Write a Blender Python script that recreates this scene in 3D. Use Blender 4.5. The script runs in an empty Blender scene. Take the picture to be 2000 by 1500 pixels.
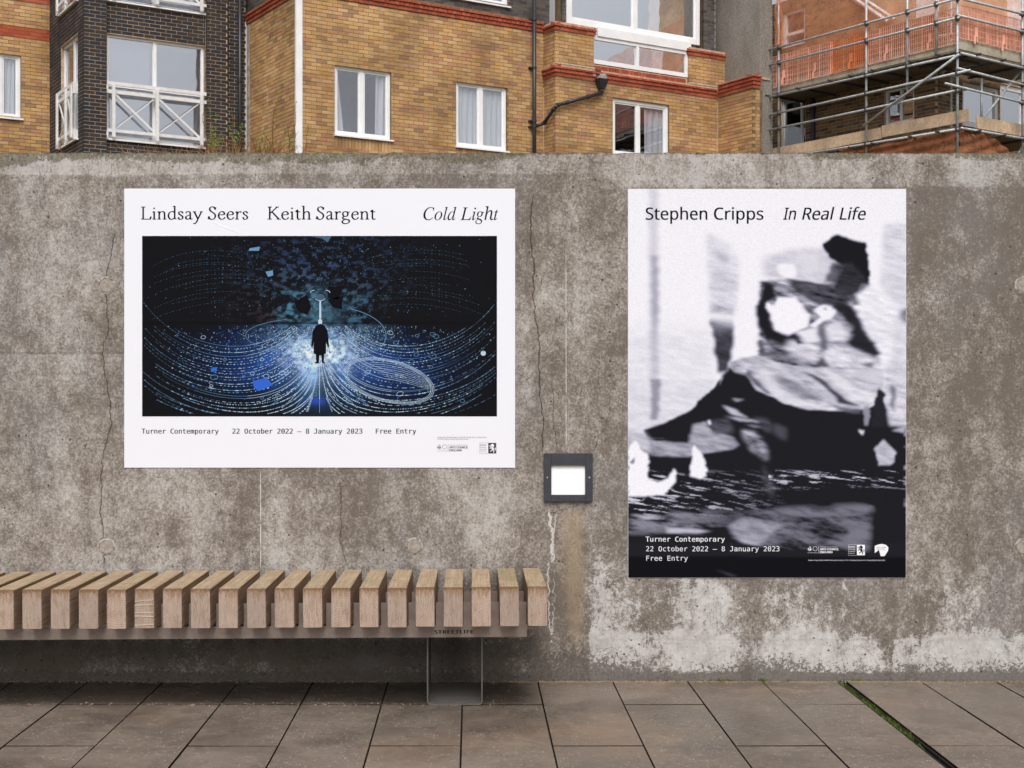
import bpy, math, random
import numpy as np
from mathutils import Vector, Matrix
R = math.radians
rnd = random.Random(7)
scene = bpy.context.scene
col = scene.collection

# ------------------------------------------------------------ camera, light, exposure
F, CX, CY, EYE, WALL = 2686.0, 921.0, 766.0, 1.165, 5.55
cd = bpy.data.cameras.new('camera')
cam = bpy.data.objects.new('camera', cd); col.objects.link(cam)
cam.location = (0, 0, EYE); cam.rotation_euler = (R(90), 0, 0)
cd.sensor_width = 36; cd.lens = F / 2000 * 36
cd.shift_x = (1000 - CX) / 2000; cd.shift_y = (CY - 750) / 2000
cd.clip_start = .1; cd.clip_end = 2000
scene.camera = cam
SUN_EL, SUN_AZ = R(52), R(178)
world = bpy.data.worlds.new("World"); scene.world = world; world.use_nodes = True
wt = world.node_tree
for n in list(wt.nodes): wt.nodes.remove(n)
sky = wt.nodes.new('ShaderNodeTexSky'); sky.sky_type = 'NISHITA'; sky.sun_disc = False
sky.sun_elevation = SUN_EL; sky.sun_rotation = SUN_AZ
sky.air_density = 1.0; sky.dust_density = 6.0; sky.ozone_density = 1.0
hs = wt.nodes.new('ShaderNodeHueSaturation'); hs.inputs['Saturation'].default_value = .22
bg = wt.nodes.new('ShaderNodeBackground'); bg.inputs['Strength'].default_value = .15
wo = wt.nodes.new('ShaderNodeOutputWorld')
wt.links.new(sky.outputs[0], hs.inputs['Color']); wt.links.new(hs.outputs[0], bg.inputs[0]); wt.links.new(bg.outputs[0], wo.inputs[0])
sl = bpy.data.lights.new('sun', 'SUN'); sl.energy = 1.2; sl.angle = R(30); sl.color = (1, .97, .93)
so = bpy.data.objects.new('sun', sl); col.objects.link(so); so.location = (-3, -3, 9)
# sky azimuth is measured clockwise from +Y
sd = Vector((math.sin(SUN_AZ) * math.cos(SUN_EL), math.cos(SUN_AZ) * math.cos(SUN_EL), math.sin(SUN_EL)))
so.rotation_euler = sd.to_track_quat('Z', 'Y').to_euler()
scene.view_settings.view_transform = 'Standard'; scene.view_settings.look = 'None'
scene.view_settings.exposure = 0.0; scene.view_settings.gamma = 1.0; scene.view_settings.use_curve_mapping = False

# ------------------------------------------------------------ helpers
def finish(o, label=None, cat=None, group=None, kind=None):
    if label: o['label'] = label
    if cat: o['category'] = cat
    if group: o['group'] = group
    if kind: o['kind'] = kind
    return o
def empty(name, loc, label, cat, group=None):
    o = bpy.data.objects.new(name, None); col.objects.link(o); o.location = loc
    o.empty_display_size = .2
    return finish(o, label, cat, group)
class MB:
    def __init__(s): s.v = []; s.f = []; s.m = []; s.mi = 0
    def add(s, vs, fs):
        b = len(s.v); s.v += [tuple(x) for x in vs]
        for f in fs: s.f.append(tuple(b + i for i in f)); s.m.append(s.mi)
    def hexa(s, p):      # 8 corners: bottom ring then top ring
        s.add(p, [(3, 2, 1, 0), (4, 5, 6, 7), (0, 1, 5, 4), (1, 2, 6, 5), (2, 3, 7, 6), (3, 0, 4, 7)])
    def box(s, x0, x1, y0, y1, z0, z1):
        s.hexa([(x0, y0, z0), (x1, y0, z0), (x1, y1, z0), (x0, y1, z0), (x0, y0, z1), (x1, y0, z1), (x1, y1, z1), (x0, y1, z1)])
    def tube(s, p, q, r, n=8, r2=None, cap=True):
        p = Vector(p); q = Vector(q); d = (q - p).normalized(); r2 = r if r2 is None else r2
        a = d.orthogonal().normalized(); b = d.cross(a)
        vs = []
        for c, rr in ((p, r), (q, r2)):
            for i in range(n):
                t = 2 * math.pi * i / n; vs.append(c + a * (math.cos(t) * rr) + b * (math.sin(t) * rr))
        fs = [(i, (i + 1) % n, n + (i + 1) % n, n + i) for i in range(n)]
        if cap: fs += [tuple(range(n - 1, -1, -1)), tuple(range(n, 2 * n))]
        s.add(vs, fs)
    def mesh(s, name, mats, smooth=False):
        me = bpy.data.meshes.new(name); me.from_pydata(s.v, [], s.f); 
        for m in (mats if isinstance(mats, (list, tuple)) else [mats]): me.materials.append(m)
        me.polygons.foreach_set('material_index', s.m)
        if smooth: me.polygons.foreach_set('use_smooth', [True] * len(s.f))
        me.update(); return me
    def build(s, name, mats, parent=None, smooth=False, bevel=0, org=None):
        if org is not None: s.v = [(x - org[0], y - org[1], z - org[2]) for x, y, z in s.v]
        o = bpy.data.objects.new(name, s.mesh(name, mats, smooth)); col.objects.link(o)
        if org is not None: o.location = org
        if parent is not None:
            o.parent = parent
            if org is None: o.matrix_parent_inverse = base_inv(parent)
            else: o.matrix_parent_inverse = base_inv(parent)
        if bevel:
            b = o.modifiers.new('bevel', 'BEVEL'); b.width = bevel; b.segments = 2; b.limit_method = 'ANGLE'
        return o
def wmat(o):
    m = Matrix.LocRotScale(o.location, o.rotation_euler, o.scale)
    return (wmat(o.parent) @ o.matrix_parent_inverse @ m) if o.parent else m
def base_inv(p): return wmat(p).inverted()
def inst(name, me, parent, loc, rz=0):
    o = bpy.data.objects.new(name, me); col.objects.link(o); o.location = loc; o.rotation_euler = (0, 0, rz)
    o.parent = parent; o.matrix_parent_inverse = base_inv(parent); return o

# material mini language
class NT:
    def __init__(s, name, rough=.8, spec=.3):
        s.mat = bpy.data.materials.new(name); s.mat.use_nodes = True; s.t = s.mat.node_tree
        s.b = s.t.nodes['Principled BSDF']; s.b.inputs['Roughness'].default_value = rough
        s.b.inputs['Specular IOR Level'].default_value = spec
    def set(s, sock, v):
        if isinstance(v, bpy.types.NodeSocket): s.t.links.new(v, sock)
        elif isinstance(v, tuple) and len(v) == 3 and sock.type == 'RGBA': sock.default_value = (*v, 1)
        else: sock.default_value = v
    def n(s, typ, outp=0, props=None, **kw):
        nd = s.t.nodes.new(typ)
        for k, v in (props or {}).items(): setattr(nd, k, v)
        for k, v in kw.items():
            key = k.replace('_', ' ')
            s.set(nd.inputs[int(k[1:])] if k[0] == 'i' and k[1:].isdigit() else nd.inputs[key], v)
        return nd.outputs[outp]
    def m(s, op, a, b=0.0, c=0.0, clamp=False):
        return s.n('ShaderNodeMath', 0, {'operation': op, 'use_clamp': clamp}, i0=a, i1=b, i2=c)
    def step(s, x, a, b, lo=0.0, hi=1.0):
        return s.n('ShaderNodeMapRange', 0, {'interpolation_type': 'SMOOTHSTEP'}, i0=x, i1=a, i2=b, i3=lo, i4=hi)
    def mix(s, f, a, b, typ='MIX'):
        nd = s.t.nodes.new('ShaderNodeMix'); nd.data_type = 'RGBA'; nd.blend_type = typ
        s.set(nd.inputs[0], f); s.set(nd.inputs[6], a); s.set(nd.inputs[7], b); return nd.outputs[2]
    def obj(s): return s.n('ShaderNodeTexCoord', 3)
    def pos(s): return s.n('ShaderNodeNewGeometry', 0)
    def scale(s, v, sx, sy, sz, off=(0, 0, 0)):
        return s.n('ShaderNodeMapping', 0, None, Vector=v, Scale=(sx, sy, sz), Location=off)
    def noise(s, v, sc, det=4, rough=.55, dist=0.0):
        return s.n('ShaderNodeTexNoise', 0, None, Vector=v, Scale=float(sc), Detail=float(det), Roughness=rough, Distortion=dist)
    def attr(s, name, out=2): return s.n('ShaderNodeAttribute', out, {'attribute_name': name})
    def bump(s, h, dist=.002, st=1.0):
        s.set(s.b.inputs['Normal'], s.n('ShaderNodeBump', 0, None, Height=h, Distance=dist, Strength=st))
    def col(s, c): s.set(s.b.inputs['Base Color'], c); return s.mat
def flat(name, c, rough=.6, spec=.3, var=.12, sc=20, metal=0):
    n = NT(name, rough, spec); n.b.inputs['Metallic'].default_value = metal
    f = n.noise(n.pos(), sc, 5, .65)
    k = n.step(f, .3, .7, 1 - var, 1 + var * .6)
    return n.col(n.mix(1.0, c, n.n('ShaderNodeCombineColor', 0, None, i0=k, i1=k, i2=k), 'MULTIPLY'))

def lin(r, g, b):
    f = lambda c: (c / 255 / 12.92 if c / 255 <= .04045 else ((c / 255 + .055) / 1.055) ** 2.4)
    return (f(r), f(g), f(b))

def brick_mat(name, cols, dirt=.5):
    n = NT(name, .88, .2)
    rv = n.m('FRACT', n.m('ADD', n.m('MULTIPLY', n.n('ShaderNodeObjectInfo', 'Random'), 7.31), n.m('MULTIPLY', n.n('ShaderNodeNewGeometry', 'Random Per Island'), 3.77)))
    rp = n.t.nodes.new('ShaderNodeValToRGB'); rp.color_ramp.interpolation = 'CONSTANT'
    e = rp.color_ramp.elements
    for i, c in enumerate(cols):
        el = e[i] if i < 2 else e.new(i / len(cols))
        el.position = i / len(cols); el.color = (*c, 1)
    n.set(rp.inputs[0], rv)
    p = n.pos()
    a = n.noise(p, 1.1, 5, .6); b = n.noise(p, 45, 4, .7)
    k = n.m('MULTIPLY', n.step(a, .3, .7, 1 - dirt * .35, 1.08), n.step(b, .2, .8, .8, 1.15))
    c = n.mix(1.0, rp.outputs[0], n.n('ShaderNodeCombineColor', 0, None, i0=k, i1=k, i2=k), 'MULTIPLY')
    n.bump(b, .004, .5)
    return n.col(c)

M = {}
M['mortar_tan'] = flat('mortar_tan', (.22, .155, .09), .95, .1, .35, 6)
M['mortar_pale'] = flat('mortar_pale', (.50, .37, .26), .95, .1, .3, 8)
M['yellow_brick'] = brick_mat('yellow_brick', [(0.533, 0.318, 0.139), (0.577, 0.351, 0.16), (0.49, 0.286, 0.124), (0.612, 0.39, 0.197), (0.542, 0.334, 0.175), (0.437, 0.247, 0.113), (0.559, 0.318, 0.116), (0.525, 0.31, 0.145), (0.481, 0.247, 0.139), (0.577, 0.358, 0.153), (0.594, 0.374, 0.175), (0.507, 0.294, 0.145), (0.36, 0.215, 0.12), (0.5, 0.27, 0.15)], .95)
M['dark_brick'] = brick_mat('dark_brick', [(.040, .038, .042), (.050, .045, .046), (.036, .038, .048), (.062, .050, .047), (.044, .042, .046)], .6)
M['red_brick'] = brick_mat('red_brick', [(.38, .085, .045), (.42, .10, .05), (.34, .075, .045), (.46, .12, .065)], .6)
M['brown_brick'] = brick_mat('brown_brick', [(.22, .15, .08), (.16, .115, .07), (.27, .18, .085), (.12, .09, .07), (.20, .13, .08)], .6)
M['white'] = flat('white_upvc', (.87, .87, .88), .35, .4, .07, 3)
M['white_dirty'] = flat('weathered_white_timber', (.76, .75, .745), .6, .3, .10, 8)
M['plastic_black'] = flat('black_pipe', (.030, .032, .038), .4, .45, .2, 10)
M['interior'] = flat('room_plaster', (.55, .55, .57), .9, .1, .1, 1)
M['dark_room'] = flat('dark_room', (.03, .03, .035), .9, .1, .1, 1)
M['steel'] = flat('galvanised_tube', (.46, .48, .50), .45, .5, .25, 14, .2)
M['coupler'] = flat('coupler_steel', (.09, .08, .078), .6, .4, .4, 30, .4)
M['lead'] = flat('hopper_lead', (.32, .29, .27), .8, .3, .4, 25)
def curtain_mat():
    n = NT('net_curtain', .9, .1)
    tr = n.n('ShaderNodeBsdfTranslucent', 0, None, Color=(.8, .8, .82))
    mx = n.t.nodes.new('ShaderNodeMixShader'); mx.inputs[0].default_value = .3
    n.b.inputs['Base Color'].default_value = (.82, .82, .84, 1)
    n.t.links.new(n.b.outputs[0], mx.inputs[1]); n.t.links.new(tr, mx.inputs[2])
    n.t.links.new(mx.outputs[0], n.t.nodes['Material Output'].inputs[0]); return n.mat
M['curtain'] = curtain_mat()
def glass_mat(name, k, tint=(.85, .88, .9)):
    n = NT(name, .1, .5)
    gl = n.n('ShaderNodeBsdfGlossy', 0, None, Color=(.93, .95, 1.0), Roughness=.02)
    wv = n.noise(n.pos(), 1.3, 2, .5)
    nb = n.n('ShaderNodeBump', 0, None, Height=wv, Distance=.02, Strength=.15)
    n.t.links.new(nb, gl.node.inputs['Normal'])
    tr = n.n('ShaderNodeBsdfTransparent', 0, None, Color=tint)
    mx = n.t.nodes.new('ShaderNodeMixShader'); mx.inputs[0].default_value = k
    n.t.links.new(tr, mx.inputs[1]); n.t.links.new(gl, mx.inputs[2])
    n.t.links.new(mx.outputs[0], n.t.nodes['Material Output'].inputs[0]); return n.mat
M['glass'] = glass_mat('window_glass', .17, (.97, .98, 1))
M['glass_mirror'] = glass_mat('reflective_glass', .80)
def net_mat(name, c, alpha):
    n = NT(name, .9, .1)
    p = n.pos(); w = n.noise(p, 5, 4, .6)
    n.col(c)
    tr = n.n('ShaderNodeBsdfTransparent', 0, None, Color=(1, 1, 1))
    tl = n.n('ShaderNodeBsdfTranslucent', 0, None, Color=c)
    m1 = n.t.nodes.new('ShaderNodeMixShader'); m1.inputs[0].default_value = .4
    n.t.links.new(n.b.outputs[0], m1.inputs[1]); n.t.links.new(tl, m1.inputs[2])
    mx = n.t.nodes.new('ShaderNodeMixShader'); n.set(mx.inputs[0], n.step(w, .3, .7, alpha - .12, alpha + .12))
    n.t.links.new(tr, mx.inputs[1]); n.t.links.new(m1.outputs[0], mx.inputs[2])
    n.t.links.new(mx.outputs[0], n.t.nodes['Material Output'].inputs[0]); return n.mat
M['netting'] = net_mat('orange_netting', (.92, .38, .20), .42)
M['guard_orange'] = flat('orange_plastic', (.80, .22, .07), .5, .4, .1, 3)
M['guard_pink'] = flat('faded_orange_plastic', (.88, .42, .31), .5, .4, .2, 3)
def board_mat(name, c1, c2, s):
    n = NT(name, .85, .2); p = n.pos()
    a = n.noise(p, s, 6, .75); b = n.noise(p, 2.0, 4, .6)
    n.bump(a, .003, .4)
    return n.col(n.mix(n.step(b, .35, .65, 0, .4), n.mix(n.step(a, .35, .65), c1, c2), (.12, .10, .085)))
M['osb'] = board_mat('chipboard', (.52, .36, .23), (.72, .54, .38), 22)
M['scaffold_board'] = board_mat('weathered_scaffold_board', (.40, .35, .26), (.54, .48, .37), 14)
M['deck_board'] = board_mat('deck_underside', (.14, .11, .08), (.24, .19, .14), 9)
def render_mat():
    n = NT('roughcast', .95, .1); p = n.pos()
    a = n.noise(p, 42, 4, .75); b = n.noise(n.scale(p, 1, 1, .35), 1.6, 5, .6)
    n.bump(a, .012, .8)
    return n.col(n.mix(n.step(b, .35, .7), n.mix(n.step(a, .3, .7), (.12, .105, .09), (.30, .27, .235)), n.mix(n.step(a, .3, .7), (.17, .155, .14), (.40, .37, .33))))
M['roughcast'] = render_mat()

# picture plane frame of a facade: runs left to right in the photo, n points outwards
class Plane:
    def __init__(s, o, d): s.o = Vector(o).to_2d(); s.d = Vector(d).normalized(); s.n = Vector((s.d.y, -s.d.x))
    def at(s, px, py=None):
        t = (px - CX) / F; sv = (t * s.o.y - s.o.x) / (s.d.x - t * s.d.y); D = s.o.y + sv * s.d.y
        return sv if py is None else (sv, EYE + (CY - py) / F * D)
    def P(s, sv, n, z): q = s.o + s.d * sv + s.n * n; return (q.x, q.y, z)
    def off(s, n): return Plane(s.o + s.n * n, s.d)
    def box(s, mb, s0, s1, z0, z1, n0, n1):
        mb.hexa([s.P(s0, n1, z0), s.P(s1, n1, z0), s.P(s1, n0, z0), s.P(s0, n0, z0), s.P(s0, n1, z1), s.P(s1, n1, z1), s.P(s1, n0, z1), s.P(s0, n0, z1)])
    def world(s, px, py): sv, z = s.at(px, py); return s.P(sv, 0, z)
    def rz(s): return math.atan2(s.d.y, s.d.x)

def cells(s0, s1, z0, z1, holes):
    ss = sorted({s0, s1, *[min(max(h[i], s0), s1) for h in holes for i in (0, 1)]})
    zs = sorted({z0, z1, *[min(max(h[i], z0), z1) for h in holes for i in (2, 3)]})
    for a, b in zip(ss, ss[1:]):
        for c, d in zip(zs, zs[1:]):
            if b - a < 1e-4 or d - c < 1e-4: continue
            m, k = (a + b) / 2, (c + d) / 2
            if any(h[0] < m < h[1] and h[2] < k < h[3] for h in holes): continue
            yield a, b, c, d

class Bricks:      # collects the bricks of one building, then emits 300 single ones and the rest joined
    def __init__(s): s.L = {}
    def wall(s, pl, s0, s1, z0, z1, holes, key, parent, mortar, L=.215, H=.065, J=.010, zref=0.0, phase=0, thick=.28, ins0=.003, ins1=.003):
        mb = MB()
        for a, b, c, d in cells(s0 + ins0 + .008, s1 - ins1 - .008, z0, z1, holes): pl.box(mb, a, b, c, d, -thick, -.0035)
        mb.build('wall', mortar, parent)
        k0 = math.floor((z0 - zref) / (H + J))
        k = k0
        while True:
            za = zref + k * (H + J); zb = za + H
            if za >= z1: break
            if zb > z0:
                st = (k % 2) * (L + J) / 2 + phase
                j = math.floor((s0 - st) / (L + J))
                while st + j * (L + J) < s1:
                    a = st + j * (L + J); b = a + L; j += 1
                    a = max(a, s0 + ins0); b = min(b, s1 - ins1)
                    lo, hi = max(za, z0), min(zb, z1)
                    if b - a < .03 or hi - lo < .02: continue
                    segs = [(a, b)]
                    for h in holes:
                        if h[2] < (lo + hi) / 2 < h[3]:
                            ns = []
                            for x, y in segs:
                                if y <= h[0] or x >= h[1]: ns.append((x, y)); continue
                                if x < h[0]: ns.append((x, h[0] - .004))
                                if y > h[1]: ns.append((h[1] + .004, y))
                            segs = ns
                    for x, y in segs:
                        if y - x > .03: s.put(pl, x, y, lo, hi, key)
            k += 1
    def put(s, pl, a, b, c, d, key, n1=0.0, depth=.06, top=None):
        jit = rnd.uniform(-.0025, .0025)
        s.L.setdefault(key, []).append((pl, a, b, c, d, n1 + jit, depth, top))
    def emit(s, parent, limit=300):
        allb = [(k, x) for k, v in s.L.items() for x in v]
        def size(kx):
            pl, a, b, c, d, n1, dep, top = kx[1]
            q = pl.P((a + b) / 2, 0, (c + d) / 2)
            py = CY - F * (q[2] - EYE) / q[1]; px = CX + F * q[0] / q[1]
            vis = -10 < py < 298 and 0 < px < 2000
            return (0 if vis else 1, q[1])
        allb.sort(key=size)
        cache = {}
        rest = {}
        for i, (key, (pl, a, b, c, d, n1, dep, top)) in enumerate(allb):
            if i < limit and top is None:
                w, h = round((b - a) / .004) * .004, round((d - c) / .004) * .004
                w = min(w, b - a) if abs(w - (b - a)) > .002 else w
                k = (key, round(w, 3), round(h, 3), pl.rz())
                if k not in cache:
                    mb = MB(); mb.box(-w / 2, w / 2, 0, dep, -h / 2, h / 2); cache[k] = mb.mesh('brick', M[key])
                inst('brick', cache[k], parent, pl.P((a + b) / 2, n1, (c + d) / 2), pl.rz())
            else:
                mb = rest.setdefault(key, MB())
                if top is None: pl.box(mb, a, b, c, d, n1 - dep, n1)
                else:
                    mb.hexa([pl.P(a, n1, c), pl.P(b, n1, c), pl.P(b, n1 - dep, c), pl.P(a, n1 - dep, c), pl.P(a, n1, top), pl.P(b, n1, top), pl.P(b, n1 - dep, d), pl.P(a, n1 - dep, d)])
        for key, mb in rest.items():
            finish(mb.build('brickwork', M[key], parent), kind='stuff')

def band(B, pl, s0, s1, ztop, courses=2, L=.215, e0=0.0, e1=0.0, step=.02, cap=.085):
    """corbelled red brick band; e0/e1 = 1 extends round an outer corner, -1 stops short at an inner one"""
    z = ztop
    H, J = .065, .010
    for i in range(courses + 1):
        pr = step * (courses + 1 - i)
        h = cap if i == 0 else H
        a, b = s0 - e0 * pr + .003, s1 + e1 * pr - .003
        Li = .10 if (i == 0 or L < .15) else L
        x = a - (Li * .5 if i % 2 and L < .15 else (i * .37 * Li))
        while x < b:
            p, q = max(x, a), min(x + Li, b)
            if q - p > .02:
                if i == 0: B.put(pl, p, q, z - h, z, 'red_brick', pr, .10 + pr, z - h * .62)
                else: B.put(pl, p, q, z - h, z, 'red_brick', pr, .08 + pr)
            x += Li + J
        z -= h + J
    mb = MB(); pl.box(mb, s0 + .005, s1 - .005, z, ztop - .01, -.05, step * .6)
    return mb, z

def window(parent, pl, s0, s1, z0, z1, mull=(), trans=(), fw=.06, inset=.05, curtain=None, glass='glass', sill=True, room='interior', mw=None, casement=True):
    mw = mw or fw
    fr = MB(); n1, n0 = -inset, -inset - .07
    pl.box(fr, s0 + .002, s0 + fw, z0, z1 - .002, n0, n1); pl.box(fr, s1 - fw, s1 - .002, z0, z1 - .002, n0, n1)
    pl.box(fr, s0 + fw, s1 - fw, z0, z0 + fw, n0, n1); pl.box(fr, s0 + fw, s1 - fw, z1 - fw, z1 - .002, n0, n1)
    w = fr.build('window', M['white'], parent)
    xs = [s0 + fw] + [v for m_ in mull for v in (m_ - mw / 2, m_ + mw / 2)] + [s1 - fw]
    zz = [z0 + fw] + [v for t_ in trans for v in (t_ - mw / 2, t_ + mw / 2)] + [z1 - fw]
    for m_ in mull:
        mb = MB(); pl.box(mb, m_ - mw / 2, m_ + mw / 2, z0 + fw, z1 - fw, n0 + .004, n1 - .003); mb.build('mullion', M['white'], w)
    for t_ in trans:
        for i in range(0, len(xs), 2):
            mb = MB(); pl.box(mb, xs[i], xs[i + 1], t_ - mw / 2, t_ + mw / 2, n0 + .004, n1 - .003); mb.build('transom', M['white'], w)
    for i in range(0, len(xs), 2):
        for j in range(0, len(zz), 2):
            a, b, c, d = xs[i], xs[i + 1], zz[j], zz[j + 1]
            if casement:
                e = .035; mb = MB()
                for q in ((a, a + e, c, d), (b - e, b, c, d), (a + e, b - e, c, c + e), (a + e, b - e, d - e, d)): pl.box(mb, *q, n0 + .01, n1 - .018)
                mb.build('casement', M['white'], w); a += e; b -= e; c += e; d -= e
            mb = MB(); pl.box(mb, a, b, c, d, n0 + .03, n0 + .036); mb.build('pane', M[glass], w)
    if curtain:
        for (ca, cb, flare) in curtain:
            mb = MB(); N = 40; rows = 8; vs = []
            for r_ in range(rows + 1):
                tz = r_ / rows; z = z1 - .03 - tz * (z1 - z0 - .08)
                for i in range(N + 1):
                    t = i / N; e_ = cb + (flare * tz if ca < .3 else 0); f_ = ca - (flare * tz if ca >= .3 else 0); x = s0 + (s1 - s0) * (f_ + (e_ - f_) * t)
                    vs.append(pl.P(x, -inset - .095 + .018 * math.sin(t * (cb - ca) * 60 + tz), z))
            mb.add(vs, [(r_ * (N + 1) + i, r_ * (N + 1) + i + 1, (r_ + 1) * (N + 1) + i + 1, (r_ + 1) * (N + 1) + i) for r_ in range(rows) for i in range(N)])
            mb.build('curtain', M['curtain'], w, True)
    rm = MB(); a, b, c, d = s0 - .15, s1 + .15, z0 - .15, z1 + .15; q = -.27; k = -1.4
    P = pl.P
    for f in ([(a, k, c), (b, k, c), (b, k, d), (a, k, d)], [(a, q, c), (a, k, c), (a, k, d), (a, q, d)], [(b, k, c), (b, q, c), (b, q, d), (b, k, d)], [(a, q, c), (b, q, c), (b, k, c), (a, k, c)], [(a, k, d), (b, k, d), (b, q, d), (a, q, d)]):
        rm.add([P(*x) for x in f], [(0, 1, 2, 3)])
    rm.build('room', M[room], w)
    if sill:
        mb = MB(); pl.box(mb, s0 - .02, s1 + .04, z0 - .035, z0 - .003, n0, .05); mb.build('sill', M['white'], w)
    return w

# ------------------------------------------------------------ numpy noise
def vnoise(x, y, seed):
    xi = np.floor(x).astype(np.int64); yi = np.floor(y).astype(np.int64); fx = x - xi; fy = y - yi
    fx = fx * fx * (3 - 2 * fx); fy = fy * fy * (3 - 2 * fy)
    def h(a, b):
        n = (a * 374761393 + b * 668265263 + seed * 1442695041) & 0xffffffff
        n = ((n ^ (n >> 13)) * 1274126177) & 0xffffffff
        return ((n ^ (n >> 16)) & 0xffff) / 65535.0
    return (h(xi, yi) * (1 - fx) + h(xi + 1, yi) * fx) * (1 - fy) + (h(xi, yi + 1) * (1 - fx) + h(xi + 1, yi + 1) * fx) * fy
def fbm(x, y, seed, o=4, g=.55):
    s = 0; a = 1; t = 0
    for i in range(o): s = s + a * vnoise(x * 2 ** i, y * 2 ** i, seed + i * 17); t += a; a *= g
    return s / t
def sst(x, a, b):
    t = np.clip((x - a) / (b - a), 0, 1); return t * t * (3 - 2 * t)

def grid_mesh(name, xs, zs, y, attrs, mat, parent, colattr=None):
    """vertical sheet facing the camera (-Y), with point attributes"""
    nx, nz = len(xs), len(zs)
    X, Z = np.meshgrid(xs, zs); v = np.stack([X.ravel(), np.full(nx * nz, 0.0) + y, Z.ravel()], 1)
    i = (np.arange(nz - 1)[:, None] * nx + np.arange(nx - 1)[None, :]).ravel()
    f = np.stack([i, i + 1, i + nx + 1, i + nx], 1)
    me = bpy.data.meshes.new(name)
    me.vertices.add(len(v)); me.vertices.foreach_set('co', v.ravel())
    me.loops.add(f.size); me.loops.foreach_set('vertex_index', f.ravel().astype(np.int32))
    me.polygons.add(len(f)); me.polygons.foreach_set('loop_start', np.arange(0, f.size, 4, dtype=np.int32))
    me.update(calc_edges=True)
    for k, a in attrs.items():
        me.attributes.new(k, 'FLOAT', 'POINT').data.foreach_set('value', a.ravel().astype(np.float32))
    if colattr is not None:
        me.attributes.new('ink', 'FLOAT_COLOR', 'POINT').data.foreach_set('color', colattr.reshape(-1, 4).astype(np.float32).ravel())
    me.materials.append(mat)
    o = bpy.data.objects.new(name, me); col.objects.link(o); o.parent = parent; o.matrix_parent_inverse = base_inv(parent)
    return o

# ------------------------------------------------------------ ground and terrain
def ground_mat():
    n = NT('ground_concrete', .9, .2); p = n.pos()
    a = n.noise(p, 3, 6, .7)
    return n.col(n.mix(n.step(a, .3, .7), (.10, .09, .08), (.17, .155, .14)))
mb = MB(); mb.add([(-400, -400, -.05), (400, -400, -.05), (400, 700, -.05), (-400, 700, -.05)], [(0, 1, 2, 3)])
finish(mb.build('ground', ground_mat()), 'grey ground stretching out to the horizon', kind='structure')
# rough bank that the concrete wall holds back, rising to the feet of the houses
def bank_mat():
    n = NT('bank_soil', .95, .1); p = n.pos(); a = n.noise(p, 2.5, 6, .7)
    return n.col(n.mix(n.step(a, .35, .65), (.07, .055, .035), (.12, .11, .05)))
xs = np.linspace(-30, 34, 90); ys = np.array([WALL + .30, 6.4, 8, 11, 14, 17, 20, 23, 26, 32, 45, 60, 90])
X, Y = np.meshgrid(xs, ys)
Z = np.minimum(1.75 + (Y - 5.8) * .165, 4.75) + (fbm(X * .7, Y * .7, 5) - .5) * .25 * (Y > 6)
nb_ = len(xs)
mb = MB(); mb.add(np.stack([X, Y, Z], 2).reshape(-1, 3).tolist(), [(j * nb_ + i, j * nb_ + i + 1, (j + 1) * nb_ + i + 1, (j + 1) * nb_ + i) for j in range(len(ys) - 1) for i in range(nb_ - 1)])
finish(mb.build('hillside', bank_mat(), None, True), 'rough earth bank behind the concrete wall', kind='structure')

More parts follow.
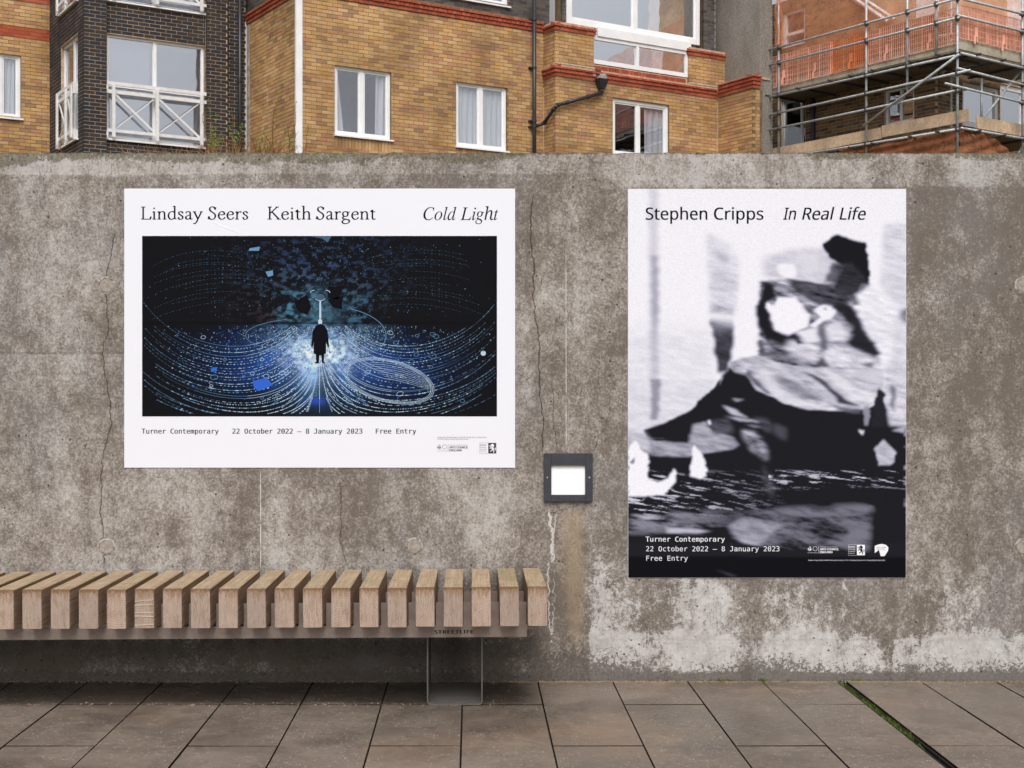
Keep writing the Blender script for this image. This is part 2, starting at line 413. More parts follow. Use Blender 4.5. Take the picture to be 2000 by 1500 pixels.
# ------------------------------------------------------------ paving
def slab_mat():
    n = NT('paving_slab', .5, .5); p = n.pos()
    rv = n.n('ShaderNodeObjectInfo', 'Random')
    a = n.noise(p, 2.2, 6, .65); f = n.noise(p, 120, 4, .75); g = n.noise(p, 28, 5, .7)
    vo = n.t.nodes.new('ShaderNodeTexVoronoi'); vo.inputs['Scale'].default_value = 95; n.set(vo.inputs['Vector'], p)
    vc = n.n('ShaderNodeSeparateColor', 0, None, Color=vo.outputs['Color'])
    vd = vo.outputs['Distance']
    spk = n.m('MULTIPLY', n.m('GREATER_THAN', vc, n.step(n.noise(p, 3.3, 3, .6), .4, .6, .93, .74)), n.step(vd, .34, .20))
    v2 = n.t.nodes.new('ShaderNodeTexVoronoi'); v2.inputs['Scale'].default_value = 60; n.set(v2.inputs['Vector'], n.scale(p, 1, 1, 1, (3, 7, 2)))
    dk = n.m('MULTIPLY', n.m('GREATER_THAN', n.n('ShaderNodeSeparateColor', 0, None, Color=v2.outputs['Color']), .82), n.step(v2.outputs['Distance'], .28, .15))
    c = n.mix(n.step(n.m('ADD', n.m('MULTIPLY', a, .6), n.m('MULTIPLY', g, .4)), .36, .62), (.105, .079, .060), (.212, .165, .128))
    c = n.mix(n.step(f, .35, .7, .0, .35), c, (.30, .265, .23))
    c = n.mix(n.m('MULTIPLY', rv, .38), c, (.135, .115, .10)); c = n.mix(n.step(n.noise(n.scale(p, 1, 1, 1, (5, 2, 1)), 1.7, 4, .6), .5, .72, 0, .45), c, (.25, .165, .11)); c = n.mix(n.step(n.noise(n.scale(p, 1, 1, 1, (9, 4, 1)), 2.6, 5, .65), .52, .66, 0, .40), c, (.085, .070, .058))
    # damp strip with the bench's shade painted in, next to the wall
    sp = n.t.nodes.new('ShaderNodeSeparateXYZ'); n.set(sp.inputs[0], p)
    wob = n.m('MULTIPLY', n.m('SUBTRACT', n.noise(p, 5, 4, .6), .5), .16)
    damp_shade = n.m('MULTIPLY', n.step(n.m('ADD', sp.outputs[1], wob), 5.06, 5.20), n.step(n.m('ADD', sp.outputs[0], wob), .30, .16))
    c = n.mix(n.m('MULTIPLY', damp_shade, .88), c, (.024, .018, .015))
    sand = n.m('MULTIPLY', n.step(n.m('ADD', sp.outputs[1], n.m('MULTIPLY', n.m('SUBTRACT', n.noise(p, 14, 5, .8), .5), .12)), 5.50, 5.54), .55)
    c = n.mix(sand, c, (.34, .22, .11))
    c = n.mix(n.m('MULTIPLY', spk, .6), c, (.62, .58, .52)); c = n.mix(n.m('MULTIPLY', dk, .6), c, (.05, .04, .035))
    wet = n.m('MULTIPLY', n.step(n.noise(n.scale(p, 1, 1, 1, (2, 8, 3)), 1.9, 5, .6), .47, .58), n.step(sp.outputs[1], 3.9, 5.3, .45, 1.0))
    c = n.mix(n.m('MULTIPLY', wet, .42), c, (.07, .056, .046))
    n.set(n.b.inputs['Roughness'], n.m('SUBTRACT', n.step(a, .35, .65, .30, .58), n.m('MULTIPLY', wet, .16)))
    n.bump(n.m('ADD', n.m('MULTIPLY', f, .6), n.m('MULTIPLY', g, .5)), .0022, .8)
    return n.col(c)
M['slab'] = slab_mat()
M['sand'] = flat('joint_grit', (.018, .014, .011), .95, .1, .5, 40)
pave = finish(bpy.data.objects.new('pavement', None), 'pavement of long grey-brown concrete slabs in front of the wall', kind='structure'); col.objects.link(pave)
colx = [.2665 + .3012 * i for i in range(-13, 5)]      # joints left of the drain
spans = list(zip(colx, colx[1:]))
spans += [(1.507, 1.806), (1.809, 2.108), (2.111, 2.41), (2.413, 2.715), (2.717, 3.02), (3.02, 3.32), (3.32, 3.62)]
cache = {}
for i, (xa, xb) in enumerate(spans):
    par = (i + 13 + 1) % 2
    left = xb < .3
    if left: ys_ = [5.545, 5.13, 4.53, 3.93, 3.33] if i % 2 == 1 else [5.545, 5.13, 4.23, 3.33]
    else: ys_ = [5.545, 5.43, 4.53, 3.63, 3.33] if i % 2 == 1 else [5.545, 5.13, 4.23, 3.33]
    if not left and i % 2 == 1: ys_ = [5.545, 4.53, 3.63, 3.33]
    for ya, yb in zip(ys_, ys_[1:]):
        w, L = xb - xa - .0048, ya - yb - .006
        k = (round(w, 4), round(L, 3))
        if k not in cache:
            mb = MB(); e = .0007; t = .05
            mb.add([(-w / 2, -L / 2, -t), (w / 2, -L / 2, -t), (w / 2, L / 2, -t), (-w / 2, L / 2, -t), (-w / 2, -L / 2, -e), (w / 2, -L / 2, -e), (w / 2, L / 2, -e), (-w / 2, L / 2, -e),
                    (-w / 2 + e, -L / 2 + e, 0), (w / 2 - e, -L / 2 + e, 0), (w / 2 - e, L / 2 - e, 0), (-w / 2 + e, L / 2 - e, 0)],
                   [(0, 1, 5, 4), (1, 2, 6, 5), (2, 3, 7, 6), (3, 0, 4, 7), (4, 5, 9, 8), (5, 6, 10, 9), (6, 7, 11, 10), (7, 4, 8, 11), (8, 9, 10, 11)])
            mb.m = [1] * 8 + [0]
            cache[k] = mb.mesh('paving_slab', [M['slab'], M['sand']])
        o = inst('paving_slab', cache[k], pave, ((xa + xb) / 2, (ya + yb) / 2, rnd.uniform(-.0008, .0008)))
        o.rotation_euler = (rnd.uniform(-.002, .002), rnd.uniform(-.004, .004), 0)
# open pavement beyond the laid slabs and sand in the joints
M['sand'] = flat('joint_grit', (.018, .014, .011), .95, .1, .5, 40)
mb = MB(); mb.add([(-3.8, 3.2, -.0065), (1.476, 3.2, -.0065), (1.476, WALL, -.0065), (-3.8, WALL, -.0065), (1.502, 3.2, -.0065), (3.8, 3.2, -.0065), (3.8, WALL, -.0065), (1.502, WALL, -.0065), (1.476, 3.2, -.024), (1.502, 3.2, -.024), (1.502, WALL, -.024), (1.476, WALL, -.024)], [(0, 1, 2, 3), (4, 5, 6, 7), (8, 9, 10, 11)])
mb.build('joint_sand', M['sand'], pave)
mb = MB()
for a in ((-14, -3.655, -6, WALL), (3.625, 14, -6, WALL), (-3.655, 3.625, -6, 3.328)): mb.box(a[0], a[1], a[2], a[3], -.045, -.003)
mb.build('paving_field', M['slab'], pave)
# slot drain between two slab columns
M['iron'] = flat('drain_iron', (.03, .028, .026), .6, .4, .4, 30, .3)
dr = empty('slot_drain', (1.489, 4.45, 0), 'narrow dark slot drain with moss running between the paving slabs', 'drain')
mb = MB(); mb.box(1.4765, 1.4795, 3.33, 5.54, -.02, -.004); mb.box(1.4985, 1.5015, 3.33, 5.54, -.02, -.004); mb.build('edge_rail', M['iron'], dr)
mb = MB(); mb.box(1.4795, 1.4985, 3.33, 5.54, -.0215, -.016); mb.build('channel', M['sand'], dr)
def moss_mat():
    n = NT('moss', .95, .1); a = n.noise(n.pos(), 60, 3, .6)
    return n.col(n.mix(n.step(a, .35, .65), (.03, .05, .008), (.13, .20, .03)))
M['moss'] = moss_mat()
mb = MB()
for i in range(1500):
    y = rnd.choice([rnd.gauss(5.12, .10), rnd.gauss(4.86, .06), rnd.gauss(5.42, .05), rnd.gauss(5.0, .18), rnd.gauss(4.72, .04)])
    x = 1.4885 + rnd.gauss(0, .0075); h = rnd.uniform(.004, .014)
    if y > 5.54: continue
    a = rnd.uniform(0, 6.28); r = rnd.uniform(.002, .005)
    mb.add([(x + r * math.cos(a), y + r * math.sin(a), -.017), (x - r * math.cos(a), y - r * math.sin(a), -.017), (x + rnd.gauss(0, .004), y + rnd.gauss(0, .004), -.012 + h)], [(0, 1, 2)])
for i in range(160):
    x = rnd.choice([rnd.gauss(1.02, .03), rnd.gauss(1.17, .01), rnd.gauss(1.53, .05), rnd.uniform(.2, 2.4)]); y = 5.548 - abs(rnd.gauss(0, .003)); h = rnd.uniform(.004, .016); a = rnd.uniform(-.004, .004)
    mb.add([(x, y - .001, -.002), (x + .003, y - .001, -.002), (x + a, y - .004, h)], [(0, 1, 2)])
finish(mb.build('moss', M['moss']), 'bright green moss in the slot drain and wall foot', 'moss', kind='stuff')
# sandy grit and chips along the foot of the wall
mb = MB()
for i in range(1500):
    x = rnd.uniform(-2.6, 3); y = 5.545 - abs(rnd.gauss(0, .018)) if rnd.random() < .75 else 5.13 + rnd.gauss(0, .012)
    if y < 5.3 and x > .1: continue
    r = rnd.uniform(.0012, .0035); z = .0005
    mb.add([(x - r, y - r, z), (x + r, y - r * .6, z), (x + r * .4, y + r, z), (x, y, z + r * 1.1)], [(0, 1, 3), (1, 2, 3), (2, 0, 3)])
finish(mb.build('grit', flat('sandy_grit', (.38, .26, .15), .95, .1, .4, 90)), 'sandy grit gathered along the foot of the wall', 'grit', kind='stuff')

# ------------------------------------------------------------ concrete wall
def wall_mat():
    n = NT('old_concrete', .86, .22); p = n.obj()
    tone = n.attr('tone'); white = n.attr('white'); brown = n.attr('brown'); dark = n.attr('dark'); moss = n.attr('moss'); crack = n.attr('crack'); cw = n.attr('crackw'); drip = n.attr('drip'); dw = n.attr('dripw')
    big = n.noise(n.scale(p, 1, 1, .7), 7, 10, .74, .15)
    med = n.noise(n.scale(p, 1, 1, .8), 30, 8, .78, .2)
    fin = n.noise(p, 130, 4, .8); flk = n.noise(p, 70, 6, .75, .8)
    k = n.m('ADD', n.m('ADD', n.m('MULTIPLY', n.m('SUBTRACT', big, .5), 1.25), n.m('ADD', n.m('MULTIPLY', n.m('SUBTRACT', med, .5), 1.5), n.m('MULTIPLY', n.m('SUBTRACT', fin, .5), 2.0))), tone)
    c = n.mix(n.step(k, .20, .80), (.150, .124, .102), (.330, .296, .265))
    c = n.mix(n.step(k, .62, 1.08), c, (.47, .45, .43))
    c = n.mix(n.m('MULTIPLY', n.step(flk, .60, .74), .45), c, (.46, .44, .415)); c = n.mix(n.m('MULTIPLY', n.step(n.noise(n.scale(p, 1, 1, .8, (7, 7, 7)), 80, 5, .75), .60, .76), .60), c, (.115, .092, .074))
    # bluish grey clean patches
    gz = n.noise(n.scale(p, 1, 1, .6, (4, 0, 9)), 2.6, 6, .65)
    c = n.mix(n.step(gz, .48, .68, 0, .45), c, n.mix(n.step(k, .2, .9), (.19, .18, .18), (.40, .39, .385)))
    # pale lime bloom, speckled at its edge
    wm = n.step(n.m('ADD', white, n.m('MULTIPLY', n.m('SUBTRACT', n.m('ADD', n.m('MULTIPLY', flk, .6), n.m('MULTIPLY', med, .4)), .5), 2.3)), .42, .66)
    c = n.mix(n.m('MULTIPLY', wm, .86), c, n.mix(n.step(med, .3, .7), (.40, .38, .36), (.62, .605, .59)))
    c = n.mix(n.m('MULTIPLY', n.step(n.m('ADD', brown, n.m('MULTIPLY', n.m('SUBTRACT', med, .5), 1.9)), .25, 1.1), .62), c, (.33, .25, .17))
    dm = n.step(n.m('ADD', dark, n.m('MULTIPLY', n.m('SUBTRACT', flk, .5), 3.4)), .50, .62)
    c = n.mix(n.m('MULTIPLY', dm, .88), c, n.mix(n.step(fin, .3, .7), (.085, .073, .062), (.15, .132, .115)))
    mm = n.step(n.m('ADD', moss, n.m('MULTIPLY', n.m('SUBTRACT', flk, .5), 2.2)), .48, .66)
    c = n.mix(n.m('MULTIPLY', mm, .8), c, n.mix(n.step(fin, .35, .65), (.075, .066, .045), (.20, .185, .12)))
    # vertical scratches, fine map cracking, air holes
    scr = n.noise(n.scale(p, 26, 1, 2.6), 2.2, 4, .6)
    sm = n.m('MULTIPLY', n.step(n.m('ABSOLUTE', n.m('SUBTRACT', scr, .5)), .010, .003), n.step(n.noise(n.scale(p, 5, 1, 3, (3, 1, 8)), 1.6, 2, .5), .54, .62))
    c = n.mix(n.m('MULTIPLY', sm, .75), c, (.10, .08, .062))
    wp = n.t.nodes.new('ShaderNodeVectorMath'); wp.operation = 'ADD'; n.set(wp.inputs[0], p)
    n.set(wp.inputs[1], n.scale(n.n('ShaderNodeTexNoise', 1, None, Vector=p, Scale=16.0, Detail=3.0), .09, .09, .09))
    vo = n.n('ShaderNodeTexVoronoi', 'Distance', {'feature': 'DISTANCE_TO_EDGE'}, Vector=wp.outputs[0], Scale=15.0)
    cm = n.m('MULTIPLY', n.step(vo, .035, .006), n.step(n.noise(p, 3.1, 3, .6), .46, .62))
    c = n.mix(n.m('MULTIPLY', cm, .48), c, (.11, .09, .07))
    v1 = n.t.nodes.new('ShaderNodeTexVoronoi'); v1.inputs['Scale'].default_value = 34; n.set(v1.inputs['Vector'], p)
    hole = n.m('MULTIPLY', n.m('GREATER_THAN', n.n('ShaderNodeSeparateColor', 0, None, Color=v1.outputs['Color']), .88), n.step(v1.outputs['Distance'], .17, .09))
    v3 = n.t.nodes.new('ShaderNodeTexVoronoi'); v3.inputs['Scale'].default_value = 85; n.set(v3.inputs['Vector'], p)
    hole2 = n.m('MULTIPLY', n.m('GREATER_THAN', n.n('ShaderNodeSeparateColor', 0, None, Color=v3.outputs['Color']), .88), n.step(v3.outputs['Distance'], .26, .14))
    hole = n.m('MAXIMUM', hole, n.m('MULTIPLY', hole2, .7))
    c = n.mix(n.m('MULTIPLY', hole, .85), c, (.035, .028, .024))
    wob = n.m('ADD', n.m('MULTIPLY', n.m('SUBTRACT', n.noise(n.scale(p, .5, 1, 1), 9, 5, .7), .5), .05), n.m('MULTIPLY', n.m('SUBTRACT', n.noise(p, 55, 3, .7), .5), .012))
    cd_ = n.m('ABSOLUTE', n.m('ADD', crack, wob))
    halo = n.m('MULTIPLY', n.step(cd_, .045, .003), n.m('MULTIPLY', cw, 110, 0, True))
    c = n.mix(n.m('MULTIPLY', halo, .55), c, (.145, .105, .07))
    ck = n.m('LESS_THAN', cd_, cw)
    c = n.mix(n.m('MULTIPLY', ck, .85), c, (.05, .038, .028))
    wob2 = n.m('MULTIPLY', n.m('SUBTRACT', n.noise(n.scale(p, .3, 1, 1), 30, 4, .7), .5), n.attr('dripj'))
    dd = n.m('ABSOLUTE', n.m('ADD', drip, wob2))
    dk = n.m('MULTIPLY', n.m('LESS_THAN', dd, dw), n.step(n.noise(n.scale(p, 1, 1, .5), 26, 4, .7), .36, .50))
    c = n.mix(n.m('MULTIPLY', dk, .8), c, (.64, .61, .58))
    h = n.m('ADD', n.m('MULTIPLY', med, .45), n.m('ADD', n.m('MULTIPLY', fin, .35), n.m('MULTIPLY', big, .8)))
    h = n.m('SUBTRACT', h, n.m('MULTIPLY', n.m('MAXIMUM', hole, ck), .9))
    h = n.m('ADD', h, n.m('ADD', n.m('MULTIPLY', wm, .12), n.m('MULTIPLY', dk, .3)))
    h = n.m('ADD', h, n.m('MULTIPLY', n.attr('stepn'), 1.0))
    n.bump(h, .0045, .85)
    return n.col(c)
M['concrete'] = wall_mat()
wallo = empty('concrete_wall', (.3, WALL, 0), 'long weathered grey concrete wall, cracked and stained, carrying the posters', 'wall')
WX0, WX1, TOP = -3.6, 4.0, EYE + (CY - 298) / F * WALL
S = F / WALL
xs = np.arange(WX0, WX1 + .001, .010); zs = np.linspace(-.03, TOP, 216)
X, Z = np.meshgrid(xs, zs); PX = CX + X * S; PY = CY - (Z - EYE) * S
u = fbm(X * 1.6, Z * 1.2, 3, 5); v_ = fbm(X * 5, Z * 3.2, 11, 4); st = fbm(X * 9, Z * .9, 23, 4)
jig = (fbm(X * 6, Z * 6, 31, 4) - .5)
tone = .45 + (u - .5) * .42 + (v_ - .5) * .42 + (st - .5) * .52
tone += .26 * sst(PY + jig * 8, 345, 338) * sst(PX, 470, 380) + .24 * sst(PY, 366, 362) * sst(PX, 1150, 1250) * (.5 + v_) + .20 * sst(PY, 341, 337) * (PX > 400) * (PX < 1150)
tone += .08 * sst(PY + jig * 10, 688, 694) * sst(PX, 400, 240) - .09 * sst(PY + jig * 60, 620, 690) * sst(PY, 692, 689) * (PX < 245)
tone -= .10 * sst(PX, 1770, 1790) * sst(PX + jig * 40, 1975, 1940) * sst(PY, 360, 364) * sst(PY + jig * 50, 1130, 1060)
tone -= .12 * np.exp(-((PX - 1880) / 60) ** 2 - ((PY - 890) / 110) ** 2) - .10 * np.exp(-((PX - 960) / 80) ** 2 - ((PY - 960) / 60) ** 2)
tone += .12 * sst(PY, 1066, 1070) * sst(PX, 900, 700) * sst(PY, 1130, 1110) + .18 * np.exp(-((PX - 320) / 60) ** 2 - ((PY - 975) / 35) ** 2)
tone += .10 * np.exp(-((PX - 1100) / 60) ** 2 - ((PY - 560) / 200) ** 2) + .07 * (PX > 1150) * sst(PY, 1000, 1140)
tone -= .40 * sst(PY + jig * 60, 1240, 1262) * sst(PY + jig * 60, 1330, 1290) * sst(PX, 1050, 960)  # bench shade, along with damp, painted into the tone below the seat
white = .06 + (st - .5) * 1.0 * sst(PY, 950, 1150) + .40 * sst(PY + jig * 200, 980, 1200) * sst(PX + jig * 60, 1110, 1180) + .30 * sst(PY + jig * 60, 1225, 1258) * (PX > 1150) + .30 * (v_ - .5) * (PY > 1000) - .30 * np.exp(-((PX - 1965) / 45) ** 2 - ((PY - 1190) / 55) ** 2)
white += .22 * np.exp(-((PX - 1165) / 30) ** 2 - ((PY - 1080) / 180) ** 2) + .25 * np.exp(-((PX - 1180) / 40) ** 2 - ((PY - 860) / 90) ** 2)
white += .10 * sst(PX, 1780, 1800) * sst(PY, 320, 420) * sst(PY, 520, 420) + .12 * (v_ - .5)
white += .14 * np.exp(-((PX - 1990) / 30) ** 2) * sst(PY, 900, 700)
white -= .25 * (PY > 1100) * sst(PX, 1080, 1010)
white += .22 * sst(PX, 980, 1040) * sst(PX, 1110, 1060) * sst(PY, 1275, 1290)
brown = .85 * np.exp(-((PX - 1125) / 20) ** 2) * sst(PY, 985, 1000) * sst(PY, 1340, 1200) + .5 * np.exp(-((PX - 1105) / 30) ** 2) * sst(PY, 990, 1005) * sst(PY, 1260, 1100)
brown += .35 * np.exp(-((PX - 192 + 8 * np.sin(PY / 60)) / 26) ** 2) * sst(PY, 780, 900) * sst(PY, 1120, 1050) + .30 * np.exp(-((PX - 1052) / 22) ** 2) * sst(PY, 480, 640) * sst(PY, 900, 840)
brown += .16 * sst(PX, 1770, 1800) * sst(PY, 370, 420) + .10 * (u - .3)
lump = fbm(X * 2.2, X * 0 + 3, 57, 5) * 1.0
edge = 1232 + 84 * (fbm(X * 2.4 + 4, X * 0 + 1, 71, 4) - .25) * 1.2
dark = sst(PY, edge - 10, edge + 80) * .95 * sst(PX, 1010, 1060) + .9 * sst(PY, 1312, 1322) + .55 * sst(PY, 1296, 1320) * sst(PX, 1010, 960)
dark += .62 * sst(PX + jig * 80, 1058, 1030) * sst(PY, 1238, 1250) * sst(PY + jig * 70, 1296, 1262)  # damp streaks below the beam, darkened further to paint in the bench's shade
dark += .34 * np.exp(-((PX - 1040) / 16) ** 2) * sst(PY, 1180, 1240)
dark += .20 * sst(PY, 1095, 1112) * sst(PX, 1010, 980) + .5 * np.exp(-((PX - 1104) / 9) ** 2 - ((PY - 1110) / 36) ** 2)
dark += .9 * sst(PY + jig * 4, 303, 299.5)
mossf = fbm(X * 3.5, Z * 0 + 9, 91, 5)
moss = .80 * sst(PY - (mossf - .42) * 70, 316, 299) + .45 * np.exp(-((PX - 1100) / 110) ** 2) * sst(PY - (mossf - .4) * 110, 352, 306)
moss -= .25 * (mossf < .38)
# cracks: nearest centre line as a signed distance that folds half way between neighbours
def line(pts):
    p = np.array(pts, float); return lambda py: np.interp(py, p[:, 0], p[:, 1])
CR = [(line([(298, 222), (450, 222), (520, 212), (560, 204), (640, 212), (690, 200), (740, 206), (790, 214), (830, 216), (900, 200), (1000, 198), (1110, 206)]), .0021, 440, 1110),
      (line([(298, 660), (930, 660), (975, 668), (1060, 664), (1075, 668), (1112, 684)]), .0016, 925, 1112),
      (line([(298, 1041), (380, 1043), (400, 1038), (480, 1036), (530, 1045), (580, 1042), (640, 1050), (700, 1054), (760, 1055), (830, 1060), (1400, 1060)]), .0027, 370, 890),
      (line([(298, 1082), (740, 1078), (800, 1080), (880, 1088), (1400, 1090)]), .0014, 740, 880),
      (line([(298, 1192), (800, 1192), (860, 1168), (890, 1150), (1400, 1150)]), .0012, 760, 900),
      (line([(298, 1262), (1190, 1254), (1240, 1262), (1330, 1264)]), .0010, 1180, 1270),
      (line([(298, 1466), (1330, 1472)]), .0010, 1205, 1275),
      (line([(298, 1812), (364, 1812), (1330, 1830)]), .0012, 298, 364)]
def fold(CR, width):
    xc = [c[0](PY) for c in CR]; d = np.full(X.shape, 9.0); w = np.zeros(X.shape)
    bnd = [np.full(X.shape, -1e6)] + [(a + b) / 2 for a, b in zip(xc, xc[1:])] + [np.full(X.shape, 1e6)]
    for i, c in enumerate(CR):
        m = (PX >= bnd[i]) & (PX < bnd[i + 1])
        d[m] = ((PX - xc[i]) / S * (1 if i % 2 == 0 else -1))[m]
        w[m] = (c[1] * sst(PY, c[2] - 5, c[2] + 30) * sst(PY, c[3] + 5, c[3] - 20))[m]
    return d, w
crack, crackw = fold(CR, 0); crackw -= 1e-4
DR = [(line([(298, 509), (1400, 509)]), .0022, 913, 1112), (line([(298, 1076), (985, 1073), (1050, 1078), (1110, 1071), (1190, 1072), (1300, 1080), (1400, 1080)]), .0055, 983, 1290),
      (line([(298, 1087), (985, 1085), (1100, 1082), (1150, 1083), (1230, 1080), (1400, 1078)]), .0022, 990, 1310),
      (line([(298, 1105), (1400, 1107)]), .0016, 480, 875)]
drip, dripw = fold(DR, 0)
dripw *= np.where(PX < 800, 1.0, np.where(PY > 1110, .45, 1.0))
dripj = np.where((PX < 800) | (PX > 1096), .002, .045)
stepn = .45 * sst(PY, 337.5, 342) * sst(PX, 520, 380) - .6 * sst(PY, 688, 693) * (PX < 500) + .3 * sst(PY, 363, 366) * (PX > 1200) - .25 * sst(PY, 1249, 1252) * (PX > 1160) + .5 * sst(PX, 1103, 1107)
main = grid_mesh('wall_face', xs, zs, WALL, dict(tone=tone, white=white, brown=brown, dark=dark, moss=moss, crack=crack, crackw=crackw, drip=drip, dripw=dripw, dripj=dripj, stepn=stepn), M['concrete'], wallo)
# chip the arris a little
me = main.data; co = np.zeros(len(me.vertices) * 3, np.float32); me.vertices.foreach_get('co', co); co = co.reshape(-1, 3)
t_ = co[:, 2] > TOP - .004
co[t_, 2] -= (np.abs(fbm(co[t_, 0] * 14, co[t_, 0] * 0, 44, 4) - .5) * .014).astype(np.float32)
me.vertices.foreach_set('co', co.ravel()); me.update()
mb = MB(); mb.box(WX0, WX1, WALL + .001, WALL + .29, -.05, TOP - .010); mb.build('core', M['concrete'], wallo)
n_ = NT('plug_mortar', .9, .2); p_ = n_.pos(); f_ = n_.noise(p_, 60, 5, .7); n_.bump(f_, .003, .8)
M['plug'] = n_.col(n_.mix(n_.step(f_, .3, .7), (.24, .20, .17), (.40, .36, .32)))
n_ = NT('plug_rim', .9, .2); f_ = n_.noise(n_.pos(), 90, 4, .7); n_.bump(f_, .004, 1)
M['rim'] = n_.col(n_.mix(n_.step(f_, .35, .6), (.16, .125, .10), (.46, .42, .38)))
for px, py in ((208, 557), (208, 1068), (809, 1067), (1999, 556), (1999, 1068), (-390, 557), (-390, 1068)):
    x, z = (px - CX) / S, EYE + (CY - py) / S
    mb = MB(); N = 40; r0, r1 = .0285, .036
    vs = [(x + (r0 if k == 0 else r1 * (1 + rnd.uniform(-.07, .07))) * math.cos(2 * math.pi * i / N), WALL - (.0028 if k == 0 else .0004), z + (r0 if k == 0 else r1) * math.sin(2 * math.pi * i / N)) for k in (0, 1) for i in range(N)]
    mb.add(vs, [(i, (i + 1) % N, N + (i + 1) % N, N + i)[::-1] for i in range(N)])
    a = mb.build('tie_hole_rim', M['rim'], wallo)
    mb = MB(); mb.add([(x + r0 * .95 * math.cos(2 * math.pi * i / N), WALL - .0016, z + r0 * .95 * math.sin(2 * math.pi * i / N)) for i in range(N)], [tuple(range(N))[::-1]]); mb.build('tie_hole_plug', M['plug'], wallo)
# flaked lime crust under the lamp
mb = MB()
for (ax, ay, bx, by) in ((1068, 986, 1078, 1002), (1078, 1000, 1092, 995), (1092, 995, 1120, 988), (1120, 988, 1138, 984), (1138, 992, 1150, 984)):
    for k in range(26):
        t = rnd.random(); x = (ax + (bx - ax) * t - CX + rnd.gauss(0, 1.2)) / S; z = EYE + (CY - (ay + (by - ay) * t) + rnd.gauss(0, 1.0)) / S; r = rnd.uniform(.0012, .0035)
        mb.add([(x - r, WALL - .0005, z - r * .5), (x + r, WALL - .0005, z - r * .3), (x, WALL - .0005, z + r * .8), (x, WALL - .004, z)], [(0, 1, 3), (1, 2, 3), (2, 0, 3)])
mb.build('lime_crust', flat('lime_crust', (.5, .43, .36), .9, .1, .4, 60), wallo)

# ------------------------------------------------------------ wall light
lx, lz = (1109.5 - CX) / S, EYE + (CY - 932) / S
W2, H2 = 95 / S / 2, 94 / S / 2
M['lampframe'] = flat('dark_lamp_frame', (.040, .043, .052), .5, .4, .2, 30)
M['opal'] = flat('opal_glass', (.95, .96, .96), .25, .5, .02, 3)
lt = empty('wall_light', (lx, WALL, lz - H2), 'square recessed wall light with dark grey frame and white lens', 'light')
mb = MB(); iw, it, ib = 33 / S, 23 / S, 34 / S
y0, y1 = WALL - .016, WALL + .0
mb.box(lx - W2, lx - iw, y0, y1, lz - H2, lz + H2); mb.box(lx + iw, lx + W2, y0, y1, lz - H2, lz + H2)
mb.box(lx - iw, lx + iw, y0, y1, lz - H2, lz - ib); mb.box(lx - iw, lx + iw, y0, y1, lz + it, lz + H2)
mb.build('frame', M['lampframe'], lt, bevel=.0012)
mb = MB(); mb.box(lx - iw - .001, lx + iw + .001, WALL - .005, WALL - .001, lz - ib - .001, lz + it + .001); mb.build('lens', M['opal'], lt)
for s_ in (-1, 1):
    mb = MB(); mb.tube((lx + s_ * 41 / S, y0 - .0015, lz + 0 / S), (lx + s_ * 41 / S, y0 + .002, lz), .0032, 10); mb.build('screw', M['steel'], lt)

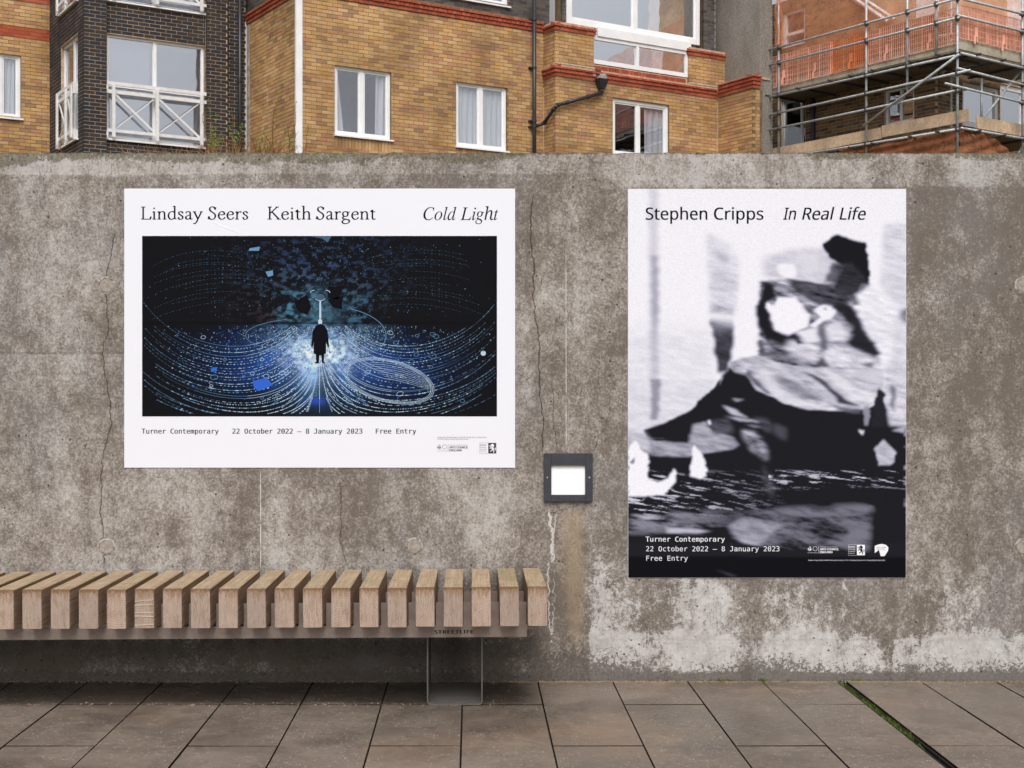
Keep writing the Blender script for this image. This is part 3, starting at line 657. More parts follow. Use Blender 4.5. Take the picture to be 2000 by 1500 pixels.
# ------------------------------------------------------------ bench
def wood_mat():
    n = NT('weathered_hardwood', .82, .25); p = n.obj(); rv = n.n('ShaderNodeObjectInfo', 'Random')
    off = n.n('ShaderNodeCombineXYZ', 0, None, i0=n.m('MULTIPLY', rv, 13.0), i1=n.m('MULTIPLY', rv, 37.0), i2=n.m('MULTIPLY', rv, 71.0))
    va = n.t.nodes.new('ShaderNodeVectorMath'); va.operation = 'ADD'; n.set(va.inputs[0], p); n.set(va.inputs[1], off); q = va.outputs[0]
    nx = n.t.nodes.new('ShaderNodeSeparateXYZ'); n.set(nx.inputs[0], n.n('ShaderNodeTexCoord', 1)); px = n.t.nodes.new('ShaderNodeSeparateXYZ'); n.set(px.inputs[0], p)
    end = n.m('GREATER_THAN', n.m('ABSOLUTE', nx.outputs[1]), .6); top = n.m('GREATER_THAN', nx.outputs[2], .6)
    # end grain: growth rings round a heart that lies outside the beam
    cx = n.m('SUBTRACT', px.outputs[0], n.m('MULTIPLY', n.m('SUBTRACT', n.m('FRACT', n.m('MULTIPLY', rv, 7.7)), .5), .28))
    cz = n.m('SUBTRACT', px.outputs[2], n.m('MULTIPLY', n.m('SUBTRACT', n.m('FRACT', n.m('MULTIPLY', rv, 17.3)), .5), .34))
    rr = n.m('SQRT', n.m('ADD', n.m('MULTIPLY', cx, cx), n.m('MULTIPLY', cz, cz)))
    ring = n.m('SINE', n.m('ADD', n.m('MULTIPLY', rr, 760), n.m('MULTIPLY', n.noise(q, 11, 4, .65), 22)))
    pores = n.noise(q, 240, 3, .7); bl = n.noise(q, 16, 5, .65)
    ce = n.mix(n.step(ring, -1, 1), (.40, .292, .228), (.47, .36, .29))
    ce = n.mix(n.step(bl, .45, .75, 0, .5), ce, (.30, .19, .13)); ce = n.mix(n.step(pores, .62, .75, 0, .5), ce, (.16, .10, .07))
    ce = n.mix(n.m('MULTIPLY', n.m('FRACT', n.m('MULTIPLY', rv, 31.7)), .55), ce, (.27, .225, .195)); ce = n.mix(n.m('MULTIPLY', n.m('FRACT', n.m('MULTIPLY', rv, 53.1)), n.step(n.noise(n.scale(q, 3, 1, 1), 14, 4, .6), .5, .7, 0, .7)), ce, (.24, .16, .105))
    chk = n.noise(n.scale(q, 60, 1, 4), 2.0, 3, .6)
    ce = n.mix(n.m('MULTIPLY', n.step(n.m('ABSOLUTE', n.m('SUBTRACT', chk, .5)), .022, .004), .65), ce, (.20, .12, .075)); ce = n.mix(n.m('MULTIPLY', n.step(n.noise(n.scale(q, 30, 1, 7), 2.0, 5, .7), .5, .7), .35), ce, (.25, .19, .16))
    gr = n.noise(n.scale(q, 60, 2.2, 60), 2.2, 5, .7); gx = n.noise(n.scale(q, 5, 60, 5), 2.5, 4, .7)
    ct = n.mix(n.step(n.m('ADD', n.m('MULTIPLY', gr, .5), n.m('MULTIPLY', gx, .5)), .38, .62), (.26, .18, .11), (.46, .355, .24))
    green = n.m('MULTIPLY', n.step(n.m('FRACT', n.m('MULTIPLY', rv, 23.9)), .45, 1.0), n.step(n.noise(q, 9, 4, .6), .40, .62))
    ct = n.mix(n.m('MULTIPLY', green, .42), ct, (.16, .155, .055)); ct = n.mix(n.step(n.noise(q, 12, 5, .7), .58, .75, 0, .55), ct, (.17, .12, .08))
    cs = n.mix(n.step(gr, .35, .65), (.26, .175, .125), (.40, .29, .21))
    c = n.mix(end, cs, ce); c = n.mix(top, c, ct)
    # mould creeping down from the top arris
    dz = n.m('SUBTRACT', .0705, px.outputs[2])
    teeth = n.m('MULTIPLY', n.noise(n.scale(q, 120, 1, 10), 2.0, 3, .6), .046)
    run = n.m('MULTIPLY', n.step(n.m('SUBTRACT', dz, n.m('SUBTRACT', teeth, .0165)), .0022, .0), n.m('SUBTRACT', 1.0, top))
    c = n.mix(n.m('MULTIPLY', run, .78), c, (.085, .055, .030))
    run2 = n.m('MULTIPLY', n.step(n.m('SUBTRACT', dz, n.m('MULTIPLY', n.noise(n.scale(q, 70, 1, 3), 2.0, 3, .6), .11)), -.020, -.045), n.m('SUBTRACT', 1.0, top))
    c = n.mix(n.m('MULTIPLY', run2, .60), c, (.24, .13, .06))
    fr = n.m('MULTIPLY', top, n.step(px.outputs[1], -.2545, -.2585)); c = n.mix(n.m('MULTIPLY', fr, n.step(pores, .35, .55)), c, (.09, .06, .035))
    n.bump(n.m('ADD', n.m('MULTIPLY', ring, .06), n.m('ADD', n.m('MULTIPLY', pores, .4), n.m('MULTIPLY', gr, .6))), .0016, .6)
    return n.col(c)
M['wood'] = wood_mat()
M['beam'] = flat('taupe_coated_steel', (.31, .25, .215), .55, .4, .14, 40)
M['beam_in'] = flat('taupe_leg_steel', (.11, .10, .092), .5, .5, .15, 25)
bench = empty('bench', (-.06, 5.30, 0), 'long timber slat bench with taupe steel beam standing before the concrete wall', 'bench')
M['saw'] = flat('fresh_saw_cut', (.66, .54, .44), .8, .2, .2, 60)
SLW, SLH, SLL = .0698, .1445, .52
zc = .4560 - SLH / 2
k = 0
x = .2050 + SLW / 2
tilt = .0060
while x > -3.3:
    mb = MB(); hw = SLW / 2 + rnd.uniform(-.0006, .0006); hh = SLH / 2; c_ = .0028
    prof = [(-hw + c_, -hh), (hw - c_, -hh), (hw, -hh + c_), (hw, hh - c_), (hw - c_, hh), (-hw + c_, hh), (-hw, hh - c_), (-hw, -hh + c_)]
    ringv = []
    for (yy, sc) in ((-SLL / 2, .965), (-SLL / 2 + .0022, 1), (SLL / 2 - .0022, 1), (SLL / 2, .965)):
        ringv += [(a * (sc if abs(a) > 0 else 1), yy, b * (1 - (1 - sc) * .45)) for a, b in prof]
    fs = [tuple(range(8))] + [(r_ * 8 + i, r_ * 8 + (i + 1) % 8, (r_ + 1) * 8 + (i + 1) % 8, (r_ + 1) * 8 + i)[::-1] for r_ in range(3) for i in range(8)] + [tuple(range(31, 23, -1))]
    mb.add(ringv, fs)
    o = mb.build('slat', M['wood'])
    bm_ = o.data
    o.parent = bench; o.matrix_parent_inverse = base_inv(bench)
    o.location = (x, 5.262 + rnd.uniform(-.0015, .0015), zc + tilt * (x + .06) + rnd.uniform(-.0012, .0012)); o.rotation_euler = (0, rnd.uniform(-.006, .006) - tilt, rnd.uniform(-.003, .003))
    if k == 14:
        finish(o, 'slat with pale horizontal saw cuts across its end')
        for dz, sl_ in ((.028, .003), (.012, .001), (-.016, 0), (-.029, -.001), (-.060, .002)):
            mb = MB(); za = o.location.z + dz; mb.hexa([(x - .034, 5.0008, za - sl_), (x + .034, 5.0008, za + sl_), (x + .034, 5.004, za + sl_), (x - .034, 5.004, za - sl_), (x - .034, 5.0008, za - sl_ + .0018), (x + .034, 5.0008, za + sl_ + .0018), (x + .034, 5.004, za + sl_ + .0018), (x - .034, 5.004, za - sl_ + .0018)]); mb.build('saw_cut', M['saw'], o)
    x -= .10215 + rnd.uniform(-.0006, .0006); k += 1
def beamz(z, x): return z + tilt * (x + .06)
for yb, nm in ((5.115, 'front_beam'), (5.385, 'rear_beam')):
    mb = MB(); x1 = .206; x0 = -3.3; t = .006
    P8 = lambda xa, xb, za, zb: mb.hexa([(xa, yb, beamz(za, xa)), (xb, yb, beamz(za, xb)), (xb, yb + t, beamz(za, xb)), (xa, yb + t, beamz(za, xa)), (xa, yb, beamz(zb, xa)), (xb, yb, beamz(zb, xb)), (xb, yb + t, beamz(zb, xb)), (xa, yb + t, beamz(zb, xa))])
    P8(x0, x1, .2535, .2990); 
    xx = .2050
    while xx > -3.2:
        P8(xx - .10215 + SLW + .0015, min(xx - .0015, x1), .2992, .3835); xx -= .10215
    if nm == 'front_beam': P8(.2062, .243, .281, .2988)
    mb.build(nm, M['beam'], bench)
mb = MB(); xx = x0
for y_ in (5.16, 5.25, 5.34):
    mb.hexa([(x0, y_, beamz(.2560, x0)), (.19, y_, beamz(.2560, .19)), (.19, y_ + .03, beamz(.2560, .19)), (x0, y_ + .03, beamz(.2560, x0)), (x0, y_, beamz(.2620, x0)), (.19, y_, beamz(.2620, .19)), (.19, y_ + .03, beamz(.2620, .19)), (x0, y_ + .03, beamz(.2620, x0))])
mb.build('floor_strip', M['beam'], bench)
def leg(x0, x1):
    zt = beamz(.2533, (x0 + x1) / 2); prof = []; t = .0045; r = .014
    def ringpts(off):
        a, b = x0 + off, x1 - off; rr = r - off; pts = [(a, zt)]
        for i in range(7): th = math.pi + (math.pi / 2) * i / 6; pts.append((a + rr + rr * math.cos(th), off + rr + rr * math.sin(th)))
        for i in range(7): th = 1.5 * math.pi + (math.pi / 2) * i / 6; pts.append((b - rr + rr * math.cos(th), off + rr + rr * math.sin(th)))
        pts.append((b, zt)); return pts
    po, pi = ringpts(0), ringpts(t); n = len(po); mb = MB(); ya, yb = 5.116, 5.480; z0 = .001
    vs = [(a, y, b + z0) for y in (ya, yb) for pts in (po, pi) for a, b in pts]
    fs = []
    for i in range(n - 1):
        O, I, O2, I2 = i, n + i, 2 * n + i, 3 * n + i
        fs += [(O, O + 1, I + 1, I), (O2, I2, I2 + 1, O2 + 1), (O, O2, O2 + 1, O + 1), (I, I + 1, I2 + 1, I2)]
    mb.add(vs, fs); return mb.build('leg', M['beam_in'], bench)
leg(-.166, .041); leg(-2.45, -2.243)
# letter outlines: code point: (advance, xy of the points, triangles)
GL = {}
GL['s'] = {
 32: (175, [], []),
 38: (492, [187,-7,125,2,77,28,46,69,36,125,43,172,63,208,96,238,139,266,118,291,99,318,85,348,81,382,89,426,114,459,153,480,204,487,252,480,289,460,313,427,320,383,314,344,293,312,262,283,224,258,354,133,370,155,382,181,393,209,401,240,461,240,449,198,434,160,415,125,392,95,490,0,410,0,352,56,319,31,281,11,238,-2,188,293,222,315,245,336,258,358,262,383,258,405,246,423,227,435,202,439,177,435,156,424,143,406,138,383,142,360,151,338,167,317,189,46,229,49,263,60,291,75,314,93,175,229,142,207,118,185,103,160,97,127,104,94,122,68,151,51], [15,17,16,15,18,17,14,18,15,14,19,18,13,49,14,49,19,14,13,50,49,48,19,49,13,51,50,47,19,48,47,20,19,12,51,13,12,52,51,46,20,47,12,53,52,45,20,46,44,20,45,44,21,20,12,54,53,11,54,12,11,55,54,43,21,44,10,55,11,43,22,21,10,56,55,42,22,43,9,56,10,9,41,56,41,22,42,41,23,22,9,23,41,8,23,9,8,24,23,7,24,8,7,62,24,62,25,24,28,30,29,28,31,30,6,62,7,6,63,62,61,25,62,27,31,28,5,63,6,5,64,63,27,32,31,5,65,64,26,32,27,4,65,5,26,33,32,4,66,65,25,33,26,61,33,25,4,67,66,61,34,33,3,67,4,61,35,34,3,68,67,60,37,61,37,35,61,59,37,60,2,68,3,2,69,68,58,37,59,58,38,37,36,35,37,2,57,69,57,38,58,2,38,57,2,39,38,1,39,2,1,40,39,0,40,1]),
 39: (152, [57,306,44,480,107,480,94,306], [0,2,1,0,3,2]),
 44: (180, [28,-87,37,-47,47,-3,55,40,61,78,124,78,129,71,118,33,104,-8,87,-49,71,-87], [3,5,4,3,6,5,3,7,6,2,7,3,2,8,7,1,8,2,1,9,8,0,9,1,0,10,9]),
 46: (180, [89,-9,74,-7,60,1,51,15,48,36,51,57,60,71,74,79,89,81,106,79,119,71,129,57,132,36,129,15,119,1,106,-7], [7,9,8,6,9,7,6,10,9,5,10,6,5,11,10,5,12,11,4,12,5,3,12,4,3,13,12,2,13,3,2,14,13,1,14,2,1,15,14,0,15,1]),
 48: (385, [191,-7,121,10,72,59,43,137,33,240,37,313,49,373,69,422,99,458,140,480,191,487,262,471,312,422,341,344,351,240,347,169,335,108,314,59,284,23,243,1,191,44,237,56,268,92,286,154,291,240,286,326,268,388,237,424,191,437,145,424,115,388,98,326,92,240,98,154,115,93,145,56], [9,11,10,8,11,9,8,12,11,7,28,8,28,12,8,7,29,28,27,12,28,7,30,29,26,12,27,26,13,12,6,30,7,6,31,30,25,13,26,5,31,6,25,14,13,5,32,31,24,14,25,4,32,5,3,32,4,3,33,32,23,14,24,23,15,14,23,16,15,3,34,33,22,16,23,2,34,3,22,17,16,2,35,34,21,17,22,21,18,17,1,35,2,1,20,35,20,18,21,1,18,20,1,19,18,0,19,1]),
 49: (385, [181,0,181,335,181,361,181,381,182,399,183,418,173,408,164,400,154,391,142,381,91,339,60,379,189,480,238,480,238,0], [11,13,12,11,5,13,5,14,13,11,6,5,4,14,5,11,7,6,11,8,7,3,14,4,11,9,8,2,14,3,11,10,9,1,14,2,0,14,1]),
 50: (385, [32,0,32,49,158,176,191,210,219,240,241,268,257,296,266,324,269,355,263,390,246,415,219,431,185,436,152,433,123,424,96,409,69,390,38,430,68,452,102,470,141,482,185,486,245,478,291,452,320,412,330,359,326,322,314,288,296,256,271,224,241,190,207,155,107,56,107,54,349,54,349,0], [20,22,21,19,22,20,19,23,22,18,23,19,18,12,23,12,11,23,11,24,23,17,12,18,17,13,12,17,14,13,10,24,11,16,15,17,15,14,17,9,24,10,9,25,24,8,25,9,8,26,25,7,26,8,6,26,7,6,27,26,5,27,6,5,28,27,4,28,5,4,29,28,3,29,4,3,30,29,2,30,3,2,31,30,1,31,2,1,32,31,1,33,32,1,34,33,1,35,34,0,35,1]),
 53: (385, [167,-7,131,-5,97,0,67,8,42,19,42,75,69,62,101,52,135,46,167,44,215,50,253,69,277,101,285,147,278,189,257,219,219,238,165,244,145,244,122,241,100,238,83,234,54,253,72,480,312,480,312,426,122,426,111,287,124,289,142,291,162,293,185,294,251,285,302,257,335,213,346,153,334,87,299,36,242,4], [22,26,23,26,24,23,26,25,24,22,27,26,30,32,31,29,32,30,28,32,29,27,32,28,22,32,27,22,33,32,22,17,33,17,16,33,16,34,33,21,20,22,20,19,22,19,18,22,18,17,22,15,34,16,14,34,15,14,35,34,13,35,14,13,36,35,12,36,13,11,36,12,11,37,36,4,6,5,10,37,11,4,7,6,4,8,7,9,37,10,4,9,8,4,37,9,4,38,37,3,38,4,2,38,3,2,0,38,1,0,2]),
 55: (385, [91,0,288,426,30,426,30,480,351,480,351,434,156,0], [2,4,3,2,5,4,2,1,5,1,6,5,0,6,1]),
 57: (385, [129,-7,114,-6,98,-5,82,-3,69,0,69,50,96,44,128,42,171,46,205,57,233,75,254,99,269,128,280,161,286,197,289,235,285,235,267,214,243,196,211,183,171,179,115,189,72,217,43,263,34,324,38,371,53,411,76,443,106,467,143,481,187,486,230,480,269,463,302,434,328,393,344,340,349,275,347,223,340,173,327,125,307,82,279,46,240,17,191,-1,184,226,214,229,240,239,261,254,276,272,286,292,289,314,287,342,278,371,264,397,244,418,218,432,187,437,149,430,119,409,99,374,92,325,98,284,115,252,143,232], [29,31,30,28,31,29,28,32,31,27,32,28,27,33,32,26,57,27,57,56,27,56,33,27,55,33,56,55,34,33,54,34,55,26,58,57,53,34,54,25,58,26,25,59,58,52,34,53,52,35,34,25,60,59,24,60,25,51,35,52,50,35,51,50,36,35,24,61,60,23,61,24,49,36,50,48,36,49,23,62,61,48,37,36,47,37,48,22,62,23,46,15,47,15,37,47,22,63,62,45,16,46,16,15,46,45,17,16,14,37,15,22,44,63,44,17,45,22,17,44,14,38,37,21,17,22,21,18,17,13,38,14,21,19,18,20,19,21,13,39,38,12,39,13,11,39,12,11,40,39,10,40,11,10,41,40,9,41,10,8,41,9,4,6,5,8,42,41,7,42,8,4,7,6,4,42,7,4,43,42,3,43,4,3,0,43,2,0,3,1,0,2]),
 65: (430, [0,0,187,482,242,482,428,0,366,0,308,148,118,148,61,0,138,202,290,202,236,347,234,355,230,367,225,381,221,396,217,409,214,419,209,399,203,378,197,361,193,347], [0,2,1,0,16,2,16,3,2,0,17,16,15,3,16,14,3,15,0,18,17,13,3,14,12,3,13,0,19,18,11,3,12,0,20,19,10,3,11,0,8,20,9,3,10,0,6,8,6,9,8,6,5,9,5,3,9,0,7,6,4,3,5]),
 66: (437, [65,0,65,480,202,480,281,473,338,453,373,417,384,361,378,322,361,290,332,268,293,255,293,251,322,244,348,234,369,218,386,197,397,170,400,136,389,79,356,36,303,9,234,0,126,275,214,275,266,280,299,295,316,320,322,354,315,388,294,411,258,424,205,428,126,428,126,51,222,51,276,57,311,76,330,105,336,141,329,175,310,202,274,219,218,225,126,225], [0,32,1,32,2,1,32,3,2,32,4,3,32,31,4,31,5,4,0,22,32,30,5,31,29,5,30,29,6,5,28,6,29,27,6,28,27,7,6,26,7,27,26,8,7,25,8,26,24,8,25,24,9,8,23,9,24,0,43,22,43,23,22,43,9,23,43,10,9,43,11,10,43,12,11,43,13,12,43,42,13,42,14,13,0,33,43,41,14,42,40,14,41,40,15,14,39,15,40,39,16,15,38,16,39,38,17,16,37,17,38,37,18,17,36,18,37,36,19,18,35,19,36,34,19,35,0,34,33,0,19,34,0,20,19,0,21,20]),
 67: (425, [261,-7,194,1,139,24,96,60,65,109,47,170,41,240,48,309,67,368,100,418,146,455,203,478,271,486,342,479,404,458,379,407,356,417,330,425,302,431,271,433,202,420,149,381,116,320,105,240,115,160,146,98,198,59,270,46,301,48,330,52,358,58,385,65,385,13,358,4,329,-2,298,-6], [11,13,12,11,14,13,10,14,11,10,18,14,18,17,14,17,16,14,16,15,14,9,19,10,19,18,10,9,20,19,9,21,20,8,21,9,8,22,21,7,22,8,7,23,22,6,23,7,5,23,6,5,24,23,4,24,5,4,25,24,3,25,4,3,26,25,30,32,31,2,26,3,2,27,26,29,32,30,28,32,29,27,32,28,2,32,27,1,32,2,1,33,32,1,34,33,0,34,1,0,35,34]),
 68: (491, [65,0,65,480,213,480,281,473,338,453,385,419,420,374,442,315,449,244,433,138,383,61,304,15,199,0,126,52,191,52,337,99,385,242,374,326,338,383,281,417,204,428,126,428], [0,21,1,21,2,1,21,3,2,21,4,3,21,20,4,20,5,4,0,13,21,19,5,20,19,6,5,18,6,19,17,6,18,17,7,6,16,7,17,16,8,7,16,9,8,15,9,16,15,10,9,14,10,15,14,11,10,0,14,13,0,11,14,0,12,11]),
 69: (374, [65,0,65,480,333,480,333,426,126,426,126,277,321,277,321,224,126,224,126,53,333,53,333,0], [0,4,1,4,2,1,4,3,2,0,5,4,0,8,5,8,6,5,8,7,6,0,9,8,0,10,9,0,11,10]),
 70: (349, [65,0,65,480,333,480,333,426,126,426,126,257,320,257,320,203,126,203,126,0], [0,4,1,4,2,1,4,3,2,0,5,4,0,8,5,8,6,5,8,7,6,0,9,8]),
 71: (489, [271,-7,202,1,145,23,100,59,67,108,48,169,41,240,48,310,71,370,107,419,155,456,217,479,289,486,329,484,366,479,400,470,433,458,410,406,383,416,352,425,320,431,286,433,210,420,152,381,116,320,104,240,109,186,123,139,146,100,181,70,226,52,285,46,314,47,338,49,360,53,379,57,379,199,273,199,273,253,439,253,439,18,400,7,361,-1,318,-5], [11,13,12,11,14,13,11,15,14,10,15,11,10,16,15,10,20,16,20,19,16,19,18,16,18,17,16,9,21,10,21,20,10,9,22,21,9,23,22,8,23,9,8,24,23,7,24,8,7,25,24,6,25,7,37,39,38,37,36,39,36,40,39,5,25,6,5,26,25,35,40,36,5,27,26,4,27,5,4,28,27,3,28,4,3,29,28,3,30,29,2,30,3,34,40,35,33,40,34,2,31,30,32,40,33,31,40,32,2,40,31,1,40,2,1,41,40,1,42,41,0,42,1,0,43,42]),
 72: (498, [65,0,65,480,126,480,126,277,371,277,371,480,432,480,432,0,371,0,371,224,126,224,126,0], [0,2,1,0,3,2,4,6,5,4,7,6,0,10,3,10,4,3,10,9,4,9,7,4,0,11,10,8,7,9]),
 73: (228, [27,0,27,35,83,48,83,431,27,445,27,480,200,480,200,445,144,431,144,48,200,35,200,0], [4,6,5,4,7,6,3,7,4,3,8,7,2,8,3,2,9,8,1,9,2,1,10,9,0,10,1,0,11,10]),
 74: (184, [-3,-128,-18,-127,-31,-125,-42,-122,-52,-119,-52,-68,-41,-70,-30,-73,-17,-74,-4,-75,12,-73,28,-68,42,-59,52,-44,59,-24,62,3,62,480,122,480,122,7,114,-53,88,-95,48,-119], [15,17,16,15,18,17,15,19,18,14,19,15,13,19,14,12,19,13,12,20,19,11,20,12,4,6,5,10,20,11,4,7,6,4,8,7,9,20,10,4,9,8,4,20,9,4,21,20,3,21,4,3,0,21,2,0,3,1,0,2]),
 75: (416, [65,0,65,480,126,480,126,243,146,266,167,289,187,312,208,334,338,480,408,480,218,271,416,0,345,0,175,229,126,186,126,0], [0,2,1,0,3,2,7,9,8,7,10,9,6,10,7,5,10,6,4,10,5,4,11,10,3,13,4,13,11,4,0,14,3,14,13,3,12,11,13,0,15,14]),
 76: (352, [65,0,65,480,126,480,126,54,335,54,335,0], [0,2,1,0,3,2,0,4,3,0,5,4]),
 77: (610, [65,0,65,480,154,480,302,87,305,87,455,480,544,480,544,0,484,0,484,295,485,330,486,364,487,395,489,420,486,420,326,0,277,0,119,420,116,420,118,396,120,364,121,328,121,291,121,0], [0,18,1,18,2,1,18,17,2,17,3,2,4,14,5,14,6,5,14,13,6,13,7,6,0,19,18,16,3,17,4,15,14,12,7,13,0,20,19,11,7,12,0,21,20,10,7,11,9,7,10,0,22,21,8,7,9,0,23,22,16,4,3,16,15,4]),
 78: (511, [65,0,65,480,135,480,391,83,394,83,393,96,392,115,391,137,390,162,389,186,389,209,389,480,445,480,445,0,375,0,118,398,116,398,117,372,119,340,120,304,121,268,121,0], [0,16,1,16,2,1,16,15,2,15,3,2,10,12,11,10,13,12,0,17,16,14,3,15,0,18,17,0,19,18,0,20,19,0,21,20,9,13,10,8,13,9,7,13,8,6,13,7,5,13,6,4,13,5,14,4,3,14,13,4]),
 79: (525, [263,-7,194,1,139,24,96,61,65,111,47,171,41,241,47,310,65,370,96,419,139,456,195,479,263,487,329,479,384,456,427,420,458,370,477,310,484,240,477,171,458,110,427,61,384,24,329,1,263,46,333,59,382,98,410,159,420,240,410,321,382,382,334,421,263,434,193,421,143,382,114,321,105,240,114,159,143,98,192,59], [11,13,12,11,14,13,10,14,11,10,15,14,9,32,10,32,15,10,9,33,32,31,15,32,9,34,33,30,15,31,30,16,15,8,34,9,8,35,34,29,16,30,29,17,16,7,35,8,7,36,35,28,17,29,6,36,7,28,18,17,5,36,6,5,37,36,27,18,28,27,19,18,4,37,5,27,20,19,4,38,37,26,20,27,3,38,4,26,21,20,3,39,38,25,21,26,2,39,3,25,22,21,2,24,39,24,22,25,2,22,24,1,22,2,1,23,22,0,23,1]),
 80: (407, [65,0,65,480,192,480,273,470,329,443,361,398,372,338,368,300,354,264,330,233,294,208,245,192,181,187,126,187,126,0,126,238,174,238,234,244,276,261,301,290,310,336,302,376,280,405,242,422,187,428,126,428], [0,25,1,25,2,1,25,3,2,25,4,3,25,24,4,24,23,4,23,5,4,0,15,25,22,5,23,21,5,22,21,6,5,20,6,21,20,7,6,19,7,20,19,8,7,18,8,19,18,9,8,17,9,18,16,9,17,0,13,15,13,16,15,13,9,16,13,10,9,13,11,10,13,12,11,0,14,13]),
 82: (418, [65,0,65,480,197,480,275,471,329,446,361,403,372,343,369,308,358,279,342,256,322,239,300,225,276,215,408,0,337,0,221,198,126,198,126,0,126,249,197,249,248,255,283,272,303,301,310,340,303,381,281,407,245,422,194,427,126,427], [0,28,1,28,2,1,28,3,2,28,4,3,28,27,4,27,26,4,26,5,4,0,18,28,25,5,26,24,5,25,24,6,5,23,6,24,23,7,6,22,7,23,22,8,7,21,8,22,21,9,8,20,9,21,20,10,9,19,10,20,0,16,18,16,19,18,16,10,19,16,11,10,16,12,11,16,15,12,15,13,12,0,17,16,14,13,15]),
 83: (369, [166,-7,127,-5,91,-1,60,7,34,16,34,74,61,64,94,54,131,48,169,46,216,51,249,66,270,91,277,123,274,145,267,163,253,178,232,192,203,207,164,222,110,246,72,276,48,314,40,364,45,400,60,429,83,454,114,471,151,483,193,486,231,484,266,479,297,470,326,459,307,408,281,418,253,426,223,431,192,433,153,428,124,414,107,392,101,363,104,341,111,323,125,308,144,294,171,281,206,267,245,251,278,233,303,214,322,191,333,163,337,128,326,72,291,29,236,2], [28,30,29,28,31,30,27,31,28,27,32,31,26,32,27,26,33,32,26,37,33,37,36,33,36,35,33,35,34,33,25,38,26,38,37,26,25,39,38,24,39,25,24,40,39,24,41,40,23,41,24,23,42,41,22,42,23,22,43,42,22,44,43,22,45,44,21,45,22,21,46,45,21,47,46,21,48,47,20,48,21,20,49,48,20,50,49,19,50,20,19,51,50,18,51,19,18,52,51,17,52,18,16,52,17,16,53,52,15,53,16,15,54,53,14,54,15,13,54,14,13,55,54,12,55,13,11,55,12,4,6,5,11,56,55,10,56,11,4,7,6,4,8,7,9,56,10,4,9,8,4,56,9,4,57,56,3,57,4,2,57,3,2,0,57,1,0,2]),
 84: (374, [156,0,156,426,7,426,7,480,366,480,366,426,217,426,217,0], [2,4,3,2,5,4,1,5,2,0,6,1,6,5,1,0,7,6]),
 85: (491, [243,-7,164,5,107,42,72,98,60,171,60,480,121,480,121,169,129,117,152,78,191,54,246,46,303,54,341,80,363,120,370,169,370,480,430,480,430,169,425,122,410,80,384,44,348,16,301,-1], [4,6,5,4,7,6,15,17,16,15,18,17,3,7,4,14,18,15,14,19,18,3,8,7,14,20,19,13,20,14,3,9,8,2,9,3,12,20,13,12,21,20,2,10,9,11,21,12,2,11,10,2,21,11,2,22,21,1,22,2,1,23,22,0,23,1]),
 86: (403, [171,0,0,480,63,480,171,172,181,143,189,117,196,91,201,67,207,91,214,117,222,144,232,173,339,480,403,480,232,0], [0,2,1,0,3,2,11,13,12,11,14,13,10,14,11,0,4,3,9,14,10,0,5,4,8,14,9,0,6,5,7,14,8,0,7,6,0,14,7]),
 87: (625, [135,0,8,480,71,480,146,187,153,156,160,127,165,99,169,73,173,100,179,130,186,160,194,190,279,480,341,480,429,188,438,157,445,127,451,98,455,73,459,98,465,127,471,156,479,187,553,480,616,480,488,0,427,0,334,314,328,334,323,353,318,372,314,388,311,401,310,409,308,395,303,372,295,343,287,312,196,0], [0,2,1,0,3,2,11,13,12,11,33,13,33,14,13,22,24,23,22,25,24,11,34,33,32,14,33,31,14,32,11,35,34,30,14,31,11,36,35,29,14,30,28,14,29,11,37,36,27,14,28,26,14,27,11,38,37,10,38,11,26,15,14,21,25,22,0,4,3,9,38,10,26,16,15,20,25,21,0,5,4,8,38,9,0,6,5,26,17,16,19,25,20,7,38,8,0,7,6,18,25,19,26,18,17,0,38,7,26,25,18]),
 89: (381, [160,0,160,183,0,480,66,480,190,244,315,480,380,480,220,186,220,0], [1,3,2,1,4,3,4,6,5,4,7,6,1,7,4,1,8,7,0,8,1]),
 97: (377, [144,-7,100,0,63,19,39,52,31,100,41,148,73,183,127,206,203,215,265,217,265,238,260,277,245,301,222,314,190,318,163,316,136,310,112,301,89,291,71,335,96,347,126,357,159,364,193,366,251,359,291,337,314,300,322,245,322,0,279,0,268,51,265,51,241,25,216,7,185,-3,158,41,200,47,234,66,256,98,264,144,264,176,211,174,154,167,118,152,98,130,92,99,97,73,110,55,132,44], [22,24,23,21,24,22,21,25,24,20,25,21,19,25,20,19,13,25,13,26,25,18,17,19,17,16,19,16,15,19,15,14,19,14,13,19,12,26,13,11,26,12,11,27,26,10,27,11,10,28,27,9,28,10,8,40,9,40,28,9,7,40,8,6,40,7,5,42,6,42,41,6,41,40,6,39,28,40,5,43,42,5,44,43,4,44,5,38,28,39,4,45,44,3,45,4,3,46,45,37,30,38,30,28,38,3,47,46,36,31,37,31,30,37,3,48,47,2,48,3,36,32,31,29,28,30,35,32,36,2,35,48,2,32,35,2,33,32,1,33,2,1,34,33,0,34,1]),
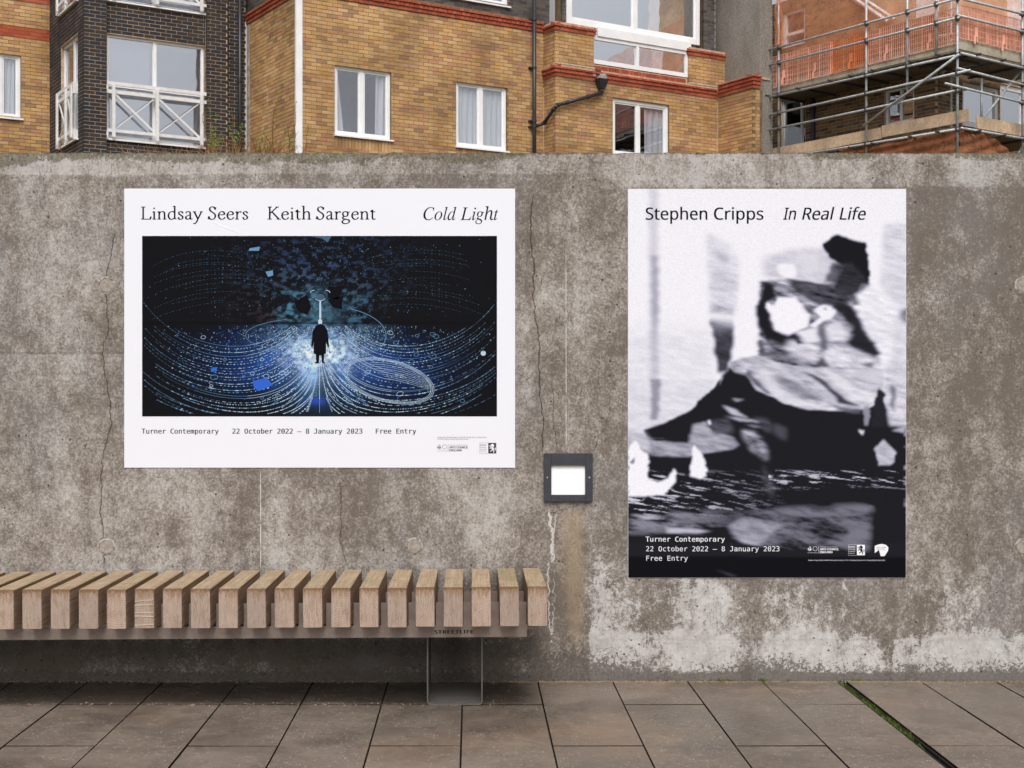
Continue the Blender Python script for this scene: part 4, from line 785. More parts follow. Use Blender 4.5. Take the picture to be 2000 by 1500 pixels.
 98: (414, [228,-7,189,-3,158,9,134,26,116,46,111,46,99,0,57,0,57,510,116,510,116,386,116,364,115,344,114,326,113,312,116,312,134,333,158,351,189,362,228,366,288,354,335,319,366,261,376,180,366,99,335,40,288,5,219,42,261,51,291,78,309,121,315,181,291,283,218,317,169,309,138,284,122,242,116,182,116,179,122,121,138,78,169,51], [7,9,8,7,10,9,7,11,10,18,20,19,7,12,11,17,20,18,17,21,20,16,21,17,7,13,12,15,33,16,33,21,16,7,14,13,33,22,21,15,34,33,32,22,33,7,15,14,7,36,15,36,35,15,35,34,15,31,22,32,31,23,22,7,37,36,7,38,37,30,23,31,30,24,23,7,39,38,29,24,30,7,40,39,29,25,24,28,25,29,7,5,40,5,41,40,27,25,28,5,4,41,4,27,41,7,6,5,3,27,4,3,25,27,3,26,25,2,26,3,1,26,2,1,0,26]),
 99: (323, [201,-7,156,-2,117,13,83,38,58,73,42,120,37,178,42,238,59,286,85,322,119,347,160,362,206,367,233,365,259,361,282,355,300,347,282,298,265,304,244,310,224,314,204,315,125,281,98,179,105,121,124,79,156,53,201,44,229,46,253,50,274,57,294,65,294,13,275,4,254,-2,230,-5], [11,13,12,11,14,13,10,14,11,10,15,14,10,16,15,9,16,10,9,21,16,21,20,16,20,19,16,19,18,16,18,17,16,8,21,9,8,22,21,7,22,8,7,23,22,6,23,7,6,24,23,5,24,6,5,25,24,4,25,5,4,26,25,3,26,4,30,32,31,29,32,30,3,27,26,28,32,29,27,32,28,3,32,27,2,32,3,1,32,2,1,33,32,1,34,33,1,35,34,0,35,1]),
 100: (414, [185,-7,124,5,77,40,47,98,37,179,47,261,78,319,125,355,185,367,223,363,254,351,278,334,297,314,301,314,300,324,299,339,297,355,297,367,297,510,356,510,356,0,308,0,300,48,297,48,278,27,254,9,223,-3,194,42,243,50,274,74,292,113,298,168,298,179,292,238,275,282,244,309,193,318,152,308,122,280,104,235,98,178,104,121,122,78,152,51], [17,19,18,17,20,19,7,9,8,16,20,17,7,10,9,6,10,7,15,20,16,6,11,10,14,20,15,6,36,11,36,12,11,13,20,14,5,37,6,37,36,6,35,12,36,35,13,12,35,34,13,34,33,13,33,20,13,5,38,37,5,39,38,4,39,5,32,20,33,4,40,39,3,40,4,31,20,32,3,41,40,30,20,31,3,42,41,29,20,30,2,42,3,2,43,42,28,22,29,22,20,29,2,27,43,27,23,28,23,22,28,27,24,23,21,20,22,2,24,27,1,24,2,1,25,24,1,26,25,0,26,1]),
 101: (379, [210,-7,162,-2,120,14,85,40,59,76,42,122,37,177,42,232,57,279,81,316,112,344,151,361,196,367,239,362,276,347,305,322,327,290,340,250,345,204,345,169,98,169,107,115,129,76,165,52,213,44,245,45,274,50,301,58,328,69,328,17,301,6,274,-1,245,-5,99,216,283,216,277,257,262,290,234,311,195,318,158,312,129,291,109,259], [11,13,12,11,14,13,10,14,11,10,15,14,9,15,10,9,38,15,38,37,15,37,16,15,9,39,38,8,39,9,8,40,39,36,16,37,8,41,40,35,16,36,35,17,16,7,41,8,7,33,41,34,17,35,34,18,17,6,33,7,6,34,33,6,18,34,6,19,18,5,20,6,20,19,6,5,21,20,4,21,5,4,22,21,3,22,4,3,23,22,27,29,28,26,29,27,3,24,23,25,29,26,24,29,25,3,29,24,2,29,3,2,30,29,1,30,2,1,31,30,1,32,31,0,32,1]),
 102: (232, [73,0,73,314,10,314,10,342,73,362,73,383,81,443,104,483,141,506,190,514,211,513,229,510,246,506,260,502,244,455,233,459,220,462,205,465,191,465,165,460,147,446,136,420,132,383,132,360,223,360,223,314,132,314,132,0], [8,10,9,8,11,10,8,12,11,7,12,8,7,13,12,7,16,13,16,15,13,15,14,13,6,19,7,19,18,7,18,17,7,17,16,7,6,20,19,6,21,20,5,21,6,5,22,21,5,23,22,4,23,5,3,23,4,3,24,23,3,25,24,2,25,3,1,25,2,0,26,1,26,25,1,0,27,26]),
 103: (414, [195,-161,123,-155,65,-138,65,-84,125,-105,198,-112,240,-105,271,-85,291,-53,298,-11,298,3,298,13,298,27,299,39,300,48,297,48,251,7,185,-7,123,6,76,42,47,101,37,179,47,256,76,316,123,354,185,367,219,363,249,353,275,336,298,312,301,312,309,360,356,360,356,-6,346,-74,317,-122,267,-151,194,42,241,49,273,71,292,109,298,165,298,179,292,243,273,285,240,309,193,317,153,308,123,281,104,237,98,179,104,120,123,77,153,50], [24,26,25,24,27,26,30,32,31,30,33,32,23,27,24,23,28,27,23,46,28,46,29,28,23,47,46,45,29,46,22,47,23,45,30,29,45,44,30,44,43,30,43,33,30,22,48,47,22,49,48,21,49,22,42,33,43,21,50,49,20,50,21,41,33,42,20,51,50,40,33,41,20,52,51,39,14,40,14,33,40,19,52,20,19,53,52,38,14,39,19,37,53,37,15,38,15,14,38,37,16,15,13,33,14,18,37,19,18,16,37,12,33,13,11,33,12,10,33,11,18,17,16,9,33,10,9,34,33,8,34,9,7,34,8,7,35,34,2,4,3,6,35,7,2,5,4,5,35,6,2,35,5,2,36,35,1,36,2,1,0,36]),
 104: (416, [57,0,57,510,116,510,116,361,115,335,113,310,117,310,137,334,164,352,195,362,229,366,287,358,328,335,352,294,361,234,361,0,302,0,302,230,282,295,222,317,171,309,139,283,122,242,116,186,116,0], [0,2,1,0,3,2,9,11,10,8,11,9,0,4,3,8,12,11,7,12,8,7,13,12,0,5,4,6,19,7,19,13,7,6,20,19,18,13,19,0,6,5,0,22,6,22,21,6,21,20,6,17,13,18,17,14,13,0,23,22,17,15,14,16,15,17,0,24,23]),
 105: (174, [57,0,57,360,116,360,116,0,87,420,74,422,62,429,55,441,52,457,55,474,62,486,74,493,87,495,100,493,111,486,119,474,122,457,119,441,111,429,100,422], [11,13,12,10,13,11,10,14,13,9,14,10,9,15,14,8,15,9,8,16,15,7,16,8,7,17,16,6,17,7,6,18,17,5,18,6,5,19,18,4,19,5,0,2,1,0,3,2]),
 107: (359, [57,0,57,510,116,510,116,244,115,231,115,216,114,199,113,185,116,185,121,192,128,201,136,211,144,221,152,231,158,238,273,360,343,360,197,206,353,0,281,0,156,168,116,132,116,0], [0,2,1,0,3,2,14,16,15,14,17,16,0,4,3,13,17,14,0,5,4,12,17,13,11,17,12,0,6,5,10,17,11,10,18,17,9,20,10,20,18,10,0,7,6,8,20,9,0,8,7,0,21,8,21,20,8,19,18,20,0,22,21]),
 108: (174, [57,0,57,510,116,510,116,0], [0,2,1,0,3,2]),
 109: (628, [57,0,57,360,105,360,113,311,117,311,137,336,162,353,192,363,223,367,293,352,333,306,336,306,358,333,386,352,418,363,452,367,505,359,543,335,566,295,574,234,574,0,515,0,515,232,497,296,442,317,397,309,367,287,350,250,345,199,345,0,286,0,286,232,268,296,212,317,166,309,137,283,121,242,116,187,116,0], [7,9,8,14,16,15,6,9,7,13,16,14,0,2,1,0,3,2,13,17,16,5,9,6,12,17,13,5,10,9,4,33,5,33,10,5,12,18,17,11,24,12,24,18,12,4,34,33,32,10,33,11,25,24,23,18,24,0,4,3,0,36,4,36,35,4,35,34,4,11,26,25,32,11,10,32,26,11,31,26,32,22,18,23,22,19,18,31,27,26,31,28,27,0,37,36,22,20,19,30,28,31,21,20,22,30,29,28,0,38,37]),
 110: (416, [57,0,57,360,105,360,113,311,117,311,138,336,165,353,197,363,230,367,287,359,328,335,352,295,361,234,361,0,302,0,302,230,282,295,222,317,171,309,139,283,122,242,116,187,116,0], [7,9,8,6,9,7,0,2,1,0,3,2,6,10,9,5,10,6,4,10,5,4,17,10,17,11,10,4,18,17,16,11,17,0,4,3,0,20,4,20,19,4,19,18,4,15,11,16,15,12,11,0,21,20,15,13,12,14,13,15,0,22,21]),
 111: (407, [202,-7,157,-1,117,15,84,42,58,79,42,125,37,181,48,260,82,318,135,355,204,367,250,361,290,345,324,318,349,282,365,236,370,181,359,101,325,42,271,6,203,42,251,52,283,80,303,123,309,181,303,238,283,281,251,308,203,317,155,308,123,281,104,238,98,181,104,123,123,80,156,52], [9,11,10,9,12,11,8,12,9,8,13,12,7,29,8,29,28,8,28,13,8,28,27,13,27,14,13,7,30,29,26,14,27,26,15,14,7,31,30,25,15,26,6,31,7,6,32,31,24,15,25,24,16,15,5,32,6,5,33,32,23,16,24,23,17,16,4,33,5,4,34,33,22,17,23,22,18,17,4,35,34,21,18,22,3,35,4,3,20,35,20,18,21,3,18,20,3,19,18,2,19,3,1,19,2,1,0,19]),
 112: (414, [57,-161,57,360,105,360,113,311,116,311,135,333,158,351,189,363,228,367,288,355,335,320,366,262,376,181,366,100,335,41,288,5,228,-7,190,-3,159,9,135,26,116,46,112,46,113,33,115,17,116,1,116,-13,116,-161,219,42,249,47,273,60,291,82,305,110,312,143,315,181,309,237,291,280,261,308,218,317,171,309,140,286,123,247,116,192,116,181,122,122,138,78,169,51], [7,9,8,6,9,7,0,2,1,0,3,2,6,10,9,5,10,6,4,37,5,37,10,5,37,36,10,36,11,10,4,38,37,0,4,3,0,40,4,40,39,4,39,38,4,35,11,36,34,11,35,34,12,11,0,41,40,33,12,34,0,42,41,32,12,33,0,43,42,32,13,12,31,13,32,0,21,43,21,44,43,30,13,31,30,14,13,29,14,30,21,45,44,28,14,29,21,20,45,20,27,45,27,14,28,0,22,21,19,27,20,19,14,27,19,15,14,0,23,22,18,15,19,0,24,23,17,15,18,17,16,15,0,25,24,0,26,25]),
 114: (278, [57,0,57,360,105,360,112,294,115,294,135,322,160,345,190,361,225,367,235,366,247,366,258,364,267,363,260,308,251,310,241,312,231,313,221,313,194,309,169,298,147,280,131,256,120,226,116,192,116,0], [7,9,8,7,10,9,7,11,10,7,12,11,7,13,12,6,13,7,0,2,1,0,3,2,5,16,6,16,15,6,15,14,6,14,13,6,4,18,5,18,17,5,17,16,5,4,19,18,4,20,19,0,4,3,0,22,4,22,21,4,21,20,4,0,23,22,0,24,23]),
 115: (322, [148,-7,113,-5,83,-1,57,7,35,16,35,70,59,60,87,50,118,43,149,41,188,45,214,55,229,72,234,94,233,107,227,118,217,129,200,140,177,151,146,164,113,177,86,191,64,206,48,223,38,244,34,271,44,312,72,342,115,360,169,367,201,365,231,360,258,353,284,343,264,296,241,304,216,312,191,317,165,318,133,315,110,307,95,293,91,275,93,261,99,249,111,239,129,229,153,219,183,206,215,193,242,180,263,165,279,147,288,126,291,99,282,53,253,20,207,0], [28,30,29,28,31,30,27,31,28,27,32,31,27,33,32,27,36,33,36,35,33,35,34,33,26,38,27,38,37,27,37,36,27,26,39,38,26,40,39,25,40,26,25,41,40,25,42,41,25,43,42,24,43,25,24,44,43,24,45,44,23,45,24,23,46,45,23,47,46,22,47,23,22,48,47,22,49,48,21,49,22,21,50,49,20,50,21,20,51,50,19,51,20,19,52,51,18,52,19,17,52,18,17,53,52,16,53,17,15,53,16,15,54,53,14,54,15,13,54,14,13,55,54,12,55,13,11,55,12,4,6,5,4,7,6,10,55,11,10,56,55,4,8,7,9,56,10,4,9,8,4,56,9,4,57,56,3,57,4,2,57,3,2,0,57,1,0,2]),
 116: (243, [167,-7,140,-4,115,3,94,16,77,37,65,66,62,105,62,314,11,314,11,343,62,366,86,443,121,443,121,360,225,360,225,314,121,314,121,106,125,77,137,57,155,46,177,42,191,42,205,44,218,46,228,49,228,4,216,0,201,-4,184,-6], [10,12,11,10,13,12,9,13,10,9,14,13,9,15,14,8,15,9,7,15,8,6,16,7,16,15,7,6,17,16,6,18,17,5,18,6,5,19,18,4,19,5,4,20,19,24,26,25,23,26,24,4,21,20,22,26,23,21,26,22,4,26,21,3,26,4,2,26,3,2,27,26,1,27,2,1,28,27,1,29,28,0,29,1]),
 117: (416, [184,-7,127,1,86,25,61,65,53,124,53,360,113,360,113,128,133,64,193,42,243,51,276,76,293,117,299,173,299,360,358,360,358,0,310,0,301,48,298,48,277,23,250,6,218,-3], [4,6,5,4,7,6,13,15,14,13,16,15,12,16,13,4,8,7,3,8,4,11,16,12,10,18,11,18,16,11,2,8,3,2,9,8,9,19,10,19,18,10,9,20,19,17,16,18,2,20,9,1,20,2,1,21,20,1,22,21,0,22,1]),
 118: (342, [136,0,0,360,63,360,140,148,145,132,151,115,157,97,162,80,166,65,169,52,171,52,175,65,179,81,184,98,190,116,196,133,201,148,278,360,341,360,204,0], [0,2,1,0,3,2,16,18,17,16,19,18,0,4,3,15,19,16,14,19,15,0,5,4,13,19,14,0,6,5,12,19,13,0,7,6,11,19,12,0,8,7,10,19,11,0,9,8,0,10,9,0,19,10]),
 120: (356, [12,0,142,184,18,360,85,360,178,224,270,360,336,360,212,184,343,0,276,0,178,144,79,0], [1,3,2,1,4,3,4,6,5,4,7,6,1,7,4,0,7,1,0,10,7,10,8,7,0,11,10,9,8,10]),
 121: (343, [56,-161,41,-161,28,-160,17,-158,7,-156,7,-109,16,-110,25,-111,36,-112,47,-113,75,-108,97,-95,114,-75,127,-49,146,-1,1,360,64,360,142,155,151,129,160,104,167,80,172,57,175,57,180,76,187,101,196,128,206,156,279,360,343,360,187,-50,166,-96,139,-131,103,-154], [14,16,15,14,17,16,26,28,27,26,29,28,25,29,26,14,18,17,14,19,18,24,29,25,14,20,19,23,29,24,14,21,20,22,29,23,14,22,21,14,29,22,13,29,14,12,29,13,12,30,29,11,30,12,10,30,11,10,31,30,9,31,10,4,6,5,4,7,6,4,8,7,4,9,8,4,31,9,4,32,31,4,0,32,3,0,4,2,0,3,1,0,2]),
 169: (403, [64,0,64,480,339,480,339,0,98,34,306,34,306,445,98,445], [0,7,1,7,2,1,7,6,2,6,3,2,0,4,7,5,3,6,0,5,4,0,3,5]),
}
GL['m'] = {
 32: (429, [], []),
 48: (429, [168,261,172,279,182,294,196,305,214,308,232,305,247,294,258,279,261,261,258,243,247,228,232,218,214,214,196,218,181,228,171,243,214,474,172,460,141,421,123,354,117,259,123,165,141,99,172,59,214,46,258,59,288,99,306,165,312,259,306,354,288,421,258,460,214,529,288,512,340,461,372,376,383,259,372,143,340,58,288,7,214,-10,141,7,89,58,57,143,46,259,57,376,89,461,141,512], [47,33,32,46,33,47,46,16,33,16,34,33,46,17,16,31,34,16,45,17,46,31,35,34,45,18,17,30,35,31,45,19,18,29,35,30,44,19,45,29,36,35,44,20,19,28,36,29,3,5,4,2,5,3,2,6,5,1,6,2,1,7,6,0,7,1,0,8,7,15,8,0,15,9,8,43,20,44,43,21,20,27,36,28,27,37,36,15,10,9,14,10,15,14,11,10,13,11,14,13,12,11,43,22,21,26,37,27,26,38,37,42,22,43,42,23,22,25,38,26,42,24,23,24,38,25,41,24,42,24,39,38,41,39,24,40,39,41]),
 50: (429, [130,59,369,59,369,0,53,0,53,59,114,124,167,180,208,225,234,255,263,293,281,323,290,350,293,377,287,416,268,445,237,464,197,470,165,467,131,459,95,444,57,424,57,495,93,510,128,521,162,527,196,529,265,519,319,489,354,442,365,382,361,349,350,315,329,280,299,242,276,215,243,179,196,129], [24,26,25,23,26,24,22,26,23,22,27,26,21,27,22,20,19,21,19,18,21,18,17,21,17,27,21,17,16,27,16,15,27,15,28,27,14,28,15,13,28,14,13,29,28,12,29,13,12,30,29,11,30,12,10,30,11,10,31,30,9,31,10,9,32,31,8,32,9,8,33,32,7,33,8,7,34,33,6,34,7,6,35,34,5,35,6,5,36,35,5,0,36,4,0,5,3,0,4,3,1,0,3,2,1]),
 51: (429, [270,278,315,259,349,230,369,191,376,143,364,79,327,31,270,0,194,-10,158,-8,121,-3,84,5,48,16,48,86,83,70,118,58,152,51,186,49,237,56,275,75,298,107,306,150,298,191,275,222,239,242,191,249,138,249,138,307,191,307,234,312,267,328,287,353,294,387,288,423,269,449,238,465,197,470,165,468,133,463,99,454,63,442,63,507,103,517,138,524,169,528,197,529,265,520,318,491,352,447,364,390,358,351,340,319,310,294], [44,46,45,43,46,44,42,46,43,42,47,46,41,47,42,40,39,41,39,38,41,38,37,41,37,47,41,37,36,47,36,35,47,35,48,47,34,48,35,33,48,34,33,49,48,32,49,33,32,50,49,31,50,32,30,50,31,30,51,50,29,51,30,29,52,51,28,52,29,26,28,27,26,52,28,26,0,52,26,1,0,26,25,1,25,2,1,24,2,25,23,2,24,23,3,2,22,3,23,21,3,22,21,4,3,20,4,21,20,5,4,19,5,20,12,14,13,19,6,5,18,6,19,12,15,14,12,16,15,17,6,18,12,17,16,12,6,17,12,7,6,11,7,12,10,7,11,10,8,7,9,8,10]),
 56: (429, [214,247,173,240,142,221,123,189,116,146,123,104,142,72,173,52,214,45,256,51,287,71,307,103,313,146,307,189,287,220,256,240,153,276,113,293,83,319,64,353,58,394,68,450,100,493,150,520,214,529,280,520,329,493,361,450,372,394,365,353,346,319,316,293,276,276,322,259,356,230,377,190,384,140,372,77,339,30,285,0,214,-10,144,0,90,29,57,77,46,139,53,189,73,230,107,259,128,388,133,351,150,324,177,308,214,302,252,308,279,324,296,351,302,388,296,425,279,453,252,469,214,475,177,469,150,452,133,425], [23,25,24,22,25,23,22,26,25,21,61,22,61,26,22,61,60,26,60,59,26,59,27,26,58,27,59,21,62,61,57,27,58,21,63,62,20,63,21,57,28,27,56,28,57,20,48,63,19,48,20,56,29,28,19,49,48,55,29,56,18,49,19,55,30,29,18,50,49,54,30,55,18,51,50,53,30,54,17,51,18,53,31,30,17,52,51,52,31,53,17,31,52,16,31,17,16,32,31,47,32,16,47,33,32,47,0,33,0,34,33,46,0,47,46,1,0,15,34,0,46,2,1,14,34,15,14,35,34,45,2,46,45,3,2,13,35,14,13,36,35,44,3,45,44,4,3,12,36,13,44,5,4,11,36,12,11,37,36,43,5,44,43,6,5,10,37,11,10,38,37,42,6,43,42,7,6,9,38,10,42,8,7,8,38,9,42,38,8,42,39,38,41,39,42,41,40,39]),
 67: (429, [374,18,346,6,319,-3,290,-8,259,-10,170,8,104,61,62,146,48,259,62,373,104,458,170,511,259,529,290,527,319,522,346,513,374,501,374,429,347,447,318,461,289,469,259,472,199,459,156,419,130,353,122,259,130,166,156,100,199,60,259,47,289,50,319,58,347,72,374,91], [11,13,12,11,14,13,11,15,14,11,16,15,10,16,11,10,21,16,21,20,16,20,19,16,19,18,16,18,17,16,10,22,21,10,23,22,9,23,10,9,24,23,8,24,9,8,25,24,7,25,8,7,26,25,7,27,26,6,27,7,6,28,27,32,0,33,31,0,32,5,28,6,5,29,28,30,0,31,29,0,30,5,0,29,5,1,0,4,1,5,4,2,1,4,3,2]),
 69: (429, [69,520,377,520,377,461,139,461,139,307,367,307,367,248,139,248,139,59,384,59,384,0,69,0], [11,3,0,3,1,0,3,2,1,11,4,3,11,7,4,7,5,4,7,6,5,11,8,7,11,9,8,11,10,9]),
 70: (429, [81,520,387,520,387,461,152,461,152,307,365,307,365,248,152,248,152,0,81,0], [9,3,0,3,1,0,3,2,1,9,4,3,9,7,4,7,5,4,7,6,5,9,8,7]),
 74: (429, [38,21,38,103,70,79,103,61,138,51,173,47,216,53,243,73,258,110,263,170,263,461,130,461,130,520,333,520,333,170,324,86,296,31,247,0,173,-10,140,-8,107,-2,73,7], [11,13,12,11,10,13,10,14,13,9,14,10,8,14,9,8,15,14,7,15,8,0,2,1,7,16,15,0,3,2,6,16,7,0,4,3,5,16,6,0,5,4,0,16,5,0,17,16,21,17,0,20,17,21,20,18,17,19,18,20]),
 79: (429, [315,259,309,358,292,423,261,460,214,472,169,460,138,423,120,358,114,259,120,161,138,96,169,59,214,47,261,59,292,96,309,161,389,259,378,141,346,57,291,7,214,-10,138,7,84,56,51,140,41,259,51,378,84,462,138,513,214,529,291,513,346,462,378,378], [27,29,28,26,29,27,26,4,29,4,30,29,26,5,4,3,30,4,25,5,26,3,31,30,25,6,5,2,31,3,25,7,6,1,31,2,24,7,25,1,16,31,24,8,7,0,16,1,23,8,24,23,9,8,15,16,0,15,17,16,23,10,9,14,17,15,14,18,17,22,10,23,22,11,10,13,18,14,22,12,11,12,18,13,12,19,18,21,12,22,21,19,12,21,20,19]),
 84: (429, [16,520,413,520,413,461,250,461,250,0,180,0,180,461,16,461], [7,1,0,7,2,1,6,2,7,5,3,6,3,2,6,5,4,3]),
 97: (429, [244,196,223,196,174,191,139,176,117,152,110,118,116,86,132,63,157,48,190,44,238,53,274,80,296,124,304,182,304,196,369,222,369,0,304,0,304,58,281,28,253,6,218,-6,177,-10,123,-2,82,24,55,63,46,114,57,171,90,212,144,238,218,246,304,246,304,256,298,297,281,324,250,340,206,345,173,343,140,336,107,324,75,308,75,372,110,384,143,393,175,398,206,399,251,396,289,385,320,367,344,342,356,323,363,299,367,267], [44,46,45,43,46,44,43,47,46,42,47,43,42,48,47,41,48,42,40,39,41,39,38,41,38,37,41,37,48,41,37,36,48,36,49,48,35,49,36,35,50,49,34,50,35,33,50,34,33,51,50,33,52,51,32,52,33,32,15,52,31,15,32,29,31,30,29,15,31,28,15,29,28,14,15,14,16,15,27,2,28,2,1,28,1,14,28,0,14,1,13,16,14,27,3,2,12,16,13,27,4,3,26,4,27,26,5,4,11,18,12,18,16,12,26,6,5,25,6,26,25,7,6,10,18,11,25,8,7,24,8,25,10,19,18,17,16,18,9,19,10,24,9,8,24,19,9,24,20,19,23,20,24,23,21,20,22,21,23]),
 98: (429, [320,195,314,260,296,307,267,336,226,345,185,336,155,307,137,260,131,195,137,130,155,83,185,54,226,44,267,54,296,82,314,129,131,340,150,365,174,384,203,396,236,399,299,386,347,345,377,281,387,196,377,110,347,45,299,4,235,-10,203,-6,174,5,150,24,131,49,131,0,67,0,67,542,131,542], [34,36,35,34,16,36,19,21,20,18,21,19,18,22,21,17,22,18,16,4,17,4,22,17,4,3,22,3,23,22,16,5,4,34,7,16,7,6,16,6,5,16,2,23,3,1,23,2,1,24,23,0,24,1,34,8,7,0,25,24,34,9,8,15,25,0,34,10,9,14,25,15,14,26,25,34,32,10,32,11,10,13,26,14,32,12,11,12,26,13,34,33,32,31,12,32,12,27,26,31,27,12,30,27,31,29,27,30,29,28,27]),
 99: (429, [369,20,343,7,316,-3,289,-8,260,-10,180,3,119,44,81,109,68,195,81,280,119,345,180,386,260,399,288,398,315,392,342,383,369,369,369,302,344,322,318,335,291,343,260,345,207,335,168,306,144,259,135,195,144,131,168,83,207,54,260,44,292,47,320,54,346,68,369,86], [11,13,12,11,14,13,11,15,14,10,15,11,10,16,15,10,21,16,21,20,16,20,19,16,19,18,16,18,17,16,9,22,10,22,21,10,9,23,22,9,24,23,8,24,9,8,25,24,7,25,8,7,26,25,7,27,26,6,27,7,32,0,33,6,28,27,31,0,32,30,0,31,6,29,28,29,0,30,5,29,6,5,0,29,5,1,0,5,2,1,4,2,5,4,3,2]),
 101: (429, [387,211,387,180,110,180,110,178,118,121,143,79,183,53,237,44,268,47,301,54,335,66,372,84,372,20,336,7,302,-3,268,-8,236,-10,155,4,94,44,56,109,43,195,55,279,93,344,151,385,227,399,293,387,344,349,376,289,323,230,316,279,296,316,266,338,224,345,182,337,148,314,124,278,112,229], [23,25,24,23,26,25,22,26,23,22,32,26,32,31,26,31,27,26,22,33,32,21,33,22,30,27,31,21,34,33,29,27,30,21,35,34,29,0,27,28,0,29,20,35,21,20,36,35,36,0,28,20,0,36,20,1,0,19,2,20,2,1,20,19,3,2,19,4,3,19,5,4,18,5,19,10,12,11,18,6,5,9,12,10,8,12,9,18,7,6,7,12,8,17,7,18,17,12,7,17,13,12,17,14,13,16,14,17,16,15,14]),
 109: (429, [235,350,249,372,265,387,286,396,310,399,350,390,376,363,390,311,395,226,395,0,337,0,337,223,334,290,327,326,314,341,294,346,270,340,256,324,248,288,245,223,245,0,187,0,187,223,184,291,177,326,163,341,141,346,120,340,106,324,99,288,96,223,96,0,38,0,38,390,96,390,96,357,109,375,125,388,143,397,164,399,188,396,208,387,224,372], [38,40,39,3,5,4,37,40,38,2,5,3,37,41,40,2,6,5,32,34,33,32,35,34,36,41,37,1,6,2,36,42,41,35,42,36,0,6,1,35,0,42,0,15,6,15,14,6,14,7,6,32,28,35,28,27,35,27,26,35,26,0,35,26,15,0,25,15,26,25,16,15,24,16,25,13,7,14,24,17,16,23,17,24,12,7,13,32,29,28,23,18,17,12,8,7,22,18,23,11,8,12,32,30,29,22,19,18,11,9,8,32,31,30,21,19,22,21,20,19,10,9,11]),
 110: (429, [366,242,366,0,302,0,302,242,297,287,283,319,259,337,225,344,186,336,156,312,138,273,132,220,132,0,68,0,68,390,132,390,132,331,152,361,178,382,210,395,248,399,300,390,337,360,359,311], [19,21,20,18,21,19,13,15,14,13,16,15,18,22,21,17,22,18,16,22,17,16,7,22,7,6,22,6,23,22,16,8,7,5,23,6,16,9,8,13,10,16,10,9,16,4,23,5,4,0,23,3,0,4,13,11,10,2,0,3,2,1,0,13,12,11]),
 111: (429, [214,345,172,336,141,307,122,260,116,195,122,129,141,82,172,54,214,44,258,54,289,82,307,129,314,195,307,260,289,307,258,336,214,399,286,386,339,347,371,282,382,195,371,107,339,42,286,3,214,-10,143,3,91,42,58,107,48,195,58,282,91,347,143,386], [31,17,16,30,17,31,30,18,17,29,1,30,1,0,30,0,18,30,0,15,18,15,19,18,29,2,1,14,19,15,29,3,2,13,19,14,28,3,29,13,20,19,28,4,3,12,20,13,27,4,28,27,5,4,11,20,12,11,21,20,27,6,5,10,21,11,26,6,27,10,22,21,26,7,6,9,22,10,26,8,7,8,22,9,26,22,8,25,22,26,25,23,22,25,24,23]),
 112: (429, [131,49,131,-148,66,-148,66,390,131,390,131,340,149,366,173,384,202,396,235,399,298,386,346,345,376,280,386,193,376,108,345,44,298,3,235,-10,201,-6,173,5,149,24,319,195,313,260,295,307,266,336,225,345,184,336,155,307,137,260,131,195,137,130,155,83,184,54,225,44,266,54,295,82,313,129], [8,10,9,7,10,8,2,4,3,2,5,4,7,11,10,6,11,7,5,25,6,25,11,6,5,26,25,24,11,25,24,12,11,2,28,5,28,27,5,27,26,5,23,12,24,22,12,23,22,13,12,21,13,22,2,29,28,2,30,29,36,13,21,36,14,13,2,0,30,0,31,30,35,14,36,35,15,14,0,32,31,34,15,35,0,33,32,33,15,34,2,1,0,20,33,0,20,15,33,20,16,15,19,16,20,18,16,19,18,17,16]),
 114: (429, [402,310,381,323,360,333,338,338,314,340,261,331,222,303,198,257,190,194,190,0,126,0,126,390,190,390,190,314,211,350,240,377,276,394,319,399,341,398,363,393,383,386,402,375], [16,18,17,16,19,18,15,19,16,15,20,19,10,12,11,10,13,12,15,21,20,14,21,15,14,3,21,3,2,21,2,1,21,1,0,21,13,5,14,5,4,14,4,3,14,13,6,5,10,7,13,7,6,13,10,8,7,10,9,8]),
 116: (429, [214,501,214,390,359,390,359,340,214,340,214,128,218,92,230,68,253,55,287,51,359,51,359,0,281,0,220,7,179,29,157,68,150,128,150,340,46,340,46,390,150,390,150,501], [20,0,21,20,1,0,18,20,19,18,1,20,18,2,1,18,3,2,17,3,18,16,4,17,4,3,17,16,5,4,15,5,16,15,6,5,15,7,6,14,7,15,14,8,7,14,9,8,14,10,9,14,11,10,13,11,14,12,11,13]),
 117: (429, [68,148,68,389,132,389,132,148,137,102,151,70,174,52,208,46,248,54,278,77,296,116,302,169,302,389,366,389,366,0,302,0,302,58,281,29,255,7,223,-6,186,-10,134,0,97,29,75,78], [0,2,1,0,3,2,11,13,12,11,14,13,10,14,11,23,3,0,23,4,3,9,16,10,16,14,10,23,5,4,22,5,23,8,16,9,22,6,5,8,17,16,15,14,16,7,17,8,22,7,6,22,17,7,21,17,22,21,18,17,21,19,18,20,19,21]),
 121: (429, [299,125,281,78,258,18,229,-56,212,-94,194,-118,172,-135,146,-145,116,-148,64,-148,64,-95,102,-95,127,-91,146,-78,164,-49,187,6,36,390,104,390,220,85,334,390,401,390], [15,17,16,15,18,17,18,20,19,18,0,20,18,1,0,15,1,18,15,2,1,15,3,2,14,3,15,13,3,14,13,4,3,12,4,13,11,4,12,11,5,4,9,11,10,9,5,11,9,6,5,9,7,6,9,8,7]),
 8211: (429, [0,220,429,220,429,171,0,171], [3,1,0,3,2,1]),
}
